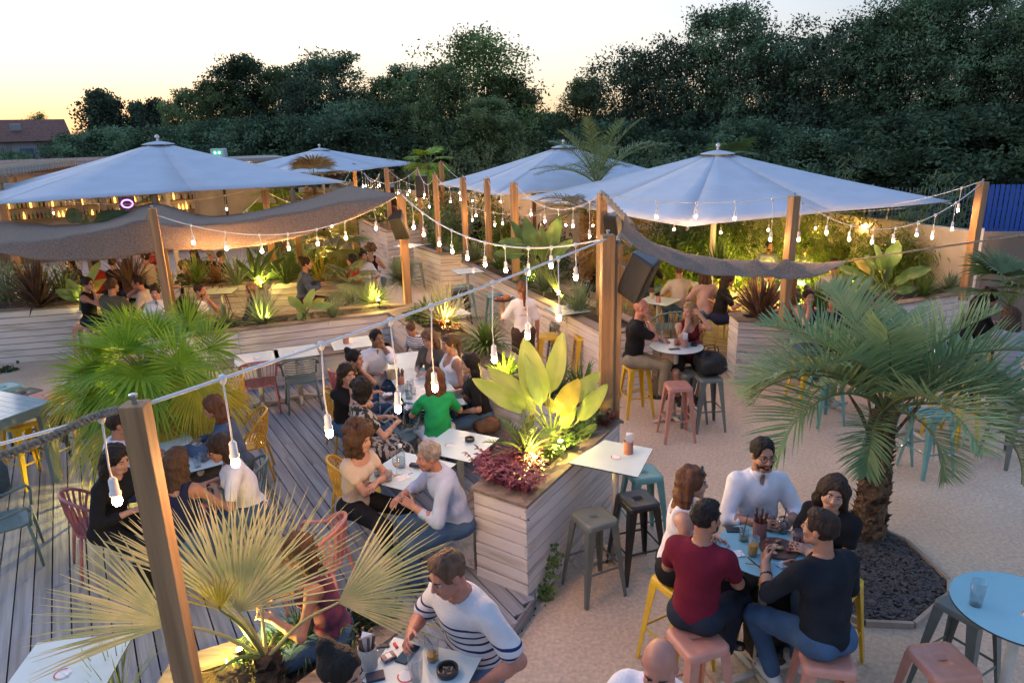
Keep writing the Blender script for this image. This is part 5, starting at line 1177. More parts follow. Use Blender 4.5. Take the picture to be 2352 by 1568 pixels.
for v, n_, ph_ in ((0, 3, .3), (1, 4, .9), (2, 4, .2)):
    for k in range(n_): items.append((v, ph_+2*PI*k/n_+random.uniform(-.2, .2), (0, 0, zb_), random.uniform(.92, 1.05)))
# azimuths: 0 = away (+Y), pi = towards the camera, -pi/2 = right, pi/2 = left
for v, az, sc in ((3, PI/2+.35, .95), (3, PI/2-.5, .9), (3, -PI/2+.2, 1.0), (3, -PI/2-.55, 1.12), (4, PI+.35, .62), (6, -PI/2-.72, 1.0), (6, -PI/2-.25, .92), (4, -PI/2-.5, 1.0), (4, .3, .9), (5, PI/2+.9, .7), (2, PI/2+.1, 1.05)): items.append((v, az, (0, 0, zb_), sc))
rooted(t, BV, BM, items)
# --- smaller and farther palms
def small_fan(label, px, py, dist, zbase, R, n=22, m=None, seed=0, trunk=.08, tm=TRUNK, es=(1.2, .7, .2, -.35), name='fan_palm'):
    p = D(px, py, dist); t = thing(name, label, 'palm', (p[0], p[1], zbase), 0, 'palms in the yard'); h = max(.05, p[2]-zbase)
    trunk_mesh(h, trunk, trunk*.8, seed, n=9).build('trunk', tm, t); V_ = {}; M_2 = {}
    for i, e_ in enumerate(es): V_[i] = fan_frond(R*.6, R*.45, e_, .4, 30, 2.9, .026*R/.6, seed+i, .2, .4, lift=-.3, wig=.08); M_2[i] = m or [L_FAN, STEM]
    rooted(t, V_, M_2, [(k % len(es), k*2.39996+seed, (0, 0, h), random.uniform(.85, 1.1)) for k in range(n)])
def small_feather(label, px, py, dist, zbase, L, n=14, m=None, seed=0, trunk=.14, es=((1.3, .3), (.9, -.4), (.6, -1.0)), ll=.3, az=None):
    p = D(px, py, dist); t = thing('feather_palm', label, 'palm', (p[0], p[1], zbase), 0, 'palms in the yard'); h = max(.05, p[2]-zbase)
    trunk_mesh(h, trunk, trunk*.8, seed, n=10, shag=40).build('trunk', TRUNK, t); V_ = {}; M_2 = {}
    for i, (a, b) in enumerate(es): V_[i] = feather_frond(L, a, b, 34, ll, .02, seed+i, .5, .25); M_2[i] = m or [L_GRN, STEM]
    rooted(t, V_, M_2, [(k % len(es), (az[k % len(az)] if az else k*2.39996)+seed*.3, (0, 0, h), random.uniform(.85, 1.1)) for k in range(n)])
small_fan('bright fan palm rising far behind the middle posts', 985, 378, 27, 0, 1.0, 20, seed=2); small_fan('dark fan palm just showing behind the peak of the right umbrella', 1672, 384, 21, 0, 1.15, 20, seed=3, m=[L_GRN, STEM])
small_fan('grey-green fan palm at the right edge in front of the taupe gate', 2318, 705, 11.6, .3, 1.0, 12, seed=4, m=[leafm('palm_mid', (.12, .19, .05)), STEM], es=(1.35, 1.2, 1.0, .7)); small_fan('fan palm lit yellow behind the small lamps left of the corridor', 772, 575, 15.6, 1.0, .8, 24, seed=5, m=[leafm('olive_fan', (.30, .33, .07)), STEM])
small_fan('pale fan palm behind the left sail near the far posts', 722, 425, 24, .5, 1.4, 20, seed=6, m=[L_DRY, STEM]); small_fan('fan palm between the left umbrella rim and the brown sail', 640, 470, 19, .5, 1.1, 18, seed=7)
small_fan('small fan palm with thin fronds in front of the woman in red', 800, 650, 13.2, 1.0, .6, 18, seed=8, m=[L_GG, STEM]); small_fan('half-hidden fan palm behind the banana leaves of the corridor', 1420, 560, 13.8, 1.0, .9, 18, seed=9, m=[L_DRY, STEM])
small_feather('feather palm rising between the middle and right umbrellas', 1372, 425, 17.5, 0, 1.9, 15, seed=3, m=[leafm('phoenix', (.17, .26, .09)), STEM], ll=.40, es=((1.35, .6), (1.0, 0), (.65, -.35)))
small_feather('palm with dry golden fronds behind the corridor lamps', 1345, 488, 14.5, 1.0, 1.1, 14, seed=6, m=[L_DRY, STEM], ll=.32, es=((.55, -.7), (.25, -1.2), (.8, -.4)))
small_fan('low fan palm with green fingers right of the near planter banana', 1330, 1010, 6.95, 1.0, .32, 12, seed=14, m=[L_GRN, STEM], trunk=.03)
# --- paddle-leaved plants
def paddle(t, b, tip, w, nrm, m, curve=.12, wave=.02, stem=.12, seed=0, name='leaf', tear=0):
    o0 = np.array(t.location); b, tip = np.asarray(b, float), np.asarray(tip, float); d = tip-b; L = np.linalg.norm(d); f = d/L; n_ = np.asarray(nrm, float); n_ = unit(n_-np.dot(n_, f)*f); s = np.cross(f, n_); r = random.Random(seed); N, K = 16, 6; vs = []; ph_ = r.uniform(0, 6)
    for i in range(N+1):
        u = i/N; c = b-o0+d*u+n_*(-curve*L*(u-.15)**2*2*(u > .15))
        v = max(0, (u-stem)/(1-stem)); wid = w*.5*(math.sin(PI*min(1, v**.8))**.62 if 0 < v < 1 else 0)
        if u <= stem or wid < .006: wid = .006
        for k in range(-K//2, K//2+1):
            x = k/(K/2); z = abs(x)**1.3*wid*.30+wave*math.sin(u*13+ph_+x*2)*abs(x)*min(1, wid*12)
            vs.append(c+s*wid*x+n_*z)
    q = MB(); W_ = K+1; fs = []
    for i in range(N):
        for k in range(K):
            if tear and abs(k-K/2) > 1 and r.random() < tear: continue
            fs.append((i*W_+k, (i+1)*W_+k, (i+1)*W_+k+1, i*W_+k+1))
    q.add(vs, fs); q.cm = 1; q.tube([b-o0+d*u+n_*(-curve*L*(u-.15)**2*2*(u > .15)-.004) for u in np.linspace(0, .93, 9)], [.009*(1-.8*u) for u in np.linspace(0, 1, 9)], 5); return q.build(name, [m, leafm('midrib', (.42, .48, .20))], t, smooth=True)
def paddles(label, base, leaves, m=L_BAN, plane=None, group='broad-leaved plants'):
    t = thing('banana_plant', label, 'plant', tuple(base), 0, group); n0 = len(leaves)
    q = MB(); q.tube([(0, 0, -.03), (.01, 0, .12)], [.05, .035], 8); q.build('stem', STEM, t, smooth=True)
    for i, (bp, tp, w, dy, mm) in enumerate(leaves):
        pl0 = (base[0], base[1]+dy*.3); pl1 = (base[0]+1, base[1]+dy*.3); tl0 = (base[0], base[1]+dy); tl1 = (base[0]+1, base[1]+dy)
        B_ = V(*bp, pl0, pl1); T_ = V(*tp, tl0, tl1); sx = (T_[0]-B_[0]); paddle(t, B_, T_, w, (-sx*.3+random.uniform(-.2, .2), -1, .45), mm or m, curve=random.uniform(.05, .16), seed=i)
        q = MB(); o0 = np.array(base); q.tube([p-o0 for p in catmull([np.array(base)+np.array([0, 0, .05]), (np.array(base)+B_)/2+np.array([0, 0, .02]), B_], 5)], .012, 5); q.build('stalk', STEM, t, smooth=True)
    return t
ZB = lambda x, y: ((800+x*.37)*.91875, (780+y*.37)*.91875)
paddles('large banana-like plant with broad yellow-green leaves in the near planter', G(1268, 1010, 1.02), [(ZB(1500, 680), ZB(1385, 205), .28, -.02, None), (ZB(1545, 590), ZB(1640, 155), .19, .05, None), (ZB(1500, 680), ZB(1405, 310), .13, -.14, leafm('banana_pale', (.30, .42, .16), (.22, .34, .10), .3)), (ZB(1490, 700), ZB(1165, 385), .22, -.08, None), (ZB(1440, 690), ZB(1045, 455), .19, -.2, None), (ZB(1590, 720), ZB(1742, 465), .22, -.15, L_BANY), (ZB(1650, 640), ZB(1895, 405), .18, .12, None), (ZB(1720, 760), ZB(1938, 490), .17, .0, None), (ZB(1620, 800), ZB(1715, 640), .13, -.1, None), (ZB(1360, 940), ZB(1425, 710), .13, -.2, L_BANY), (ZB(1560, 1060), ZB(1590, 900), .12, -.2, None), (ZB(1600, 700), ZB(1520, 560), .10, .05, L_BANY), (ZB(1700, 900), ZB(1860, 760), .12, -.05, L_GRN)])
ZD = lambda x, y: ((520+x*.2423)*.91875, (600+y*.2423)*.91875)
paddles('small bright yellow-green broad-leaved plant in the low planter', G(695, 738, 1.02), [(ZD(1000, 720), ZD(1085, 505), .16, 0, L_BAN), (ZD(980, 700), ZD(822, 590), .16, -.05, L_BAN), (ZD(1040, 700), ZD(1280, 660), .15, -.05, L_BAN), (ZD(1050, 690), ZD(1200, 600), .13, .1, L_BANY), (ZD(1000, 760), ZD(920, 640), .16, -.12, L_BAN), (ZD(1030, 740), ZD(1040, 830), .08, -.15, L_BANY), (ZD(1090, 740), ZD(1140, 810), .08, -.15, L_DRY), (ZD(960, 740), ZD(930, 820), .10, -.12, L_BAN), (ZD(930, 760), ZD(815, 830), .08, -.1, L_DRY)])
Z3f = lambda x, y: ((1600+x*.4082)*.91875, (280+y*.4082)*.91875)
paddles('tall banana plant with broad leaves in front of the bamboo at the right', G(2045, 705, 1.02), [(Z3f(1500, 980), Z3f(1590, 785), .26, 0, None), (Z3f(1480, 1000), Z3f(1455, 805), .16, .1, None), (Z3f(1560, 1020), Z3f(1795, 950), .2, 0, None), (Z3f(1540, 1060), Z3f(1665, 985), .16, -.2, None), (Z3f(1440, 1000), Z3f(1390, 870), .2, .1, L_GRN), (Z3f(1400, 1040), Z3f(1215, 930), .16, -.1, None), (Z3f(1420, 1000), Z3f(1310, 890), .15, 0, L_BANY), (Z3f(1500, 1060), Z3f(1540, 900), .16, -.2, L_GRN), (Z3f(1450, 1080), Z3f(1330, 1010), .18, -.2, L_GRN), (Z3f(1550, 1100), Z3f(1690, 1080), .15, -.1, L_GRN)], m=leafm('banana_green', (.13, .24, .06)))
Z2f = lambda x, y: ((800+x*.37)*.91875, (280+y*.37)*.91875)
paddles('tall broad green leaves in the corridor planter between the post and the thick post', G(1290, 690, 1.02), [(Z2f(1460, 1010), Z2f(1400, 720), .3, 0, None), (Z2f(1520, 1000), Z2f(1620, 700), .28, .1, None), (Z2f(1440, 990), Z2f(1300, 730), .22, .2, None), (Z2f(1400, 900), Z2f(1210, 870), .2, -.1, None), (Z2f(1400, 960), Z2f(1180, 950), .22, -.1, None), (Z2f(1560, 1000), Z2f(1700, 860), .2, -.1, None), (Z2f(1500, 1020), Z2f(1500, 780), .2, -.15, None)], m=leafm('canna_green', (.10, .19, .045)))
paddles('dense green broad leaves under the left sail beside the lamps', G(600, 660, 1.02), [(((585+k*2.4, 650-k % 4*6)), (600+dx, 545+dy_), .13, k*.08-.3, None) for k, (dx, dy_) in enumerate(((0, 10), (30, 20), (-35, 22), (52, 45), (-60, 50), (15, 40), (70, 75), (-50, 78), (42, 60), (-15, 52), (-80, 95), (85, 100), (5, 75), (30, 85), (-28, 70)))], m=leafm('strelitzia', (.07, .13, .03)))
paddles('yellow-lit banana plant in the far left planter', G(188, 708, 1.02), [((195, 690), (218, 598), .22, .2, L_BAN), ((190, 690), (150, 640), .22, 0, L_BAN), ((188, 690), (125, 665), .2, -.1, L_BAN), ((195, 680), (240, 640), .18, 0, L_BANY), ((190, 690), (200, 650), .2, -.2, L_BANY), ((190, 700), (175, 655), .2, -.1, L_BAN)])
paddles('big round green leaves above the sail near the bar', D(200, 510, 15.8), [((205, 512), (300, 488), .3, 0, None), ((190, 512), (150, 480), .3, 0, L_GG), ((180, 512), (185, 485), .25, .2, L_GG)], m=leafm('strelitzia', (.07, .13, .03)))
paddles('fresh green broad leaves left of the small fan palm', G(690, 650, 1.02), [((690, 640), (660, 575), .2, 0, None), ((700, 640), (720, 570), .2, .1, None), ((700, 640), (750, 590), .2, 0, None), ((690, 640), (640, 600), .16, 0, None)], m=leafm('canna_green', (.10, .19, .045)))
# --- rosettes of blades
def spiky(label, base, n, L, w, m, emin=.1, emax=1.45, droop=.3, seed=0, fold=.3, name='spiky_plant', core=.03, group='spiky plants', sway=.1, trunk=0):
    r = random.Random(seed+100); t = thing(name, label, 'plant', tuple(base), 0, group); q = MB()
    for k in range(n):
        az = k*2.39996+r.uniform(-.2, .2); e_ = emin+(emax-emin)*r.random()**.9; l_ = L*r.uniform(.72, 1.05); h = np.array([math.cos(az), math.sin(az), 0]); d = h*math.cos(e_)+np.array([0, 0, math.sin(e_)]); s = np.array([-h[1], h[0], 0])*r.uniform(-sway, sway); g_ = droop*math.cos(e_)*r.uniform(.4, 1.5)
        pts = [h*core+np.array([0, 0, trunk])+d*l_*u-np.array([0, 0, 1])*g_*l_*u**2.2+s*l_*u*u for u in (0, .2, .42, .64, .84, 1)]; ribbon(q, pts, [w*.8, w, w*.95, w*.75, w*.45, .001], np.cross(d, np.cross(np.array([0, 0, 1.]), d)+1e-6), fold)
    o = q.build('blades', m, t); tag(o, kind='stuff')
    if trunk: trunk_mesh(trunk+.03, .07, .06, seed, n=8).build('trunk', TRUNK, t)
    return t
def sp(label, px, py, n, L, w, m, z=1.03, **k):
    if py < 1000: w *= 1.55; n = int(n*1.25); L *= 1.12
    return spiky(label, G(px, py, z), n, L, w, m, **k)
sp('silvery spiky plant lit golden from below at the corner of the long planter', 1020, 742, 130, .72, .012, L_SIL, emin=.15, droop=.18, seed=1, fold=.2)
sp('arching strap-leaved clump in the long planter behind the waitress', 1118, 795, 90, .52, .024, L_GRN, emin=.2, droop=.8, seed=2, sway=.25)
sp('small yellow-lit strap plant near the end of the long planter', 1160, 868, 26, .34, .026, L_FAN, emin=.4, droop=.4, seed=3)
sp('dense strap-leaved clump right behind the big banana leaves', 1275, 905, 100, .42, .022, L_GG, emin=.3, droop=.6, seed=4, sway=.2); sp('loose strap leaves behind the banana towards the yellow stools', 1335, 905, 60, .45, .018, L_GRN, emin=.2, droop=.7, seed=5, sway=.3)
sp('grey-green needle rosette with a bright spotlight in the low planter', 605, 742, 90, .62, .015, L_GG, emin=.15, droop=.2, seed=6); sp('round ball of fine blue-green needles at the planter corner', 855, 695, 330, .44, .013, L_NDL, emin=-.2, droop=.12, seed=7); sp('second round needle ball further back towards the corridor', 924, 655, 380, .50, .013, L_NDL, z=1.03, emin=-.3, droop=.12, seed=8, trunk=.12)
sp('leafy fern under the silvery spiky plant', 960, 735, 60, .3, .03, L_GRN, emin=.3, droop=.9, seed=9); sp('big bronze spiky flax in the far left planter', 92, 705, 80, .95, .038, L_BRZ, emin=.35, droop=.3, seed=10); sp('thin bronze flax under the left sail behind the seated row', 305, 660, 60, .9, .02, L_BRZ, emin=.6, droop=.25, seed=11)
sp('reddish-brown arching grass in the planter behind the ponytail', 500, 652, 90, .6, .02, leafm('rust_grass', (.20, .07, .035)), emin=.2, droop=1.2, seed=12); sp('bronze flax standing in the planter beside the terrace step', 1745, 735, 70, .72, .036, L_BRZ, emin=.55, droop=.25, seed=13)
sp('green strap leaves between the flax and the banana at the right', 1870, 722, 60, .6, .03, L_GRN, emin=.5, droop=.35, seed=14); sp('grass tuft in the tall planter at the corridor bend', 1003, 565, 110, .42, .016, L_GRN, z=.99, emin=.3, droop=.7, seed=15); sp('spreading green flax between the first two middle posts', 1092, 600, 60, .55, .035, L_GG, emin=.4, droop=.35, seed=16)
sp('purplish flax in the far block planter', 908, 512, 60, .75, .035, leafm('purple_flax', (.09, .045, .05)), z=1.14, emin=.6, droop=.2, seed=17); sp('thin grasses along the corridor planter by the yellow lights', 1215, 655, 80, .5, .016, L_GRN, emin=.4, droop=.5, seed=18); sp('tall thin grasses at the end of the corridor planter', 1330, 720, 110, .62, .013, L_GG, emin=.5, droop=.35, seed=19)
sp('spiky pale rosette right of the thick double post', 1425, 760, 50, .6, .02, L_GG, z=.6, emin=.3, droop=.5, seed=20); sp('spiky plant under the right umbrella behind the sail', 1650, 640, 80, .9, .02, L_DKG, z=.9, emin=.5, droop=.25, seed=21); sp('loose grasses beside the low planter behind the fan palm', 440, 742, 70, .55, .018, L_GRN, emin=.4, droop=.5, seed=22); sp('more grasses in the low planter left of the needle rosette', 520, 745, 60, .42, .016, L_GG, emin=.3, droop=.5, seed=23)
sp('fine dark green grass in the foreground planter by the yellow spotlight', 705, 1482, 150, .52, .008, L_DKG, z=.6, emin=.35, droop=.8, seed=24, sway=.3); sp('second fine grass tuft behind the man in stripes', 800, 1440, 110, .42, .008, L_DKG, z=.6, emin=.4, droop=.8, seed=25, sway=.3); sp('thin spiky leaf tips at the bottom left edge', 275, 1620, 40, .5, .010, L_GG, z=.6, emin=.7, droop=.2, seed=26); sp('agave-like rosette in front of the middle umbrella people', 1180, 500, 60, .8, .05, L_GG, z=.9, emin=.4, droop=.2, seed=27)
sp('pale spiky rosette right behind the post with the white polo woman', 385, 660, 60, .5, .02, L_SIL, emin=.3, droop=.3, seed=28)
for k, (px, py, z, L, n, w, mt, lab) in enumerate(((455, 655, 1.04, .75, 70, .03, L_GRN, 'green flax behind the white polo woman'), (545, 655, 1.04, .8, 80, .022, L_GG, 'tall grasses left of the dense broad leaves'), (660, 652, 1.04, .7, 90, .02, L_GRN, 'tall grasses right of the dense broad leaves'), (740, 645, 1.04, .8, 70, .028, L_FANY, 'golden flax behind the denim jacket'), (150, 690, 1.04, .8, 60, .03, L_GRN, 'green flax next to the bronze one at the far left'), (20, 695, 1.04, .9, 60, .03, L_GG, 'tall flax at the left picture edge'), (765, 728, 1.04, .35, 90, .012, L_GG, 'low grass tuft in the low planter before the needle balls'), (1150, 620, 1.04, .7, 70, .03, L_GRN, 'lush flax beside the third middle post'), (1250, 670, 1.04, .75, 80, .022, L_GG, 'long grasses before the corridor broad leaves'), (1045, 585, 1.04, .6, 70, .024, L_GRN, 'flax at the foot of the second middle post'), (955, 520, 1.04, .6, 70, .03, L_FANY, 'golden grass behind the thin dark post'), (1930, 705, 1.04, .7, 60, .03, L_GRN, 'flax left of the tall banana plant at the right'), (2120, 680, 1.04, .5, 80, .02, L_GRN, 'grass tuft near the gate post planter end'), (2180, 668, 1.04, .4, 70, .02, L_GG, 'small grass tuft at the foot of the gate post'), (1400, 640, 1.0, .8, 70, .03, L_DRY, 'dry flax behind the thick double post'), (985, 730, 1.04, .4, 70, .03, L_GRN, 'soft green leaves between the needle ball and the silvery plant'))): sp(lab, px, py, n, L, w*.7, mt, z=z, emin=.35, droop=.45, seed=60+k)
# cycad
t = thing('cycad', 'dark green sago cycad with stiff fine fronds lit from below in the near planter', 'plant', tuple(G(1208, 1062, 1.03)), 0, 'small planter plants'); trunk_mesh(.08, .06, .05, 2, n=9, shag=30).build('trunk', TRUNK, t)
CV = {i: feather_frond(.46, e0, e1, 30, .09, .006, 60+i, .6, .05, .1) for i, (e0, e1) in enumerate(((1.3, .7), (1.0, .2), (.7, -.2)))}; rooted(t, CV, {i: [leafm('cycad', (.05, .12, .03)), STEM] for i in range(3)}, [(k % 3, k*2.39996, (0, 0, .07), random.uniform(.85, 1.1)) for k in range(18)])
# purple trailing plant
def trailing(label, poly_px, z, n, m, seed, hang=None):
    c = G(*poly_px[0], z); t = thing('trailing_plant', label, 'plant', tuple(c), 0, 'small planter plants'); r = random.Random(seed); q = MB(); o0 = c
    for k in range(n):
        a, b = poly_px[r.randrange(len(poly_px))], poly_px[r.randrange(len(poly_px))]; u = r.random(); p = G(a[0]*(1-u)+b[0]*u+r.uniform(-12, 12), a[1]*(1-u)+b[1]*u+r.uniform(-8, 8), z)-o0
        az = r.uniform(0, 6.28); d = np.array([math.cos(az), math.sin(az)*1.0, 0]); L = r.uniform(.08, .20); pts = []; pp = p.copy(); dr = r.uniform(-.1, 1.0)
        for i in range(5): pts.append(pp.copy()); pp = pp+(d*.7+np.array([0, 0, 1.1-dr*.55*i]))*L/4
        q.tube(pts, .0035, 4, False)
        for i in range(1, 5):
            for sg in (-1, 1):
                e_ = az+sg*1.0+r.uniform(-.4, .4); h = np.array([math.cos(e_), math.sin(e_), r.uniform(-.1, .7)]); l_ = r.uniform(.045, .085); ribbon(q, [pts[i]+h*l_*v-np.array([0, 0, .25])*l_*v*v for v in (0, .3, .65, 1)], [.014, .024, .018, .001], (0, 0, 1), .5)
    for (px, py, zz) in hang or []:
        p = G(px, py, z)-o0
        for j in range(7):
            ribbon(q, [p+np.array([0, 0, -.03*j])+np.array([math.cos(j*2.4), math.sin(j*2.4), -.3])*v*.05 for v in (0, .4, .7, 1)], [.012, .018, .014, .001], (0, -1, .3), .4)
    o = q.build('foliage', m, t); tag(o, kind='stuff'); return t
trailing('purple-leaved trailing plant spilling over the near end of the planter', [(1110, 1075), (1145, 1110), (1205, 1125), (1225, 1080), (1165, 1060)], 1.04, 210, L_PUR, 4, [(1135, 1128, 0), (1205, 1152, 0), (1218, 1135, 0), (1160, 1135, 0)])
trailing('red and green croton at the foot of the thick double post', [(1360, 965), (1385, 975), (1395, 960)], 1.03, 26, L_RED, 5); trailing('small dark red plant at the far corner of the long planter', [(1010, 742), (1045, 760)], 1.03, 26, L_RED, 6); trailing('low green ground plants in the foreground planter', [(660, 1500), (560, 1540), (800, 1480), (880, 1430)], .60, 60, L_DKG, 7)
trailing('green filler leaves round the cycad', [(1240, 1060), (1300, 1030), (1350, 990)], 1.03, 50, L_GRN, 8)
# climbing weed on the near planter side and weeds at wall feet
def weed(label, pts3, n, m, s=.03, seed=0, r_=.05, name='weed'):
    r = random.Random(seed); o0 = np.array(pts3[0], float); t = thing(name, label, 'weed', tuple(o0), 0, 'weeds at the planter feet'); q = MB(); C = catmull(pts3, 30); q.tube([p-o0 for p in C], .004, 4, False)
    for k in range(n):
        p = C[int(r.random()**1.3*30)]-o0+np.array([r.gauss(0, r_), r.gauss(0, r_), abs(r.gauss(0, r_*.5))]); a = r.uniform(0, 6.28); l_ = s*r.uniform(.6, 1.3); h = np.array([math.cos(a), math.sin(a), r.uniform(-.3, .6)]); ribbon(q, [p+h*l_*v for v in (0, .35, .7, 1)], [.3*l_, .95*l_, .7*l_, .001], (r.uniform(-.5, .5), -1, .6), .2)
    o = q.build('foliage', m, t); tag(o, kind='stuff'); return t
wb = G(1250, 1378, 0); weed('climbing weed growing up the side of the near planter', [wb, wb+vec3(.03, .03, .12), wb+vec3(.10, .12, .25), wb+vec3(.13, .20, .42)], 130, L_GRN, .035, 1, .028)
weed('low weeds along the foot of the deck edge', [G(1150, 1470), G(1185, 1430), G(1225, 1390)], 150, L_DKG, .025, 2, .04); weed('weeds at the left foot of the far plank wall', [G(-10, 858), G(15, 852), G(30, 850)], 90, L_DKG, .06, 3, .08)
# --- bamboo and shrubs
def bamboo(label, p, h, R, ns, nl, m=L_BAM, seed=0, ls=.13, lw=.018, group='bamboo clumps'):
    r = random.Random(seed); t = thing('bamboo', label, 'bamboo', (p[0], p[1], p[2] if len(p) > 2 else 0), 0, group); q = MB(); tops = []
    for k in range(ns):
        a = r.uniform(0, 6.28); R0 = R*math.sqrt(r.random())*.7; b = np.array([math.cos(a)*R0, math.sin(a)*R0, 0]); l_ = np.array([r.gauss(0, .12), r.gauss(0, .12), 0])*h; hh = h*r.uniform(.65, 1.05); C = [b+l_*u*u+np.array([0, 0, hh*u]) for u in np.linspace(0, 1, 8)]; q.tube(C, [.012*(1-.8*u) for u in np.linspace(0, 1, 8)], 4, False); tops.append(C)
    q.build('canes', mat('bamboo_cane', (.22, .24, .08), .5, var=.3), t)
    q = MB(); per = nl//ns
    for C in tops:
        for j in range(per):
            u = r.uniform(.06, 1); i = min(6, int(u*7)); p_ = C[i]+(C[i+1]-C[i])*(u*7-i); sp_ = R*.55*(1-.55*u); c = p_+np.array([r.gauss(0, sp_), r.gauss(0, sp_), r.gauss(0, .08)])*.8
            a = r.uniform(0, 6.28); d = unit(np.array([math.cos(a), math.sin(a), r.uniform(-.7, .5)])); L = ls*r.uniform(.7, 1.3); ribbon(q, [c+d*L*v-np.array([0, 0, .3])*L*v*v for v in (0, .35, .75, 1)], [lw*.4, lw, lw*.7, .001], (0, 0, 1) if abs(d[2]) < .8 else (1, 0, 0), .1)
    o = q.build('foliage', m, t); tag(o, kind='stuff'); return t
for k, (x, y, h, R, lab) in enumerate(((7.5, 13.3, 2.1, .55, 'bamboo clump nearest the gate post'), (6.95, 13.15, 2.2, .6, 'bamboo clump spilling over the planter beside the gate post'), (6.7, 14.4, 2.35, .6, 'bamboo clump second from the gate post'), (6.2, 15.6, 2.35, .6, 'bamboo clump under the right corner of the right umbrella'), (5.7, 16.8, 2.3, .6, 'bamboo clump in the middle of the cream wall'), (5.2, 18.0, 2.3, .6, 'bamboo clump behind the flax post'), (4.75, 19.2, 2.2, .6, 'bamboo clump far along the cream wall'))): bamboo(lab, (x, y, 0), h, R, 16, 3600, seed=k, ls=.15, lw=.026)
for k, (px, py, dist, h, lab) in enumerate(((2085, 378, 18.5, .5, 'bamboo tops against the dark trees right of the right umbrella'), (2158, 385, 17.5, .5, 'tall bamboo shoots left of the gate post'), (1920, 372, 20, .5, 'bamboo tops above the right slope of the umbrella'), (1565, 332, 22, .5, 'single bamboo shoot left of the right umbrella peak'), (1190, 320, 26, .5, 'slim bamboo shoot above the distant string'), (1100, 338, 25, .5, 'broad bright bamboo clump behind the middle umbrella'), (905, 345, 30, .5, 'small bamboo shoot above the far umbrella slope'), (1010, 395, 26, .3, 'bamboo bush below the bright fan palm'))):
    p = D(px, py, dist); bamboo(lab, (p[0], p[1], 0), p[2]*1.02, .55, 9 if k in (5, 7) else 5, 2600 if k in (5, 7) else 1300, seed=30+k, ls=.2, lw=.03, m=leafm('bamboo_cool', (.12, .19, .05)))
for k, (px, py, dist, h, R, lab) in enumerate(((850, 445, 26, 2.0, 1.2, 'leafy shrub lit yellow behind the lamp cluster'), (930, 440, 25, 2.0, 1.2, 'leafy shrub behind the posts of the far corridor'), (985, 470, 23, 1.7, .9, 'leafy shrub behind the square loudspeaker'), (1250, 505, 19, 1.5, .9, 'leafy shrub under the middle umbrella'), (1480, 560, 17, 1.5, .8, 'leafy shrub beyond the loudspeaker under the right umbrella'), (60, 640, 14.5, 1.6, .8, 'dark leafy shrub at the left edge under the sail'), (890, 430, 27, 2.4, 1.1, 'taller leafy shrub between the far posts'), (1040, 470, 21, 1.9, .8, 'leafy shrub right of the first middle post'), (1160, 470, 20, 1.9, .8, 'leafy shrub behind the third middle post'), (1560, 560, 18, 1.9, .8, 'leafy shrub left of the white umbrella pole'), (640, 500, 19, 1.8, .8, 'leafy shrub under the left umbrella right corner'), (690, 560, 17, 1.6, .8, 'leafy shrub behind the lamps of the left sail'))):
    p = G(px, py, 1.2); bamboo(lab, (p[0]*dist/p[1], dist, 0), h, R, 14, 2200, seed=50+k, ls=.15, lw=.05, m=L_GRN if k % 2 else L_BAM, group='leafy shrubs')

# ================================================================== garden spotlights
SPY = emit('yellow_lens', (1, .72, .12), 60)
def spotlight(label, px, py, z, e=3.5, dirn=(0, .3, 1)):
    e *= 2.2
    p = G(px, py, z); t = thing('garden_spotlight', label, 'spotlight', tuple(p), random.uniform(0, 3), 'yellow garden spotlights'); d = unit(dirn)
    q = MB(); q.tube([(0, 0, -.02), (0, 0, .04), (d[0]*.04, d[1]*.04, .06)], .008, 5); q.tube([np.array([0, 0, .05]), np.array([0, 0, .05])+d*.055], [.022, .028], 10); q.build('housing', BLACK, t, smooth=False)
    q = MB(); q.tube([np.array([0, 0, .05])+d*.056, np.array([0, 0, .05])+d*.062], [.024, .022], 10); q.build('lens', SPY, t)
    l_ = bpy.data.lights.new('spot_lamp', 'POINT'); l_.energy = e; l_.color = (1, .74, .16); l_.shadow_soft_size = .02; o = bpy.data.objects.new('spot_lamp', l_); COL.objects.link(o); o.parent = t; o.location = tuple(np.array([0, 0, .05])+d*.10)
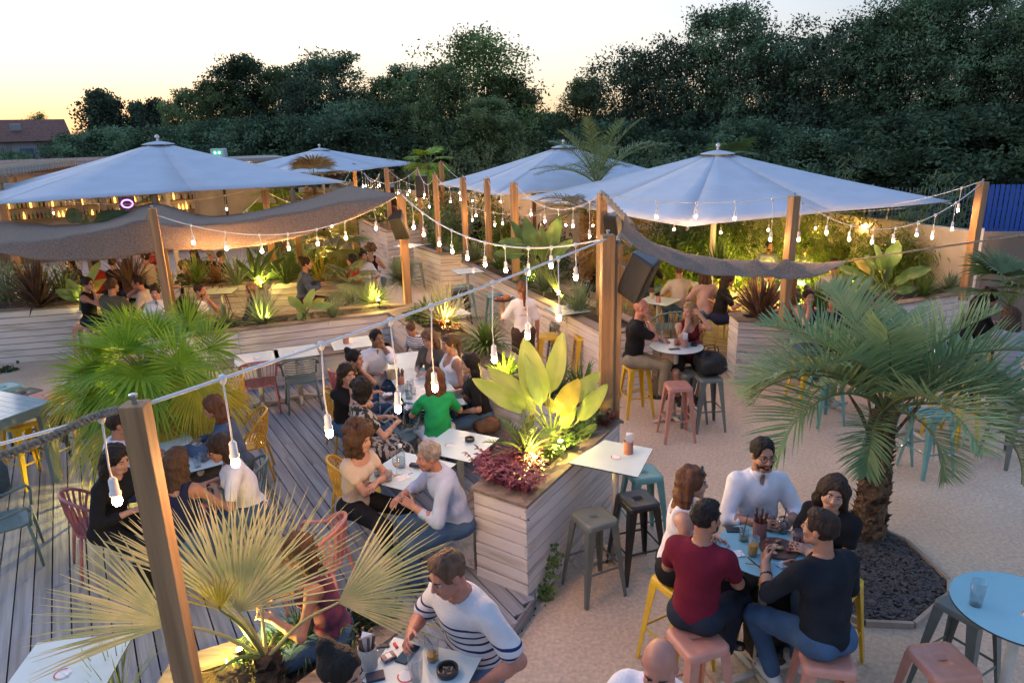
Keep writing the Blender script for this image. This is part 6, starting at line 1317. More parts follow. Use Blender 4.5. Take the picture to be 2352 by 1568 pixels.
for x, y, z, e_, lab in ((1290, 1034, 1.04, 3, 'spotlight under the big banana leaves'), (1232, 1070, 1.04, 2.2, 'spotlight beside the cycad'), (752, 1478, .63, 5, 'bright spotlight in the foreground grass'), (612, 742, 1.04, 4, 'spotlight at the needle rosette in the low planter'), (1028, 752, 1.04, 2.6, 'spotlight under the silvery spiky plant'), (1152, 872, 1.04, 2.6, 'spotlight at the small strap plant'), (872, 702, 1.04, 4, 'spotlight between the round needle balls'), (604, 660, 1.04, 5, 'spotlight under the dense leaves below the left sail'), (744, 600, 1.04, 5, 'spotlight below the yellow fan palm'), (772, 618, 1.04, 5, 'spotlight right of the yellow fan palm foot'), (198, 706, 1.04, 5, 'spotlight in the far left planter'), (1285, 690, 1.04, 3.5, 'spotlight at the broad leaves of the corridor planter'), (1225, 655, 1.04, 3, 'spotlight at the corridor grasses'), (560, 1520, .7, 6, 'spotlight at the foot of the silver fan palm'), (330, 1060, .35, 26, 'spotlight lighting the green fan palm from its trunk'), (*topx((6.1, 14.7, .4)), .4, 28, 'spotlight in front of the bamboo behind the flax post'), (1660, 605, .6, 6, 'spotlight near the white umbrella pole'), (*topx((6.7, 13.6, .4)), .4, 24, 'spotlight in the bamboo at the right'), (*topx((-3.3, 23.6, .6)), .6, 16, 'added spotlight brightening the far corridor shrubs'), (*topx((-4.6, 25.0, .6)), .6, 20, 'added spotlight brightening the shrubs below the far lamp cluster'), (1240, 520, .6, 16, 'spotlight under the middle umbrella'), (*topx((5.3, 16.6, .4)), .4, 28, 'spotlight near the cream wall end')):  # the two far corridor spotlights are added to brighten the shrubs there
    spotlight(lab, x, y, z, e_)
# ================================================================== people, grown as distance fields and skinned by surface nets
class Field:
    def __init__(s, lo, hi, h):
        s.h = h; s.lo = np.asarray(lo, np.float32)-h*2; n = np.ceil((np.asarray(hi)+h*2-s.lo)/h).astype(int)+1; s.n = n
        s.v = np.full(tuple(n), .3, np.float32); s.ax = [s.lo[i]+h*np.arange(n[i], dtype=np.float32) for i in range(3)]
    def sub(s, lo, hi):
        i0 = np.clip(np.floor((np.asarray(lo)-s.lo)/s.h).astype(int), 0, s.n); i1 = np.clip(np.ceil((np.asarray(hi)-s.lo)/s.h).astype(int)+1, 0, s.n)
        if (i1 <= i0).any(): return None
        sl = tuple(slice(a, b) for a, b in zip(i0, i1)); return sl, s.ax[0][sl[0]][:, None, None], s.ax[1][sl[1]][None, :, None], s.ax[2][sl[2]][None, None, :]
    def put(s, sl, d, k, cut=False):
        a = s.v[sl]
        if cut: d = -d; h = np.maximum(k-np.abs(a-d), 0)/k; s.v[sl] = np.maximum(a, d)+h*h*k*.25
        else: h = np.maximum(k-np.abs(a-d), 0)/k; s.v[sl] = np.minimum(a, d)-h*h*k*.25
    def cap(s, a, b, ra, rb, k=.03, off=0, cut=False):
        a = np.asarray(a, np.float32); b = np.asarray(b, np.float32); ra += off; rb += off; R = max(ra, rb)+k+s.h*2.5
        q = s.sub(np.minimum(a, b)-R, np.maximum(a, b)+R)
        if q is None: return
        sl, X, Y, Z = q; d = b-a; L2 = float(d@d)+1e-9; px, py, pz = X-a[0], Y-a[1], Z-a[2]
        t = np.clip((px*d[0]+py*d[1]+pz*d[2])/L2, 0, 1); s.put(sl, np.sqrt((px-t*d[0])**2+(py-t*d[1])**2+(pz-t*d[2])**2)-(ra+(rb-ra)*t), k, cut)
    def ell(s, c, r, R=None, k=.03, off=0, cut=False):
        c = np.asarray(c, np.float32); r = np.asarray(r, np.float32)+off; m = float(r.max())+k+s.h*2.5; q = s.sub(c-m, c+m)
        if q is None: return
        sl, X, Y, Z = q; x, y, z = X-c[0], Y-c[1], Z-c[2]
        if R is not None: x, y, z = (R[0, i]*x+R[1, i]*y+R[2, i]*z for i in range(3))
        k0 = np.sqrt((x/r[0])**2+(y/r[1])**2+(z/r[2])**2)+1e-6; k1 = np.sqrt((x/r[0]**2)**2+(y/r[1]**2)**2+(z/r[2]**2)**2)+1e-6
        s.put(sl, k0*(k0-1)/k1, k, cut)
    def plane(s, p, n):       # remove everything on the +n side
        n = unit(n); X, Y, Z = s.ax[0][:, None, None], s.ax[1][None, :, None], s.ax[2][None, None, :]
        s.v = np.maximum(s.v, (X-p[0])*n[0]+(Y-p[1])*n[1]+(Z-p[2])*n[2]).astype(np.float32)
    def mesh(s):
        v = s.v; I = v < 0; c = I[:-1, :-1, :-1]; al = np.zeros(c.shape, np.int8)
        O = [(i, j, k) for i in (0, 1) for j in (0, 1) for k in (0, 1)]; sh = c.shape
        for i, j, k in O: al += I[i:i+sh[0], j:j+sh[1], k:k+sh[2]]
        A = np.argwhere((al > 0) & (al < 8))
        if len(A) == 0: return None
        val = np.stack([v[A[:, 0]+i, A[:, 1]+j, A[:, 2]+k] for i, j, k in O], 1); P = np.zeros((len(A), 3), np.float32); N = np.zeros(len(A), np.float32); OA = np.array(O, np.float32)
        for a in range(8):
            for b in range(a+1, 8):
                if np.abs(OA[a]-OA[b]).sum() != 1: continue
                m = (val[:, a] < 0) != (val[:, b] < 0); t = val[m, a]/(val[m, a]-val[m, b]); P[m] += OA[a]+(OA[b]-OA[a])*t[:, None]; N[m] += 1
        P = (A+P/N[:, None])*s.h+s.lo; idx = np.full(sh, -1, np.int32); idx[A[:, 0], A[:, 1], A[:, 2]] = np.arange(len(A)); F = []
        for ax_ in range(3):
            s0 = [slice(1, -1)]*3; s0[ax_] = slice(0, -1); s1 = list(s0); s1[ax_] = slice(1, None)
            a, b = I[tuple(s0)], I[tuple(s1)]; E = np.argwhere(a != b); base = np.array([1, 1, 1]); base[ax_] = 0; E = E+base; u, w = [(1, 2), (2, 0), (0, 1)][ax_]
            def g(du, dw): q = E.copy(); q[:, u] -= du; q[:, w] -= dw; return idx[q[:, 0], q[:, 1], q[:, 2]]
            Q = np.stack([g(1, 1), g(0, 1), g(0, 0), g(1, 0)], 1); ins = I[E[:, 0], E[:, 1], E[:, 2]]; Q[~ins] = Q[~ins][:, ::-1]; F.append(Q[(Q >= 0).all(1)])
        return P, np.concatenate(F)
def vnormals(P, F):
    n = np.cross(P[F[:, 2]]-P[F[:, 0]], P[F[:, 3]]-P[F[:, 1]]); N = np.zeros_like(P)
    for i in range(4):
        for a in range(3): N[:, a] += np.bincount(F[:, i], n[:, a], len(P))
    return N/(np.linalg.norm(N, axis=1)[:, None]+1e-9)
def relax(P, F, it=1, k=.5):
    for _ in range(it):
        S_ = np.zeros_like(P); C = np.zeros(len(P))
        for i in range(4):
            for q in (F[:, (i+1) % 4], F[:, (i-1) % 4]):
                C += np.bincount(F[:, i], minlength=len(P))
                for a in range(3): S_[:, a] += np.bincount(F[:, i], P[q, a], len(P))
        P = P+k*(S_/C[:, None]-P)
    return P
def wnoise(P, f, seed):
    r = np.random.default_rng(seed); o = np.zeros(len(P))
    for i in range(5):
        d = r.normal(size=3)*f*(1+.5*i); o += np.sin(P@d+r.uniform(0, 6.3)+1.5*np.sin(P@(r.normal(size=3)*f*.6)))/(1+.4*i)
    return o/2.5
def ik(a, c, l1, l2, hint):
    a = np.asarray(a, float); c = np.asarray(c, float); d = c-a; L = np.linalg.norm(d)
    if L > (l1+l2)*.985: c = a+d/L*(l1+l2)*.985; d = c-a; L = np.linalg.norm(d)
    L = max(L, abs(l1-l2)+.02); x = d/L; p = (l1*l1-l2*l2+L*L)/(2*L); h = math.sqrt(max(0, l1*l1-p*p)); n = np.asarray(hint, float)-np.dot(hint, x)*x; return a+x*p+unit(n)*h, c
def rotm(yaw, pitch=0, roll=0): return np.array(Matrix.Rotation(yaw, 3, 'Z') @ Matrix.Rotation(pitch, 3, 'X') @ Matrix.Rotation(roll, 3, 'Y'))
SKIN = {'fair': mat('skin_fair', (.50, .265, .185), .5, var=.12, scale=14, sss=.08), 'tan': mat('skin_tan', (.40, .19, .12), .5, var=.14, scale=14, sss=.06), 'olive': mat('skin_olive', (.33, .165, .105), .5, var=.14, scale=14, sss=.05), 'brown': mat('skin_brown', (.22, .105, .065), .5, var=.14, scale=14), 'red': mat('skin_ruddy', (.47, .20, .14), .45, var=.14, scale=14, sss=.08)}
LIP = mat('lips', (.33, .09, .075), .4); EYEW = mat('eye_white', (.5, .46, .42), .25); IRIS = mat('iris', (.03, .018, .012), .15); BROW = mat('brow_hair', (.025, .015, .01), .9)
def hairm(n, c, c2=None): return mat('hair_'+n, c, .62, spec=.25, col2=c2 or tuple(x*.45 for x in c), scale=26, stretch=(1, 1, .16), bump=.9, bscale=60, lo=.3, hi=.7)
HAIR = {'black': hairm('black', (.022, .017, .016)), 'dark': hairm('dark', (.045, .027, .02)), 'brown': hairm('brown', (.10, .052, .03)), 'auburn': hairm('auburn', (.17, .07, .035)), 'blond': hairm('blond', (.45, .29, .15), (.26, .15, .075)), 'grey': hairm('grey', (.30, .28, .26), (.14, .125, .115)), 'lbrown': hairm('lbrown', (.18, .10, .06))}
def cloth(n, c, var=.12, **k): return mat('cloth_'+n, c, .88, var=var, scale=6, bump=.35, bscale=140, spec=.2, **k)
def striped(n, base, ink, freq, lo_, z0=None, duty=.5):
    nm = 'cloth_'+n
    if nm in MATS: return MATS[nm]
    m = cloth(n, base); nd = m.node_tree.nodes; l = m.node_tree.links; b = nd['Principled BSDF']; tc_ = nd.new('ShaderNodeTexCoord'); sp_ = nd.new('ShaderNodeSeparateXYZ'); l.new(tc_.outputs['Object'], sp_.inputs[0])
    no = nd.new('ShaderNodeTexNoise'); no.inputs['Scale'].default_value = 5; l.new(tc_.outputs['Object'], no.inputs[0]); ma = nd.new('ShaderNodeMath'); ma.operation = 'MULTIPLY_ADD'; l.new(no.outputs[0], ma.inputs[0]); ma.inputs[1].default_value = .035; l.new(sp_.outputs[2], ma.inputs[2])
    fr = nd.new('ShaderNodeMath'); fr.operation = 'MULTIPLY'; fr.inputs[1].default_value = freq; l.new(ma.outputs[0], fr.inputs[0]); f2 = nd.new('ShaderNodeMath'); f2.operation = 'FRACT'; l.new(fr.outputs[0], f2.inputs[0])
    gt_ = nd.new('ShaderNodeMath'); gt_.operation = 'GREATER_THAN'; gt_.inputs[1].default_value = 1-duty; l.new(f2.outputs[0], gt_.inputs[0]); fac = gt_.outputs[0]
    if z0 is not None:
        lt = nd.new('ShaderNodeMath'); lt.operation = 'LESS_THAN'; lt.inputs[1].default_value = z0; l.new(ma.outputs[0], lt.inputs[0]); mm = nd.new('ShaderNodeMath'); mm.operation = 'MULTIPLY'; l.new(fac, mm.inputs[0]); l.new(lt.outputs[0], mm.inputs[1]); fac = mm.outputs[0]
    mx = nd.new('ShaderNodeMix'); mx.data_type = 'RGBA'; l.new(fac, mx.inputs[0]); src = b.inputs['Base Color'].links[0].from_socket; l.new(src, mx.inputs[6]); mx.inputs[7].default_value = (*ink, 1); l.new(mx.outputs[2], b.inputs['Base Color']); return m
def printed(n, c1, c2, scale=16):
    m = mat('cloth_'+n, c1, .85, col2=c2, scale=scale, bump=.3, bscale=140, lo=.49, hi=.53, stretch=(1.6, 1.6, .55), detail=2); return m
DENIM = cloth('denim', (.06, .115, .21), .25); DENIMD = cloth('dark_denim', (.022, .028, .045), .2); BLKC = cloth('black', (.014, .014, .016)); WHTC = cloth('white', (.78, .76, .80)); KHAKI = cloth('khaki', (.24, .21, .15)); SHORTS = cloth('shorts_blue', (.14, .22, .36), .2); GREYP = cloth('grey_trousers', (.08, .08, .085)); SKIRT = cloth('brown_skirt', (.075, .05, .04)); 
PRE = {'table': ((.13, .37, .37), (.7, -.3, -.6)), 'tfar': ((.09, .47, .37), (.7, 0, -.5)), 'lap': ((.09, .20, .20), (.8, -.5, -.3)), 'knee': ((.13, .38, .18), (.8, -.2, -.3)), 'chin': ((.045, .185, .60), (.45, .35, -1)), 'cheek': ((.075, .16, .66), (.55, .4, -1)), 'mouth': ((.03, .19, .62), (.5, .3, -1)), 'cross': ((-.12, .24, .34), (.8, .1, -.4)), 'hold': ((.06, .26, .42), (.7, 0, -.8)), 'down': ((.24, .03, .02), (.5, -.8, 0)), 'fold': ((-.02, .27, .37), (.9, 0, -.4)), 'up': ((.10, .22, .78), (.6, .2, -.8))}
NP = 0
def person(label, hp, rz, z0=.15, seat=.45, sex='m', s=1.0, lean=.12, side=0, twist=0, yaw=0, pitch=0, roll=0, hr='table', hl='table', skin='tan', hair='short', hc='dark', top=WHTC, sleeve=.45, bottom=DENIM, leg=1.0, shoes=None, h=.014, beard=False, specs=False, neck='crew', foot=None, stand=False, fat=0.0, skirt=False, sung=False, extra=None, face=True, group=None, curl=.9, kneeR=None, torso_only=False, at=None, cast=None):
    global NP; NP += 1; seed = NP
    t = thing('person', label, 'person', (0, 0, z0), rz, group)
    F_ = sex == 'f'; sw = (.148 if F_ else .166)*s; fb = fat
    U0 = rotm(twist, -lean, side); ex, ey, ez = U0[:, 0], U0[:, 1], U0[:, 2]
    Rp = rotm(0, -lean*.4, side*.5); pel = np.array([0, 0, seat+.095*s])
    mid = pel+Rp[:, 2]*.20*s; nb = mid+ez*.30*s          # neck base
    che = pel+(nb-pel)*.0+Rp[:, 2]*.19*s+ez*.15*s
    shc = nb-ez*.045*s; sR = shc+ex*sw-ez*.005; sL = shc-ex*sw-ez*.005
    HR = rotm(yaw, pitch, roll) if True else None; HR = np.array(Matrix.Rotation(yaw, 3, 'Z') @ Matrix.Rotation(pitch, 3, 'X') @ Matrix.Rotation(roll, 3, 'Y'))
    nt_ = nb+unit(ez*.75+np.array([0, .18, .55]))*.098*s; hc_ = nt_+HR @ np.array([0, .022, .085])*s
    hs = .97*s if F_ else 1.0*s
    H = lambda x, y, z: hc_+HR @ (np.array([x, y, z])*hs)
    # limbs
    def hand_t(spec, sg):
        if isinstance(spec, str): p, hi_ = PRE[spec]
        else: p, hi_ = (spec if len(spec) == 2 else (spec, (.6, -.2, -.7)))
        p = np.array(p, float); z = seat+p[2]*(s if spec != 'table' else 1)
        if stand: z = p[2]*s+seat
        return np.array([p[0]*sg, p[1], z]), np.array([hi_[0]*sg, hi_[1], hi_[2]])
    tR, hR = hand_t(hr, 1); tL, hL = hand_t(hl, -1)
    eR, wR = ik(sR, tR, .285*s, .25*s, hR); eL, wL = ik(sL, tL, .285*s, .25*s, hL)
    hipR = np.array([.088*s, .02, seat+.085*s]); hipL = hipR*np.array([-1, 1, 1])
    if stand: fR, fL = np.array([.10, .05, .07]), np.array([-.10, -.06, .07]); kh = np.array([0, 1, 0])
    else:
        fz = .07 if seat < .6 else .34; fR, fL = np.array([.13, .44 if seat < .6 else .34, fz]), np.array([-.12, .42 if seat < .6 else .30, fz]); kh = np.array([0, .6, .8])
        if foot: fR, fL = np.array(foot[0], float), np.array(foot[1], float)
    kR, aR = ik(hipR, fR, .43*s, .42*s, kh+np.array([.25, 0, 0])); kL, aL = ik(hipL, fL, .43*s, .42*s, kh-np.array([.25, 0, 0]))
    # place so that the head stands where the photo shows it
    if at is None: g = G(hp[0], hp[1], z0+hc_[2]); c_, s_ = math.cos(rz), math.sin(rz); loc = np.array([g[0]-(hc_[0]*c_-hc_[1]*s_), g[1]-(hc_[0]*s_+hc_[1]*c_)])
    else: loc = np.array(at)
    t.location = (loc[0], loc[1], z0)
    PR = []   # (kind, region, args)
    A = lambda k, reg, *a: PR.append((k, reg, a))
    A('e', 'pelvis', pel+np.array([0, -.01, 0]), (.155*s+fb*.5, .115*s+fb*.4, .105*s), Rp)
    if not stand:
        for sg in (-1, 1): A('e', 'pelvis', np.array([.085*sg*s, -.035, seat+.08*s]), (.09*s, .10*s, .085*s), None)
    A('e', 'torso', mid-Rp[:, 2]*.02+ey*fb*.4, ((.132 if F_ else .145)*s+fb, (.095 if F_ else .105)*s+fb, .15*s), Rp)
    A('e', 'torso', che+ez*.02, ((.135 if F_ else .158)*s+fb*.6, (.098 if F_ else .115)*s+fb*.5, .155*s), U0)
    A('c', 'torso', sR-ex*.035*s-ez*.01, sL+ex*.035*s-ez*.01, .062*s+fb*.2, .062*s+fb*.2)
    A('e', 'torso', nb+(-ey*.01)-ez*.02, (.09*s, .06*s, .05*s), U0)
    if F_:
        for sg in (-1, 1): A('e', 'torso', che+ex*.062*sg*s+ey*.085*s+ez*.035*s, (.055*s, .05*s, .055*s), U0)
    A('c', 'neck', nb-ez*.02, nt_+HR @ np.array([0, .0, .03]), (.048 if F_ else .058)*s, (.046 if F_ else .055)*s)
    for sg, sh_, el, wr in ((1, sR, eR, wR), (-1, sL, eL, wL)):
        r1, r2, r3 = ((.040, .034, .023) if F_ else (.050, .041, .028)); r1 += fb*.15; rr = [x*s for x in (r1, r2, r3)]
        A('c', 'shoulder', sh_, sh_+(el-sh_)*.2, rr[0]*1.12, rr[0]*1.05); A('c', 'uarm', sh_, el, rr[0], rr[1]); A('c', 'farm', el, el+(wr-el)*.35, rr[1], rr[1]*1.03); A('c', 'farm', el+(wr-el)*.35, wr, rr[1]*1.02, rr[2])
    for hip, kn, an in ((hipR, kR, aR), (hipL, kL, aL)):
        q = (.082, .058, .056, .038) if not F_ else (.080, .054, .050, .033); q = [x*s for x in q]
        A('c', 'thigh', hip, kn, q[0]+fb*.2, q[1]); A('c', 'shin', kn, kn+(an-kn)*.3, q[1]*.95, q[2]); A('c', 'shin', kn+(an-kn)*.3, an, q[2], q[3])
        A('c', 'foot', an+np.array([0, -.03, -.03]), an+np.array([.01*np.sign(hip[0]), .15, -.042]), .034*s, .028*s)
    # head
    HP = [('e', (0, -.012, .035), (.074, .094, .088)), ('e', (0, .022, -.03), (.060, .070, .078)), ('c', (-.022, .062, -.088), (.022, .062, -.088), .022, .022), ('c', (-.048, .01, -.055), (-.02, .06, -.085), .024, .02), ('c', (.048, .01, -.055), (.02, .06, -.085), .024, .02)]
    A_hd = []
    for q in HP:
        if q[0] == 'e': PR.append(('e', 'head', (H(*q[1]), tuple(np.array(q[2])*hs), HR)))
        else: PR.append(('c', 'head', (H(*q[1]), H(*q[2]), q[3]*hs, q[4]*hs)))
    allp = np.array([p for k, r, a in PR for p in ((a[0]-max(a[1]), a[0]+max(a[1])) if k == 'e' else (a[0]-a[2]-.02, a[0]+a[2]+.02, a[1]-a[3]-.02, a[1]+a[3]+.02))]+[wR+.19, wR-.19, wL+.19, wL-.19, hc_+.14, hc_-.14]); lo, hi = allp.min(0), allp.max(0)
    B = Field(lo, hi, h)
    for k, r, a in PR:
        kk = .05 if r in ('torso', 'pelvis') else .035 if r in ('shoulder', 'thigh') else .018 if r in ('head', 'farm') else .025
        (B.ell(*a, k=kk) if k == 'e' else B.cap(*a, k=kk))
    # face: nose, brow ridge, sockets, lips, cheeks, ears
    if face:
        B.cap(H(0, .088, .014), H(0, .108, -.026), .009*hs, .0125*hs, k=.012); B.ell(H(-.011, .096, -.032), (.009*hs,)*3, k=.006); B.ell(H(.011, .096, -.032), (.009*hs,)*3, k=.006)
        B.cap(H(-.036, .076, .028), H(.036, .076, .028), .010*hs, .010*hs, k=.015)
        for sg in (-1, 1): B.ell(H(.031*sg, .100, .006), (.019*hs, .016*hs, .013*hs), HR, k=.01, cut=True); B.ell(H(.040*sg, .062, -.03), (.022*hs, .022*hs, .022*hs), k=.02)
        B.cap(H(-.017, .083, -.058), H(.017, .083, -.058), .0085*hs, .0085*hs, k=.006); B.cap(H(-.014, .080, -.068), H(.014, .080, -.068), .008*hs, .008*hs, k=.006)
    for sg in (-1, 1): B.ell(H(.074*sg, -.006, -.002), (.012*hs, .020*hs, .031*hs), HR @ np.array(Matrix.Rotation(.2*sg, 3, 'Z')), k=.008)
    # hands: palm from four rays, four jointed fingers of their own length, thumb from the side
    HJ = []
    for sg, el, wr, sp_ in ((1, eR, wR, hr), (-1, eL, wL, hl)):
        fd = unit(wr-el); pr = sp_ if isinstance(sp_, str) else 'x'
        if pr in ('chin', 'cheek', 'mouth', 'up'): dirn = unit(unit(hc_-wr)*.75+np.array([0, .1, .5])); pn = unit(hc_-wr+np.array([0, -.12, 0])); cu = curl*1.25
        elif pr in ('table', 'tfar', 'fold'): dirn = unit(fd*np.array([1, 1, .25])); pn = np.array([-.25*sg, 0, -1.]); cu = .75
        elif pr in ('knee', 'lap'): dirn = unit(fd*np.array([1, 1, .3])+np.array([0, .3, -.3])); pn = np.array([0, -.2, -1.]); cu = .7
        else: dirn = fd; pn = np.array([-sg, 0, -.3]); cu = curl
        pn = unit(pn-np.dot(pn, dirn)*dirn); sd = np.cross(dirn, pn); 
        thumb = sd if np.dot(sd, np.array([-sg, 0, 0])+ez*.6) > 0 else -sd
        q = s*(.93 if F_ else 1.0); rf = max(.0078*q, h*.62)
        for i, off_ in enumerate((.030, .010, -.010, -.029)):
            kn_ = wr+dirn*(.088-.004*abs(i-1))*q+thumb*off_*q*1.05; B.cap(wr+thumb*off_*.55*q+dirn*.01, kn_, .0135*q, .0108*q, k=.014)
            L = (.040, .045, .042, .033)[i]*q; d0 = dirn; p = kn_; spread = thumb*off_*1.3
            for j, ll in enumerate((L, L*.62, L*.5)):
                an = cu*(.32+.05*i) if j == 0 else cu*.55; d0 = unit(d0*math.cos(an)+pn*math.sin(an)+(spread if j == 0 else 0)); p2 = p+d0*ll; B.cap(p, p2, rf, rf*.93, k=.004); p = p2
        b0 = wr+thumb*.022*q+dirn*.022*q; b1 = b0+unit(thumb*.8+dirn*.7+pn*.35)*.042*q; b2 = b1+unit(thumb*.25+dirn*.9+pn*.45)*.032*q; b3 = b2+unit(dirn*.9+pn*.5)*.022*q
        B.cap(wr+thumb*.012*q, b1, .014*q, .0105*q, k=.012); B.cap(b1, b2, rf*1.2, rf*1.15, k=.005); B.cap(b2, b3, rf*1.15, rf, k=.005); HJ.append((wr, dirn, pn, thumb))
    Pm, Fm = B.mesh(); Pm = relax(Pm, Fm, 1, .25)
    npmesh('body', Pm, Fm, SKIN[skin], t)
    # eyes, brows, lips
    def tiny(name, q, m, par=t, smooth=True): return q.build(name, m, par, smooth=smooth)
    if face:
        for sg in (-1, 1):
            q = MB(); q.ball(H(.031*sg, .0755, .006), .0108*hs, 10, 8); e_ = tiny('eye', q, EYEW); q = MB(); q.ball(H(.0315*sg, .0835, .006), .0062*hs, 8, 6); tiny('iris', q, IRIS, e_)
            q = MB(); q.tube([H(.015*sg, .093, .024), H(.032*sg, .094, .031), H(.050*sg, .078, .026)], [.0035*hs, .004*hs, .002*hs], 5); tiny('eyebrow', q, BROW if hc not in ('blond', 'grey') else HAIR['lbrown'])
        q = MB(); q.tube([H(-.022, .083, -.062), H(-.008, .0925, -.0595), H(.008, .0925, -.0595), H(.022, .083, -.062)], [.002*hs, .0052*hs, .0052*hs, .002*hs], 6); tiny('lips', q, LIP)
    def layer(name, fn, m, disp=0.0, fq=9, hh=None, lo_=lo, hi_=hi, rx=1, sm=True):
        f = Field(lo_-.03, hi_+.03, hh or h); fn(f); r = f.mesh()
        if r is None: return None
        P_, Q_ = r
        if rx: P_ = relax(P_, Q_, rx, .35)
        if disp: n_ = vnormals(P_, Q_); P_ = P_+n_*(disp*np.clip(wnoise(P_, fq, seed+len(name)), -.55, 1.2))[:, None]
        return npmesh(name, P_, Q_, m, t, smooth=sm)
    # clothes
    def torso_prims(f, off, regs, kk=.05):
        for k, r, a in PR:
            if r in regs: (f.ell(*a, k=kk, off=off) if k == 'e' else f.cap(*a, k=kk if r in ('torso', 'pelvis') else .03, off=off))
    def shirt(f):
        torso_prims(f, .017, ('torso',)); f.ell(pel+Rp[:, 2]*.02, (.162*s+fb*.6, .130*s+fb*.5, .115*s), Rp, k=.05, off=.008)
        if sleeve > 0:
            for sh_, el, wr in ((sR, eR, wR), (sL, eL, wL)):
                r0 = (.040 if F_ else .050)*s+fb*.15; u = min(1, sleeve/.55); e1 = sh_+(el-sh_)*u; f.cap(sh_, e1, r0*1.12+.016, (r0*.92 if u < 1 else .044*s)+.016, k=.03)
                if sleeve > .55: w_ = (sleeve-.55)/.45; f.cap(el, el+(wr-el)*w_, .044*s+.012, .036*s+.010, k=.02)
        else: 
            for sg, sh_ in ((1, sR), (-1, sL)): f.ell(sh_+ex*.03*sg, (.075*s, .2*s, .10*s), U0, k=.015, cut=True)
        if neck == 'v': f.ell(nb+ey*.11-ez*.06, (.055*s, .09*s, .11*s), U0, k=.01, cut=True); f.cap(nb-ez*.03, nt_+ez*.2, .062*s, .08*s, k=.01, cut=True)
        elif neck == 'tank':
            f.ell(nb+ey*.07-ez*.02, (.085*s, .09*s, .12*s), U0, k=.01, cut=True); f.ell(nb-ey*.09-ez*.0, (.08*s, .07*s, .09*s), U0, k=.01, cut=True); f.cap(nb-ez*.03, nt_+ez*.2, .075*s, .08*s, k=.01, cut=True)
        elif neck == 'wide': f.ell(nb+ey*.04-ez*.0, (.115*s, .10*s, .06*s), U0, k=.012, cut=True)
        elif neck == 'polo': f.cap(nb, nt_+ez*.3, .061*s, .061*s, k=.008, cut=True); f.ell(nb+ey*.115+ez*.03, (.032*s, .06*s, .07*s), U0, k=.008, cut=True)
        else: f.cap(nb-ez*.012, nt_+ez*.25, .066*s, .075*s, k=.01, cut=True)
    layer('shirt' if not skirt else 'top', shirt, top, .015, 8.5, lo_=np.minimum(lo, pel-.2))
    if neck == 'polo':
        def collar(f):
            f.cap(nb+ez*.004+ey*.006, nb+ez*.034+ey*.012, .088*s, .074*s, k=.01); f.cap(nb-ez*.1, nt_+ez*.3, .063*s, .061*s, k=.006, cut=True); f.ell(nb+ey*.10, (.024, .06, .06), U0, k=.01, cut=True)
        layer('collar', collar, top, 0, hh=min(h, .01), lo_=nb-.14, hi_=nb+.16)
    if skirt:
        def sk(f):
            torso_prims(f, .02, ('pelvis',)); f.cap(hipR, kR*.98+hipR*.02, .10*s, .085*s, k=.08); f.cap(hipL, kL*.98+hipL*.02, .10*s, .085*s, k=.08); f.cap((hipR+hipL)/2, (kR+kL)/2, .10*s, .085*s, k=.08)
            if leg > .5: f.cap(kR, aR*(leg-.45)*1.8+kR*(1-(leg-.45)*1.8), .085*s, .09*s, k=.08); f.cap(kL, aL*(leg-.45)*1.8+kL*(1-(leg-.45)*1.8), .085*s, .09*s, k=.08)
            f.plane((0, 0, pel[2]+.10*s), (0, 0, 1))
        layer('skirt', sk, bottom, .007, 12)
    else:
        def tr(f):
            torso_prims(f, .008, ('pelvis',)); 
            for hip, kn, an in ((hipR, kR, aR), (hipL, kL, aL)):
                u = min(1, leg/.5); f.cap(hip, hip+(kn-hip)*u, .086*s+.012+fb*.2, (.060*s if u == 1 else .072*s)+.016, k=.04)
                if leg > .5: w_ = (leg-.5)/.5*.93; f.cap(kn, kn+(an-kn)*w_, .058*s+.014, .045*s+.014, k=.03)
            f.plane(pel+Rp[:, 2]*.085*s, Rp[:, 2])
        layer('trousers' if leg > .6 else 'shorts', tr, bottom, .009, 10)
    if shoes is not None and h < .02:
        for an in (aR, aL):
            q = MB(); yy = np.array([0, 1, 0]); f_ = Field(an-.2, an+np.array([.1, .25, .1]), .009); f_.cap(an+np.array([0, -.035, -.035]), an+np.array([0, .05, -.03]), .045*s, .042*s, k=.03); f_.cap(an+np.array([0, .05, -.035]), an+np.array([0, .155, -.045]), .043*s, .036*s, k=.03); f_.cap(an+np.array([0, 0, .02]), an, .042, .042, k=.02); f_.plane(an-np.array([0, 0, .068]), (0, 0, -1))
            P_, Q_ = f_.mesh(); npmesh('shoe', P_, Q_, shoes, t)
    # hair
    hm = HAIR[hc]; R_ = np.random.default_rng(seed)
    def cranium(f, o=.012): f.ell(H(0, -.014, .040), tuple((np.array([.078, .097, .090])+o)*hs), HR, k=.01)
    def facecut(f, up=0): f.ell(H(0, .108, -.035+up), (.072*hs, .085*hs, .108*hs), HR, k=.012, cut=True)
    hlo, hhi = hc_-.42*s, hc_+.2
    if hair == 'short':
        def fn(f): cranium(f, .005); f.ell(H(0, .02, .100), (.055*hs, .06*hs, .03*hs), HR, k=.03); facecut(f, .022); f.plane(H(0, 0, -.045), HR @ np.array([0, .7, -1])); [f.ell(H(.085*sg, .0, -.01), (.022*hs, .025*hs, .04*hs), HR, k=.006, cut=True) for sg in (-1, 1)]
        layer('hair', fn, hm, .008, 45, hh=min(h, .010), lo_=hc_-.16, hi_=hc_+.17)
    elif hair == 'buzz':
        def fn(f): cranium(f, .003); facecut(f, .01); f.plane(H(0, 0, -.03), HR @ np.array([0, .7, -1]))
        layer('hair', fn, hm, .001, 30, hh=min(h, .010), lo_=hc_-.16, hi_=hc_+.17)
    elif hair in ('long', 'longer', 'bob'):
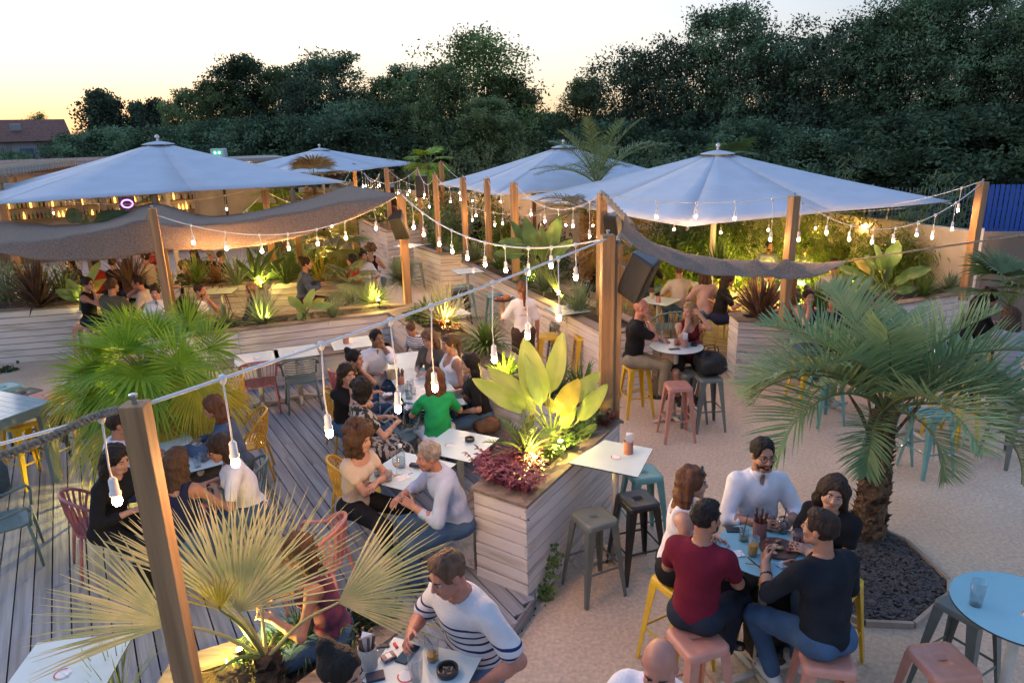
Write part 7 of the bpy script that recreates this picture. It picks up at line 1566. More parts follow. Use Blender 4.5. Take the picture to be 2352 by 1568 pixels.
        ln = {'bob': .17, 'long': .28, 'longer': .36}[hair]; dn_ = unit(-ez*.6+np.array([0, -.10, -1.]))
        def fn(f):
            cranium(f, .016); facecut(f)
            for i in range(9):
                a = PI*(.05+.9*i/8)+PI; x, y = .078*math.cos(a), .085*math.sin(a)*.9-.012; p = H(x, y, .03); mdl = H(x*1.12, y*1.02-.008, -.09); e_ = mdl+dn_*ln*(.75+.25*math.sin(a*3+seed))+np.array([0, -.01, 0])+ex*x*.25
                f.cap(p, mdl, .030*hs, .032*hs, k=.03); f.cap(mdl, e_, .032*hs, .016*hs, k=.03)
            f.ell(H(0, .11, -.06), (.055*hs, .07*hs, .10*hs), HR, k=.01, cut=True)
        layer('hair', fn, hm, .011, 30, hh=min(h, .012), lo_=hlo-.1, hi_=hhi)
    elif hair in ('curly', 'bigcurly'):
        big = hair == 'bigcurly'; N_ = 46 if big else 30; rr = (.105 if big else .05)
        dirs = [unit(R_.normal(size=3)) for _ in range(N_)]
        def fn(f):
            cranium(f, .022)
            for d_ in dirs:
                d_ = d_.copy(); d_[1] = d_[1]*.9-.25; dz = d_[2]*(1 if d_[2] > 0 else (1.5 if big else 1.15)); p = H(d_[0]*(.095+rr*.35), d_[1]*.10-.015, .03+dz*(.10+rr*.25)); f.ell(p, (R_.uniform(.028, .045)*hs*(1.5 if big else 1.05),)*3, k=.012)
            f.ell(H(0, .125, -.035), (.066*hs, .098*hs, .102*hs), HR, k=.012, cut=True)
        layer('hair', fn, hm, .009, 60, hh=min(h, .011), lo_=hc_-.28, hi_=hc_+.24, rx=0)
    elif hair in ('bun', 'pony'):
        def fn(f):
            cranium(f, .010); facecut(f); f.plane(H(0, 0, -.06), HR @ np.array([0, .5, -1]))
            if hair == 'bun': f.ell(H(0, -.085, .115), (.045*hs,)*3, k=.02); f.ell(H(.01, -.10, .13), (.03*hs,)*3, k=.02)
            else: f.cap(H(0, -.10, .05), H(0, -.15, .0), .03*hs, .035*hs, k=.02); f.cap(H(0, -.15, 0), H(0, -.14, 0)-np.array([0, 0.02, .24*s]), .036*hs, .016*hs, k=.02)
        layer('hair', fn, hm, .005, 32, hh=min(h, .011), lo_=hlo, hi_=hhi)
    if beard:
        def fn(f): f.ell(H(0, .027, -.055), (.0632*hs, .067*hs, .064*hs), HR, k=.01); f.ell(H(0, .10, .012), (.066*hs, .06*hs, .050*hs), HR, k=.01, cut=True); f.plane(H(0, 0, -.010), HR @ np.array([0, -.2, 1])); f.ell(H(0, .108, -.062), (.020*hs, .03*hs, .009*hs), HR, k=.004, cut=True); f.plane(H(0, .005, 0), HR @ np.array([0, -1, 0]))
        layer('beard', fn, HAIR['dark'] if hc != 'grey' else HAIR['grey'], .002, 60, hh=min(h, .009), lo_=hc_-.16, hi_=hc_+.14)
    if specs or sung:
        up_ = .085 if sung else .004; yy = .045 if sung else .101; q = MB()
        for sg in (-1, 1):
            if sung: q.ball(H(.034*sg, yy+.022, up_+.02), (.028*hs, .012*hs, .02*hs), 10, 6, HR @ np.array(Matrix.Rotation(-.7, 3, 'X')))
            else: q.tube([H(.033*sg+.026*math.cos(a), yy+.004*math.cos(a)**2*-1, up_+.019*math.sin(a)) for a in np.linspace(0, 2*PI, 17)], .0022*hs, 5)
            q.tube([H(.060*sg, yy-.004, up_+.006), H(.082*sg, 0 if not sung else -.02, up_+.004)], .0022*hs, 4)
        q.tube([H(-.008, yy, up_+.006), H(.008, yy, up_+.006)], .0022*hs, 4); tiny('sunglasses' if sung else 'spectacles', q, mat('dark_frame', (.015, .015, .018), .2))
    if extra: extra(t, dict(H=H, wR=wR, wL=wL, eR=eR, eL=eL, HJ=HJ, nb=nb, ez=ez, ex=ex, ey=ey, che=che, s=s, hc=hc_, tiny=tiny))
    return t
# ================================================================== who sits where (head position in the picture, facing)
RT = -PI/2; LF = PI/2; TOW = PI; AW = 0
MAROON = cloth('burgundy', (.155, .012, .03)); LBLUE = cloth('light_blue_shirt', (.40, .47, .62), .08); CREAMT = cloth('cream_blouse', (.58, .47, .38), .15); GREENT = cloth('green_blouse', (.02, .36, .12), .15); OLIVE = cloth('olive_tee', (.115, .11, .08)); GBROWN = cloth('grey_brown_top', (.10, .09, .075)); RED = cloth('red_top', (.30, .03, .02)); NAVY = cloth('navy', (.015, .02, .06)); DKSH = cloth('dark_shirt', (.014, .018, .026), .3); GREYT = cloth('grey_tee', (.40, .38, .41), .08); WRED = cloth('dark_red_tank', (.12, .012, .015)); BEIGE = cloth('beige_tee', (.52, .44, .36)); DJ = cloth('denim_jacket', (.085, .12, .19), .3); PURP = cloth('violet_tee', (.12, .11, .26)); BROWNC = cloth('brown_top', (.09, .045, .03))
STR = striped('breton', (.66, .64, .66), (.02, .035, .12), 19, 0, 1.30, .30); STR2 = striped('kid_stripe', (.62, .6, .62), (.03, .04, .1), 34, 0, None, .45); PRINT = printed('leaf_print', (.42, .38, .34), (.02, .018, .017), 13)
WSHOE = mat('white_trainer', (.6, .6, .6), .5); BSHOE = mat('black_shoe', (.02, .02, .02), .5); SSHOE = mat('tan_sandal', (.3, .18, .1), .6)
N = .0085; M_ = .011; R__ = .016
def watch(side, m):
    def f(t, d):
        w = d['w'+side]; e_ = d['e'+side]; u = unit(w-e_); q = MB(); q.tube([w-u*.035, w-u*.012], .031*d['s'], 10); d['tiny']('watch', q, m)
    return f
silver = mat('steel', (.45, .47, .5))
# --- five at the round blue table
person('auburn-haired woman in a white tank top at the round blue table, sunglasses on her head', (1590, 1108), RT-.25, 0, .76, 'f', lean=.12, yaw=.10, hr=(.07, .25, .30), hl=(.02, .30, .32), skin='fair', hair='longer', hc='auburn', top=WHTC, sleeve=0, neck='tank', bottom=BLKC, skirt=True, leg=.8, h=N, sung=True, shoes=BSHOE)
person('man in a burgundy T-shirt seen from behind with his hand on his knee', (1622, 1190), AW-.55, 0, .76, 'm', lean=.10, yaw=-.55, hr=(.16, .37, .17), hl=(.10, .34, .30), skin='tan', hair='short', hc='black', top=MAROON, sleeve=.38, bottom=DENIMD, leg=1, h=N, shoes=WSHOE, beard=True)
person('bearded man with glasses in a white shirt facing the camera', (1752, 1045), TOW+.05, 0, .76, 'm', s=1.04, lean=.10, yaw=.05, pitch=.05, hr=(.10, .33, .36), hl=(.14, .33, .36), skin='tan', hair='short', hc='black', top=WHTC, sleeve=.72, neck='polo', bottom=GREYP, h=N, beard=True, specs=True, fat=.008, shoes=BSHOE)
person('curly dark-haired woman in a black blouse leaning on the round blue table', (1915, 1132), TOW-.75, 0, .76, 'f', s=1.0, lean=.30, yaw=.35, roll=-.15, hr=(.05, .38, .37), hl=(-.02, .36, .37), skin='fair', hair='bob', hc='dark', top=BLKC, sleeve=.25, neck='v', bottom=BLKC, h=N, shoes=BSHOE, fat=.008)
person('man in a dark shirt seen from behind holding a dark ale', (1884, 1215), AW+.30, 0, .76, 'm', s=1.03, lean=.22, yaw=.45, hr=(.10, .30, .36), hl=(.16, .43, .38), skin='tan', hair='short', hc='dark', top=DKSH, sleeve=.80, bottom=DENIM, h=N, shoes=WSHOE, fat=.014)
person('bald man at the bottom picture edge, only his head and shoulders in view', (1515, 1530), TOW-.4, 0, .78, 'm', s=1.04, lean=.08, pitch=-.25, skin='red', hair='bald', top=WHTC, sleeve=.5, h=N)
# --- bottom centre
person('man in a white T-shirt with navy stripes and denim shorts at the bottom table', (1028, 1318), TOW-.72, .15, .78, 'm', s=1.04, lean=.30, yaw=-.15, pitch=-.3, hr=(.20, .33, .36), hl=((.24, .22, .20), (.8, -.2, -.2)), skin='red', hair='short', hc='lbrown', top=STR, sleeve=.40, bottom=SHORTS, leg=.42, h=N, fat=.022, beard=False)
person('dark-haired woman at the bottom edge resting her chin on her hand', (782, 1545), RT-.2, .15, .76, 'f', lean=.22, yaw=-.1, pitch=-.2, hr='chin', hl='table', skin='fair', hair='bun', hc='black', top=BLKC, sleeve=.5, h=N)
# --- couple
person('woman with big curly brown hair and a cream blouse at the couple table', (828, 1008), RT-.45, .15, .45, 'f', lean=.18, yaw=-.05, pitch=-.12, hr='cross', hl='fold', skin='fair', hair='bigcurly', hc='brown', top=CREAMT, sleeve=.25, neck='wide', bottom=BLKC, skirt=False, leg=.85, h=N, shoes=BSHOE)
person('grey-haired man in a light blue shirt leaning on the couple table', (985, 1048), LF+.28, .15, .45, 'm', s=1.02, lean=.40, yaw=.1, pitch=-.1, hr='tfar', hl=(.12, .40, .37), skin='tan', hair='short', hc='grey', top=LBLUE, sleeve=.8, neck='polo', bottom=DENIM, h=N, fat=.012, shoes=BSHOE)
# --- long table
person('man in a white shirt, hand at his cheek, heading the long table', (865, 778), TOW+.45, .15, .45, 'm', lean=.20, yaw=.35, hr='table', hl='cheek', skin='brown', hair='short', hc='black', top=WHTC, sleeve=.70, neck='polo', h=M_)
person('woman with a dark bun and a black top at the left of the long table', (815, 825), RT-.1, .15, .45, 'f', lean=.25, yaw=-.1, hr='table', hl='mouth', skin='tan', hair='bun', hc='black', top=BLKC, sleeve=.3, h=M_, sung=True)
person('woman with long dark brown hair touching her mouth at the left of the long table', (798, 858), RT-.6, .15, .45, 'f', lean=.2, yaw=-.2, pitch=-.15, hr='mouth', hl='fold', skin='fair', hair='long', hc='dark', top=BLKC, sleeve=.35, h=M_)
person('woman with black curly hair in a leaf print dress seen from behind', (836, 898), RT+.55, .15, .45, 'f', lean=.14, yaw=.1, hr='table', hl='table', skin='fair', hair='curly', hc='black', top=PRINT, sleeve=.25, bottom=PRINT, skirt=True, leg=.8, h=M_)
person('child with a small bun and a striped T-shirt at the far end of the bench', (944, 756), TOW-.75, .15, .45, 'f', s=.78, lean=.22, yaw=-.1, pitch=-.4, hr='lap', hl='lap', skin='tan', hair='bun', hc='brown', top=STR2, sleeve=.45, bottom=GREYP, h=M_)
person('woman with long hair in a grey-brown top looking down on the bench side', (985, 778), TOW-.55, .15, .45, 'f', lean=.16, yaw=0, pitch=-.3, hr=(.12, .25, .28), hl='table', skin='fair', hair='long', hc='lbrown', top=GBROWN, sleeve=.45, neck='v', h=M_, fat=.02)
person('woman in a white tank top with sunglasses on her head on the bench side', (1031, 790), LF+.55, .15, .45, 'f', lean=.05, yaw=.1, hr='lap', hl='lap', skin='tan', hair='pony', hc='brown', top=WHTC, sleeve=0, neck='tank', h=M_, sung=True)
person('woman with very long black hair on the bench, nearest the black handbag', (1078, 835), LF+.1, .15, .45, 'f', lean=.2, yaw=.1, hr='table', hl='lap', skin='fair', hair='longer', hc='black', top=BLKC, sleeve=.4, h=M_)
person('woman in a bright green blouse seen from behind with straight brown hair', (998, 868), AW+.22, .15, .45, 'f', lean=.12, yaw=.1, hr='table', hl='table', skin='fair', hair='long', hc='auburn', top=GREENT, sleeve=.40, bottom=WHTC, h=M_)
# --- left group
person('woman in black with very long black hair in the pink armchair at the left', (268, 1055), RT-.25, .15, .45, 'f', s=1.05, lean=.34, yaw=-.1, pitch=-.25, hr='table', hl='table', skin='fair', hair='longer', hc='black', top=BLKC, sleeve=.8, bottom=BLKC, h=N)
person('long-haired woman in a dark tank top seen from behind by the foreground post', (408, 1060), AW-.1, .15, .45, 'f', lean=.1, yaw=-.1, hr='table', hl='table', skin='tan', hair='longer', hc='brown', top=NAVY, sleeve=0, neck='tank', bottom=DENIM, h=N)
person('woman in round glasses and a white top at the left group table', (503, 1030), LF+.45, .15, .45, 'f', lean=.35, yaw=.15, pitch=-.25, hr='table', hl='table', skin='tan', hair='longer', hc='dark', top=WHTC, sleeve=.4, bottom=DENIM, h=N, specs=True)
person('person with dark red hair and denim sleeves behind the fan palm', (490, 935), LF+.25, .15, .45, 'f', lean=.28, yaw=0, pitch=-.2, hr='table', hl='tfar', skin='tan', hair='long', hc='auburn', top=DJ, sleeve=.95, bottom=GREYP, h=M_)
person('person in a white shirt behind the foreground post', (275, 975), AW-.9, .15, .45, 'm', lean=.2, yaw=-.2, hair='short', hc='dark', top=WHTC, sleeve=.75, h=M_)
person('brown-haired woman in a backless top in the pink armchair behind the silver fan palm', (682, 1268), LF+.25, .15, .45, 'f', lean=.28, yaw=.1, pitch=-.2, hr='table', hl='table', skin='tan', hair='bob', hc='brown', top=mat('floral_top', (.05, .02, .06), .8, col2=(.2, .03, .08), scale=14), sleeve=0, neck='tank', h=N, foot=((.13, .44, .07), (-.12, .42, .07)))
# --- waitress
def tray(t, d):
    w = d['wL']; HJ = d['HJ'][1]; c = w+np.array([0, .03, .09])
    r = thing('serving_tray', 'round dark tray with charcuterie and a bread basket carried by the waitress', 'tray', (0, 0, 0))
    r['_p'] = 1; del r['_p']
    rz = t.rotation_euler[2]; c2, s2 = math.cos(rz), math.sin(rz); r.location = (t.location[0]+c[0]*c2-c[1]*s2, t.location[1]+c[0]*s2+c[1]*c2, t.location[2]+c[2])
    q = MB(); q.lathe([(.17, 0), (.20, .02), (.20, .026), (.165, .008), (.001, .008)], 30); q.build('tray', BLACK, r, smooth=False)
    q = MB(); q.lathe([(.12, 0), (.13, .012), (.001, .014)], 24, (-.03, 0, .009)); q.build('board', mat('walnut', (.11, .055, .035)), r)
    for i in range(14): a = i*2.4; q = MB(); q.ball((math.cos(a)*.07-.05, math.sin(a)*.07, .03), (.025, .02, .012), 7, 4); c_ = (('ham', (.28, .05, .05)), ('bread', (.45, .27, .13)))[i % 3 == 0]; q.build('food_piece', mat('food_'+c_[0], c_[1]), r, smooth=True)
    q = MB(); q.lathe([(.05, 0), (.06, .06), (.052, .06), (.045, .01), (.001, .01)], 16, (.06, -.03, .016)); q.build('basket', mat('basket', (.42, .2, .09), .8, bump=.6), r)
    q = MB(); q.ball((.10, .08, .03), (.05, .04, .02), 8, 5); q.build('napkin', mat('paper_white', (.75, .75, .76)), r)
    q = MB(); b0 = d['che']-d['ey']*.1335; 
    # printed palm-and-sun emblem with a line of script on the back of the T-shirt
    sun = mat('print_coral', (.62, .22, .16), .8); ink = mat('print_grey', (.25, .2, .22), .8)
    q.ball(d['che']-d['ey']*.118+d['ex']*.045+d['ez']*.05, (.030, .012, .030), 14, 8); d['tiny']('sun_print', q, sun)
    q = MB(); bx_ = d['che']-d['ey']*.131-d['ex']*.0; q.tube([bx_-d['ex']*.0+d['ez']*0, bx_+d['ez']*.045], .003, 4)
    for a in (-.9, -.3, .3, .9): q.tube([bx_+d['ez']*.045, bx_+d['ez']*(.045+.012)+d['ex']*a*.02, bx_+d['ez']*.047+d['ex']*a*.03], .003, 4)
    q.tube([bx_+d['ex']*(-.075+.15*i/40)-d['ez']*(.045+.012*math.sin(i*1.1)*(1 if i % 7 else 1.8))+d['ey']*.006*math.cos(i/40*6.28-3.14) for i in range(41)], .0022, 4); d['tiny']('script_print', q, ink)
person('waitress in a white T-shirt and brown apron seen from behind carrying a tray', (1199, 664), AW+.1, 0, .82, 'f', s=1.0, lean=.02, yaw=.1, hr='down', hl=((.30, .14, .50), (.3, -.6, -.8)), skin='tan', hair='pony', hc='auburn', top=WHTC, sleeve=.45, bottom=SKIRT, skirt=True, leg=.85, h=M_, stand=True, extra=tray)
# --- round white bar table
person('bald muscular man in a black T-shirt with a watch holding something to his mouth', (1474, 708), RT-.25, 0, .76, 'm', s=1.08, lean=.12, yaw=.05, hr='mouth', hl='table', skin='red', hair='bald', top=BLKC, sleeve=.38, neck='v', bottom=KHAKI, h=M_, beard=False, fat=.012, extra=watch('R', silver), shoes=BSHOE, foot=((.2, .42, .42), (-.1, .30, .30)))
person('blonde woman in a dark red tank top holding a cigarette', (1583, 715), TOW-.15, 0, .76, 'f', lean=.12, yaw=-.75, hr='chin', hl='up', skin='fair', hair='long', hc='blond', top=WRED, sleeve=0, neck='tank', bottom=BLKC, leg=.38, h=M_, shoes=BSHOE)
person('woman in a black T-shirt and dark skirt eating in the salmon chair on the terrace', (1674, 642), RT-.1, .19, .45, 'f', s=1.0, lean=.15, yaw=0, pitch=-.25, hr='table', hl='hold', skin='tan', hair='long', hc='dark', top=BLKC, sleeve=.4, bottom=NAVY, skirt=True, leg=.48, h=M_, shoes=SSHOE)
person('broad man in black seen from behind on the terrace, left of the orange chair', (1490, 590), AW-.4, .19, .45, 'm', lean=.15, hair='buzz', hc='dark', skin='brown', top=BLKC, sleeve=.45, h=R__)
person('person in a cream T-shirt seen from behind in the orange terrace chair', (1560, 622), AW, .19, .45, 'm', lean=.25, hair='short', hc='brown', top=BEIGE, h=R__)
person('person in a pale pink top seen from behind in the grey terrace chair', (1618, 632), AW+.1, .19, .45, 'f', lean=.25, hair='bob', hc='brown', top=cloth('pale_pink', (.5, .33, .3)), h=R__)
person('bearded man facing us below the nearest lamp at the right umbrella', (1768, 566), TOW, .19, .45, 'm', lean=.1, hair='short', hc='dark', beard=True, top=cloth('soft_blue', (.3, .33, .4)), h=R__)
person('man in a white T-shirt looking down beside the flax post', (1853, 572), TOW+.5, .19, .45, 'm', lean=.28, pitch=-.3, hair='short', hc='dark', top=WHTC, h=R__)
person('dark-haired person in profile under the right umbrella', (1940, 580), LF, .19, .45, 'm', lean=.1, hair='short', hc='black', top=NAVY, h=R__)
person('broad person in a cream shirt seen from behind next to the banana leaves', (1915, 612), AW, .19, .45, 'm', s=1.1, lean=.1, hair='short', hc='dark', top=BEIGE, h=R__, fat=.03)
person('woman with brown hair up in the bronze flax group', (1812, 640), AW+.2, .19, .45, 'f', lean=.1, hair='long', hc='auburn', top=BROWNC, h=R__)
person('brown-haired woman with an updo facing us behind the big palm', (1857, 682), TOW+.1, 0, .76, 'f', lean=.15, hr='mouth', yaw=-.1, skin='fair', hair='bun', hc='dark', top=WRED, sleeve=0, neck='tank', h=.013)
person('person in a navy cap behind the big palm leaves', (1915, 690), TOW-.5, 0, .76, 'm', lean=.2, skin='tan', hair='short', hc='black', top=NAVY, sleeve=.4, h=.013)
person('person in black behind the tall palm leaves, right of the navy cap', (1992, 690), TOW+.4, 0, .76, 'm', lean=.1, skin='tan', hair='short', hc='black', top=BLKC, h=.013)
person('long-haired man with glasses in a black T-shirt leaning on the table at the right', (2252, 703), RT-.1, 0, .76, 'm', s=1.05, lean=.42, yaw=-.1, hr='fold', hl='fold', skin='fair', hair='bob', hc='dark', top=BLKC, sleeve=.42, bottom=BLKC, h=M_, specs=True, beard=True)
person('woman with curly black hair up smiling behind the man with glasses', (2274, 685), RT-.35, 0, .76, 'f', lean=.3, yaw=0, pitch=-.2, hr='fold', hl='table', skin='tan', hair='curly', hc='black', top=BLKC, sleeve=.4, h=M_)
person('woman in a light grey T-shirt seen from behind at the right edge', (2322, 728), AW-.1, 0, .76, 'f', s=1.04, lean=.16, yaw=-.5, hr='table', hl='table', skin='fair', hair='bob', hc='brown', top=GREYT, sleeve=.42, bottom=DENIMD, h=M_, fat=.01)
# --- left middle row
person('woman in a sleeveless black top with glasses and her hand at her mouth', (202, 652), RT-.05, 0, .76, 'f', lean=.12, yaw=-.1, hr='mouth', hl='table', skin='fair', hair='bun', hc='dark', top=BLKC, sleeve=0, bottom=DENIMD, h=.013, specs=True)
person('man in an olive T-shirt with a shoulder strap seen from behind', (258, 657), AW-.2, 0, .76, 'm', s=1.08, lean=.12, yaw=0, skin='tan', hair='short', hc='brown', top=OLIVE, sleeve=.42, bottom=KHAKI, h=.013, fat=.015, extra=lambda t, d: (lambda q: (q.tube([d['nb']-d['ex']*.10-d['ey']*.03+d['ez']*.01, d['che']-d['ey']*.14-d['ex']*.03, d['che']-d['ey']*.135+d['ex']*.08-d['ez']*.12, d['che']+d['ex']*.17-d['ez']*.17], .012, 5), d['tiny']('strap', q, BLF)))(MB()))
person('man in a white T-shirt covering his face with his hand', (317, 650), LF+.2, 0, .76, 'm', s=1.02, lean=.25, yaw=.1, hr='cheek', hl='table', skin='red', hair='short', hc='dark', top=cloth('pinkish_white', (.6, .54, .55)), sleeve=.4, h=.013, fat=.01)
person('young woman in a white polo facing the camera beside the leaning post', (357, 673), TOW+.15, 0, .76, 'f', lean=.1, yaw=.1, skin='fair', hair='bun', hc='dark', top=WHTC, sleeve=.4, neck='polo', h=.013)
person('balding man in a white T-shirt talking with a raised hand', (460, 668), RT-.15, 0, .70, 'm', lean=.1, hr='table', hl='chin', skin='tan', hair='buzz', hc='dark', top=WHTC, sleeve=.4, h=.013, beard=True)
person('light brown-haired woman in navy at the table behind the empty tables', (578, 668), LF, 0, .70, 'f', lean=.1, hr='chin', skin='fair', hair='bob', hc='lbrown', top=NAVY, sleeve=.5, h=.013)
person('person in a blue denim jacket with hair in a bun behind the bright leaves', (704, 606), RT+.2, 0, .76, 'f', s=1.05, lean=.22, hr='table', hl='table', skin='fair', hair='bun', hc='dark', top=DJ, sleeve=.95, bottom=cloth('plum', (.06, .025, .04)), h=.013)
person('dark-haired woman in red behind the small palm', (808, 598), LF, 0, .76, 'f', lean=.1, skin='fair', hair='long', hc='black', top=RED, sleeve=.6, h=R__)
person('woman with light hair up and a black strappy top beside the far posts', (851, 572), AW+.1, 0, .76, 'f', lean=.1, skin='fair', hair='curly', hc='lbrown', top=BLKC, sleeve=0, neck='tank', h=R__)
person('fair-skinned person half hidden behind the light-haired woman', (835, 588), TOW+.5, 0, .76, 'f', lean=.1, skin='fair', hair='bun', hc='dark', top=WHTC, h=R__)
for k, (x, y, rz, sx, hr_, hc__, tp, lab) in enumerate((
    (333, 594, LF, 'm', 'short', 'black', BEIGE, 'man in a beige T-shirt under the left sail beside the post'), (348, 572, TOW, 'f', 'long', 'dark', RED, 'long-haired woman behind the man in beige'),
    (222, 606, AW, 'f', 'bun', 'black', RED, 'person in a dark red top behind the bright banana leaf'), (258, 604, AW+.2, 'f', 'bun', 'dark', BLKC, 'woman in black straps seen from behind under the left sail'),
    (292, 606, AW-.2, 'f', 'long', 'dark', BROWNC, 'long dark-haired woman right of the black straps'), (160, 604, TOW, 'f', 'long', 'dark', BROWNC, 'woman in brown at the far left table under the sail'),
    (424, 612, TOW+.3, 'f', 'curly', 'brown', BLKC, 'curly-haired woman leaning on her hand under the sail'), (437, 632, AW+.1, 'f', 'pony', 'auburn', BLKC, 'woman with a low ponytail and bare shoulders seen from behind'),
    (445, 584, TOW-.1, 'f', 'long', 'brown', BROWNC, 'long-haired woman in brown facing us under the sail'), (484, 584, AW-.5, 'm', 'short', 'grey', BLKC, 'grey-haired man in a black T-shirt seen from behind under the sail'),
    (508, 588, AW-.9, 'm', 'short', 'dark', DKSH, 'person in dark clothes right of the grey-haired man'), (104, 494, RT, 'f', 'bun', 'dark', PRINT, 'person by the bar at the far left'),
    (1013, 468, RT, 'f', 'bun', 'brown', BLKC, 'woman in a black dress with bare arms beyond the first middle post'), (988, 500, RT-.3, 'm', 'short', 'dark', WHTC, 'person in a white shirt behind the small corridor planter'),
    (1136, 462, TOW, 'm', 'short', 'dark', cloth('pale_blue', (.42, .48, .62)), 'man in a pale blue shirt under the middle umbrella'), (1166, 470, LF, 'm', 'short', 'grey', PURP, 'person in a violet T-shirt under the middle umbrella'),
    (1094, 474, TOW, 'f', 'long', 'dark', BLKC, 'dark-haired person between the second and third middle post'), (1097, 520, AW, 'f', 'curly', 'black', BLKC, 'curly-haired person low behind the agave between the middle posts'),
    (1164, 525, AW+.2, 'f', 'longer', 'auburn', BROWNC, 'red-haired woman behind the third middle post'), (1352, 548, AW, 'm', 'short', 'dark', BEIGE, 'broad back in a cream shirt right of the banana leaves in the corridor planter'),
    (1372, 585, AW+.1, 'm', 'short', 'black', BLKC, 'dark figure low behind the corridor planter near the thick post'), (640, 455, LF, 'f', 'long', 'dark', BROWNC, 'person seen under the left umbrella rim between two posts'),
    (720, 470, RT, 'm', 'short', 'dark', BEIGE, 'far guest beside the lamp string behind the sail'), (560, 470, TOW, 'm', 'short', 'dark', WHTC, 'far guest in white left of the first rim post'),
    (1245, 520, TOW, 'f', 'long', 'brown', WHTC, 'far guest under the middle umbrella near its front corner'))):
    person(lab, (x, y), rz, .19 if 1240 < x < 1400 else 0, .45, sx, lean=.1, hair=hr_, hc=hc__, top=tp, skin=('fair', 'tan', 'olive')[k % 3], sleeve=.45 if sx == 'm' else .3, h=.019 if y > 500 else .022, bottom=DENIMD)
# ================================================================== trees beyond the yard
L_TR = [mat('tree_leaf_%d' % i, c, .9, rand=.35, spec=.08, var=.5, scale=.8, col2=tuple(x*.28 for x in c), lo=.40, hi=.62, translucent=.2) for i, c in enumerate(((.22, .31, .14), (.16, .26, .15), (.26, .39, .14), (.15, .22, .14)))]  # dark noise patches paint shade between leaf clumps into the colour
def crown_mesh(seed, h, w, n, leaf, loose=1.0, base=.12, shape='round', limbs=12):
    r = np.random.default_rng(seed); C = []
    while len(C) < n:
        z = r.uniform(0, 1); 
        prof = {'round': math.sin(PI*min(1, .10+.88*z))**.55, 'cone': (1-z)**.8*.9+.06, 'tall': math.sin(PI*min(1, .15+.82*z))**.4}[shape]
        a = r.uniform(0, 2*PI); lob = 1+.28*math.sin(3*a+seed)+.18*math.sin(5*a+z*9+seed*2)+.22*math.sin(z*14+a*2); rr = prof*lob*(r.random()**.42)
        C.append((rr*w*math.cos(a), rr*w*math.sin(a), h*(base+(1-base)*z)+r.normal()*.15))
    C = np.array(C); K = 85; cs = leaf*3.3*loose
    c = np.repeat(C, K, 0)+np.clip(r.normal(size=(len(C)*K, 3)), -1.5, 1.5)*np.repeat(r.uniform(.5, 1.25, len(C)), K)[:, None]*cs*np.array([1, 1, .7]); m = len(c)
    a = unit_rows(r.normal(size=(m, 3))+np.array([0, 0, .3])); b = unit_rows(np.cross(a, r.normal(size=(m, 3)))); s = leaf*r.uniform(.5, 1.2, m)[:, None]
    v = np.stack([c-b*s, c+np.cross(a, b)*s*.45, c+b*s, c-np.cross(a, b)*s*.45], 1).reshape(-1, 3); f = np.arange(m*4).reshape(-1, 4); return v, f, C
def unit_rows(x): return x/(np.linalg.norm(x, axis=1)[:, None]+1e-9)
def tree_proto(seed, h, w, n, leaf, mi, shape='round', loose=1.0, base=.15, tr=.16):
    v, f, C = crown_mesh(seed, h, w, n, leaf, loose, base, shape); r = random.Random(seed); q = MB()
    top = np.array([r.uniform(-.3, .3), r.uniform(-.3, .3), h*.8]); T = catmull([(0, 0, -.3), (r.uniform(-.2, .2), 0, h*.25), (top[0]*.5, top[1]*.5, h*.5), top], 10); q.tube(T, [tr*(1-.85*i/10) for i in range(11)], 7, False)
    for k in range(26):
        c = C[r.randrange(len(C))]; i = max(1, min(9, int((c[2]/h)*8))); i = max(1, i-2); b = T[i]; md = (b+c)/2+np.array([r.uniform(-.3, .3), r.uniform(-.3, .3), .2]); q.tube([b, md, c], [tr*.35*(1-.05*i), tr*.2, .015], 5, False)
        for _ in range(2): c2 = c+np.array([r.gauss(0, .5), r.gauss(0, .5), r.gauss(.2, .4)]); q.tube([md, (md+c2)/2+np.array([0, 0, .1]), c2], [tr*.12, .02, .008], 4, False)
    t = thing('tree', '', 'tree', (0, 0, -80), 0, 'trees behind the yard'); q.build('trunk', BARK, t, smooth=True); npmesh('crown', v, f, L_TR[mi], t, smooth=False); CH.setdefault(t.name, []).append(t.children[-1]) if False else None; return t
TREES = {'a': tree_proto(1, 9, 3.1, 330, .115, 0), 'b': tree_proto(2, 10, 2.6, 300, .115, 1, 'tall'), 'c': tree_proto(3, 9, 3.4, 250, .11, 2, 'round', 1.6), 'd': tree_proto(4, 6, 1.6, 200, .12, 3, 'cone', base=.05), 'e': tree_proto(5, 9, 3.2, 165, .12, 3, 'tall', 1.3), 'f': tree_proto(6, 5, 3.4, 330, .11, 1, 'round', base=.0), 'g': tree_proto(7, 12, 3.4, 400, .12, 1, 'tall', 1.2, .1)}
HH = {'a': 9, 'b': 10, 'c': 9, 'd': 6, 'e': 9, 'f': 5, 'g': 12}
def tree(k, px, py, dist, label, wide=1.0, rz=None):
    p = D(px, py, dist); s = p[2]/HH[k]*.97; return first(TREES, k, (p[0], p[1], 0), rz if rz is not None else random.uniform(0, 6.28), label, None) if False else _tree(k, p, s, wide, label)
def _tree(k, p, s, wide, label):
    o = TREES[k]
    if (k, 'u') not in USED: USED.add((k, 'u'))
    else: o = copy_tree(o)
    o.location = (p[0], p[1], 0); o.rotation_euler = (0, 0, random.uniform(0, 6.28)); o.scale = (s*wide, s*wide, s); o['label'] = label; return o
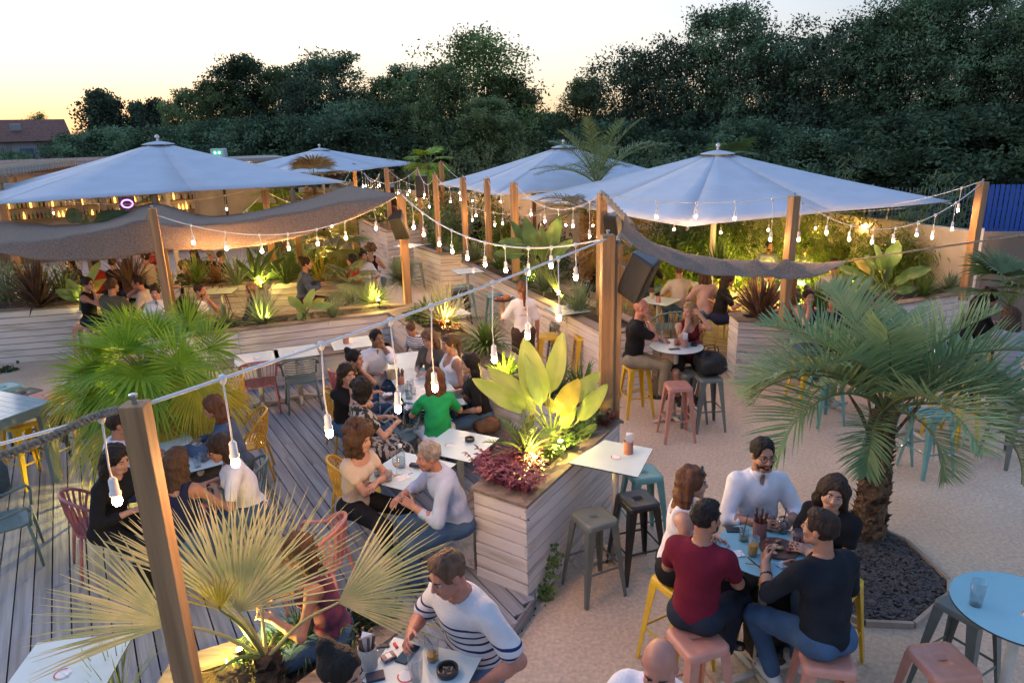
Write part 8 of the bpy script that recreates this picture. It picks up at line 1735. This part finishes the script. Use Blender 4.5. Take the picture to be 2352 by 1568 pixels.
for k, px, py, dist, wide, lab in (
    ('d', 222, 212, 62, 1.1, 'dark conifer with a pointed top left of the gap in the sky'), ('d', 252, 228, 63, 1.0, 'second conifer leaning against the pointed one'), ('d', 312, 238, 64, .9, 'small round-topped conifer against the orange sky'), ('d', 355, 232, 60, .9, 'slim tree just left of the big broad trees'), ('c', 85, 262, 95, .7, 'bushy small tree behind the far left house'),
    ('a', 420, 205, 48, .8, 'broad tree with loose leaves at the left end of the big group'), ('b', 545, 128, 48, 1.0, 'tall loose-topped tree left of centre-left'), ('a', 490, 185, 46, .9, 'rounded tree below the tall loose-topped one'), ('a', 640, 155, 48, .95, 'broad tree between the two tall ones at the left'), ('b', 745, 118, 47, 1.15, 'tall dark tree with twigs sticking into the sky'), ('e', 700, 165, 45, .9, 'tree leaning before the tall dark tree'), ('f', 590, 280, 42, 1.0, 'dense low tree behind the left umbrella slope'), ('f', 800, 240, 42, .75, 'low rounded tree in the dip left of centre'),
    ('a', 872, 178, 46, .8, 'medium tree left of the tall airy one'), ('b', 930, 150, 47, .9, 'narrow tree beside the tall airy one'), ('c', 1090, 75, 44, 1.1, 'tall airy tree with feathery leaves in the centre'), ('a', 1010, 150, 42, 1.0, 'lighter green tree in front of the airy one'), ('a', 1170, 175, 43, .9, 'rounded tree at the right shoulder of the airy one'), ('a', 1120, 225, 38, 1.1, 'greenish dense bush tree behind the middle umbrella'), ('a', 960, 238, 39, 1.0, 'dense dark bush tree above the far umbrella'), ('f', 1250, 262, 50, 1.0, 'low far tree at the bottom of the sky gap'),
    ('a', 1345, 180, 44, .9, 'first tree right of the sky gap'), ('e', 1430, 118, 43, 1.0, 'second tree right of the sky gap with a ragged top'), ('e', 1520, 95, 42, 1.0, 'sparse tree with sky showing through its crown'), ('e', 1600, 75, 42, .9, 'sparse tree left of the tallest crown'), ('g', 1690, 2, 42, 1.0, 'tallest pointed dark crown right of centre'), ('e', 1770, 90, 43, 1.0, 'tree filling the shoulder right of the tallest crown'), ('e', 1840, 52, 42, .9, 'ragged tree in the middle of the right group'), ('e', 1930, 60, 41, 1.0, 'tree with thin twigs on top, right of the ragged one'), ('g', 2010, 25, 41, .9, 'tall tree left of the highest right crowns'), ('g', 2100, -20, 40, 1.0, 'dense tall tree touching the top edge'), ('g', 2200, -40, 40, 1.05, 'highest dense crown at the top edge'), ('g', 2300, 30, 40, .9, 'tree with loose green leaves at the upper right'), ('g', 2390, -10, 38, 1.0, 'last tall tree at the right edge'),
    ('f', 1400, 285, 38, 1.3, 'dense low trees left part behind the middle umbrella peak'), ('f', 1560, 305, 37, 1.3, 'dense low tree left of the right umbrella peak'), ('f', 1720, 280, 37, 1.4, 'dense low tree right behind the umbrella peak'), ('f', 1880, 302, 36, 1.4, 'dense low tree over the right umbrella slope'), ('f', 2040, 275, 36, 1.4, 'dense low tree left of the blue fence'), ('f', 2200, 262, 35, 1.5, 'dense low tree above the gate post'), ('f', 2350, 250, 34, 1.5, 'dense low tree above the blue fence'),
    ('f', 165, 312, 58, .8, 'dark bush tree right of the house'), ('f', 260, 298, 52, 1.3, 'dark bush tree under the conifers'), ('f', 380, 298, 46, 1.0, 'dark bush tree behind the left umbrella peak'), ('f', 480, 285, 44, 1.0, 'dark dense bush tree under the broad trees'), ('f', 690, 275, 41, 1.1, 'dark dense bush tree between the two left umbrellas'), ('f', 15, 352, 44, .8, 'dark shrub tree in front of the far left house'), ('f', 860, 258, 40, 1.2, 'dark dense bush tree behind the far umbrella peak')):
    tree(k, px, py, dist, lab, wide)
# scrub that reads as one dark mass under the trees, and a low far ridge
v, f, C = crown_mesh(40, 1, 1, 10, .1); r = np.random.default_rng(5); X = []; 
for i in range(620):
    x = r.uniform(-48, 44); X.append((x, 36.5+r.normal()*1.6+abs(x)*.02, r.uniform(.1, 1.9)))
X = np.array(X); K = 120; c = np.repeat(X, K, 0)+r.normal(size=(len(X)*K, 3))*np.array([.8, .6, .55]); m_ = len(c); a = unit_rows(r.normal(size=(m_, 3))); b = unit_rows(np.cross(a, r.normal(size=(m_, 3)))); s = .11*r.uniform(.5, 1.2, m_)[:, None]
v = np.stack([c-b*s, c+np.cross(a, b)*s*.5, c+b*s, c-np.cross(a, b)*s*.5], 1).reshape(-1, 3); o = npmesh('scrub', v, np.arange(m_*4).reshape(-1, 4), L_TR[3], smooth=False); tag(o, 'dark scrub under the trees behind the yard', 'scrub', kind='stuff')
q = MB(); n_ = 60; vs = []
for i in range(n_+1):
    x = -420+840*i/n_; h = 9+3*math.sin(i*.35)+1.5*math.sin(i*1.1); vs += [(x, 300, -2), (x, 330, h), (x, 420, h*.8)]
q.add(vs, [(3*i+k, 3*i+3+k, 3*i+4+k, 3*i+1+k) for i in range(n_) for k in (0, 1)]); tag(q.build('hills', mat('far_ridge', (.04, .05, .045), 1.0), smooth=True), kind='structure')
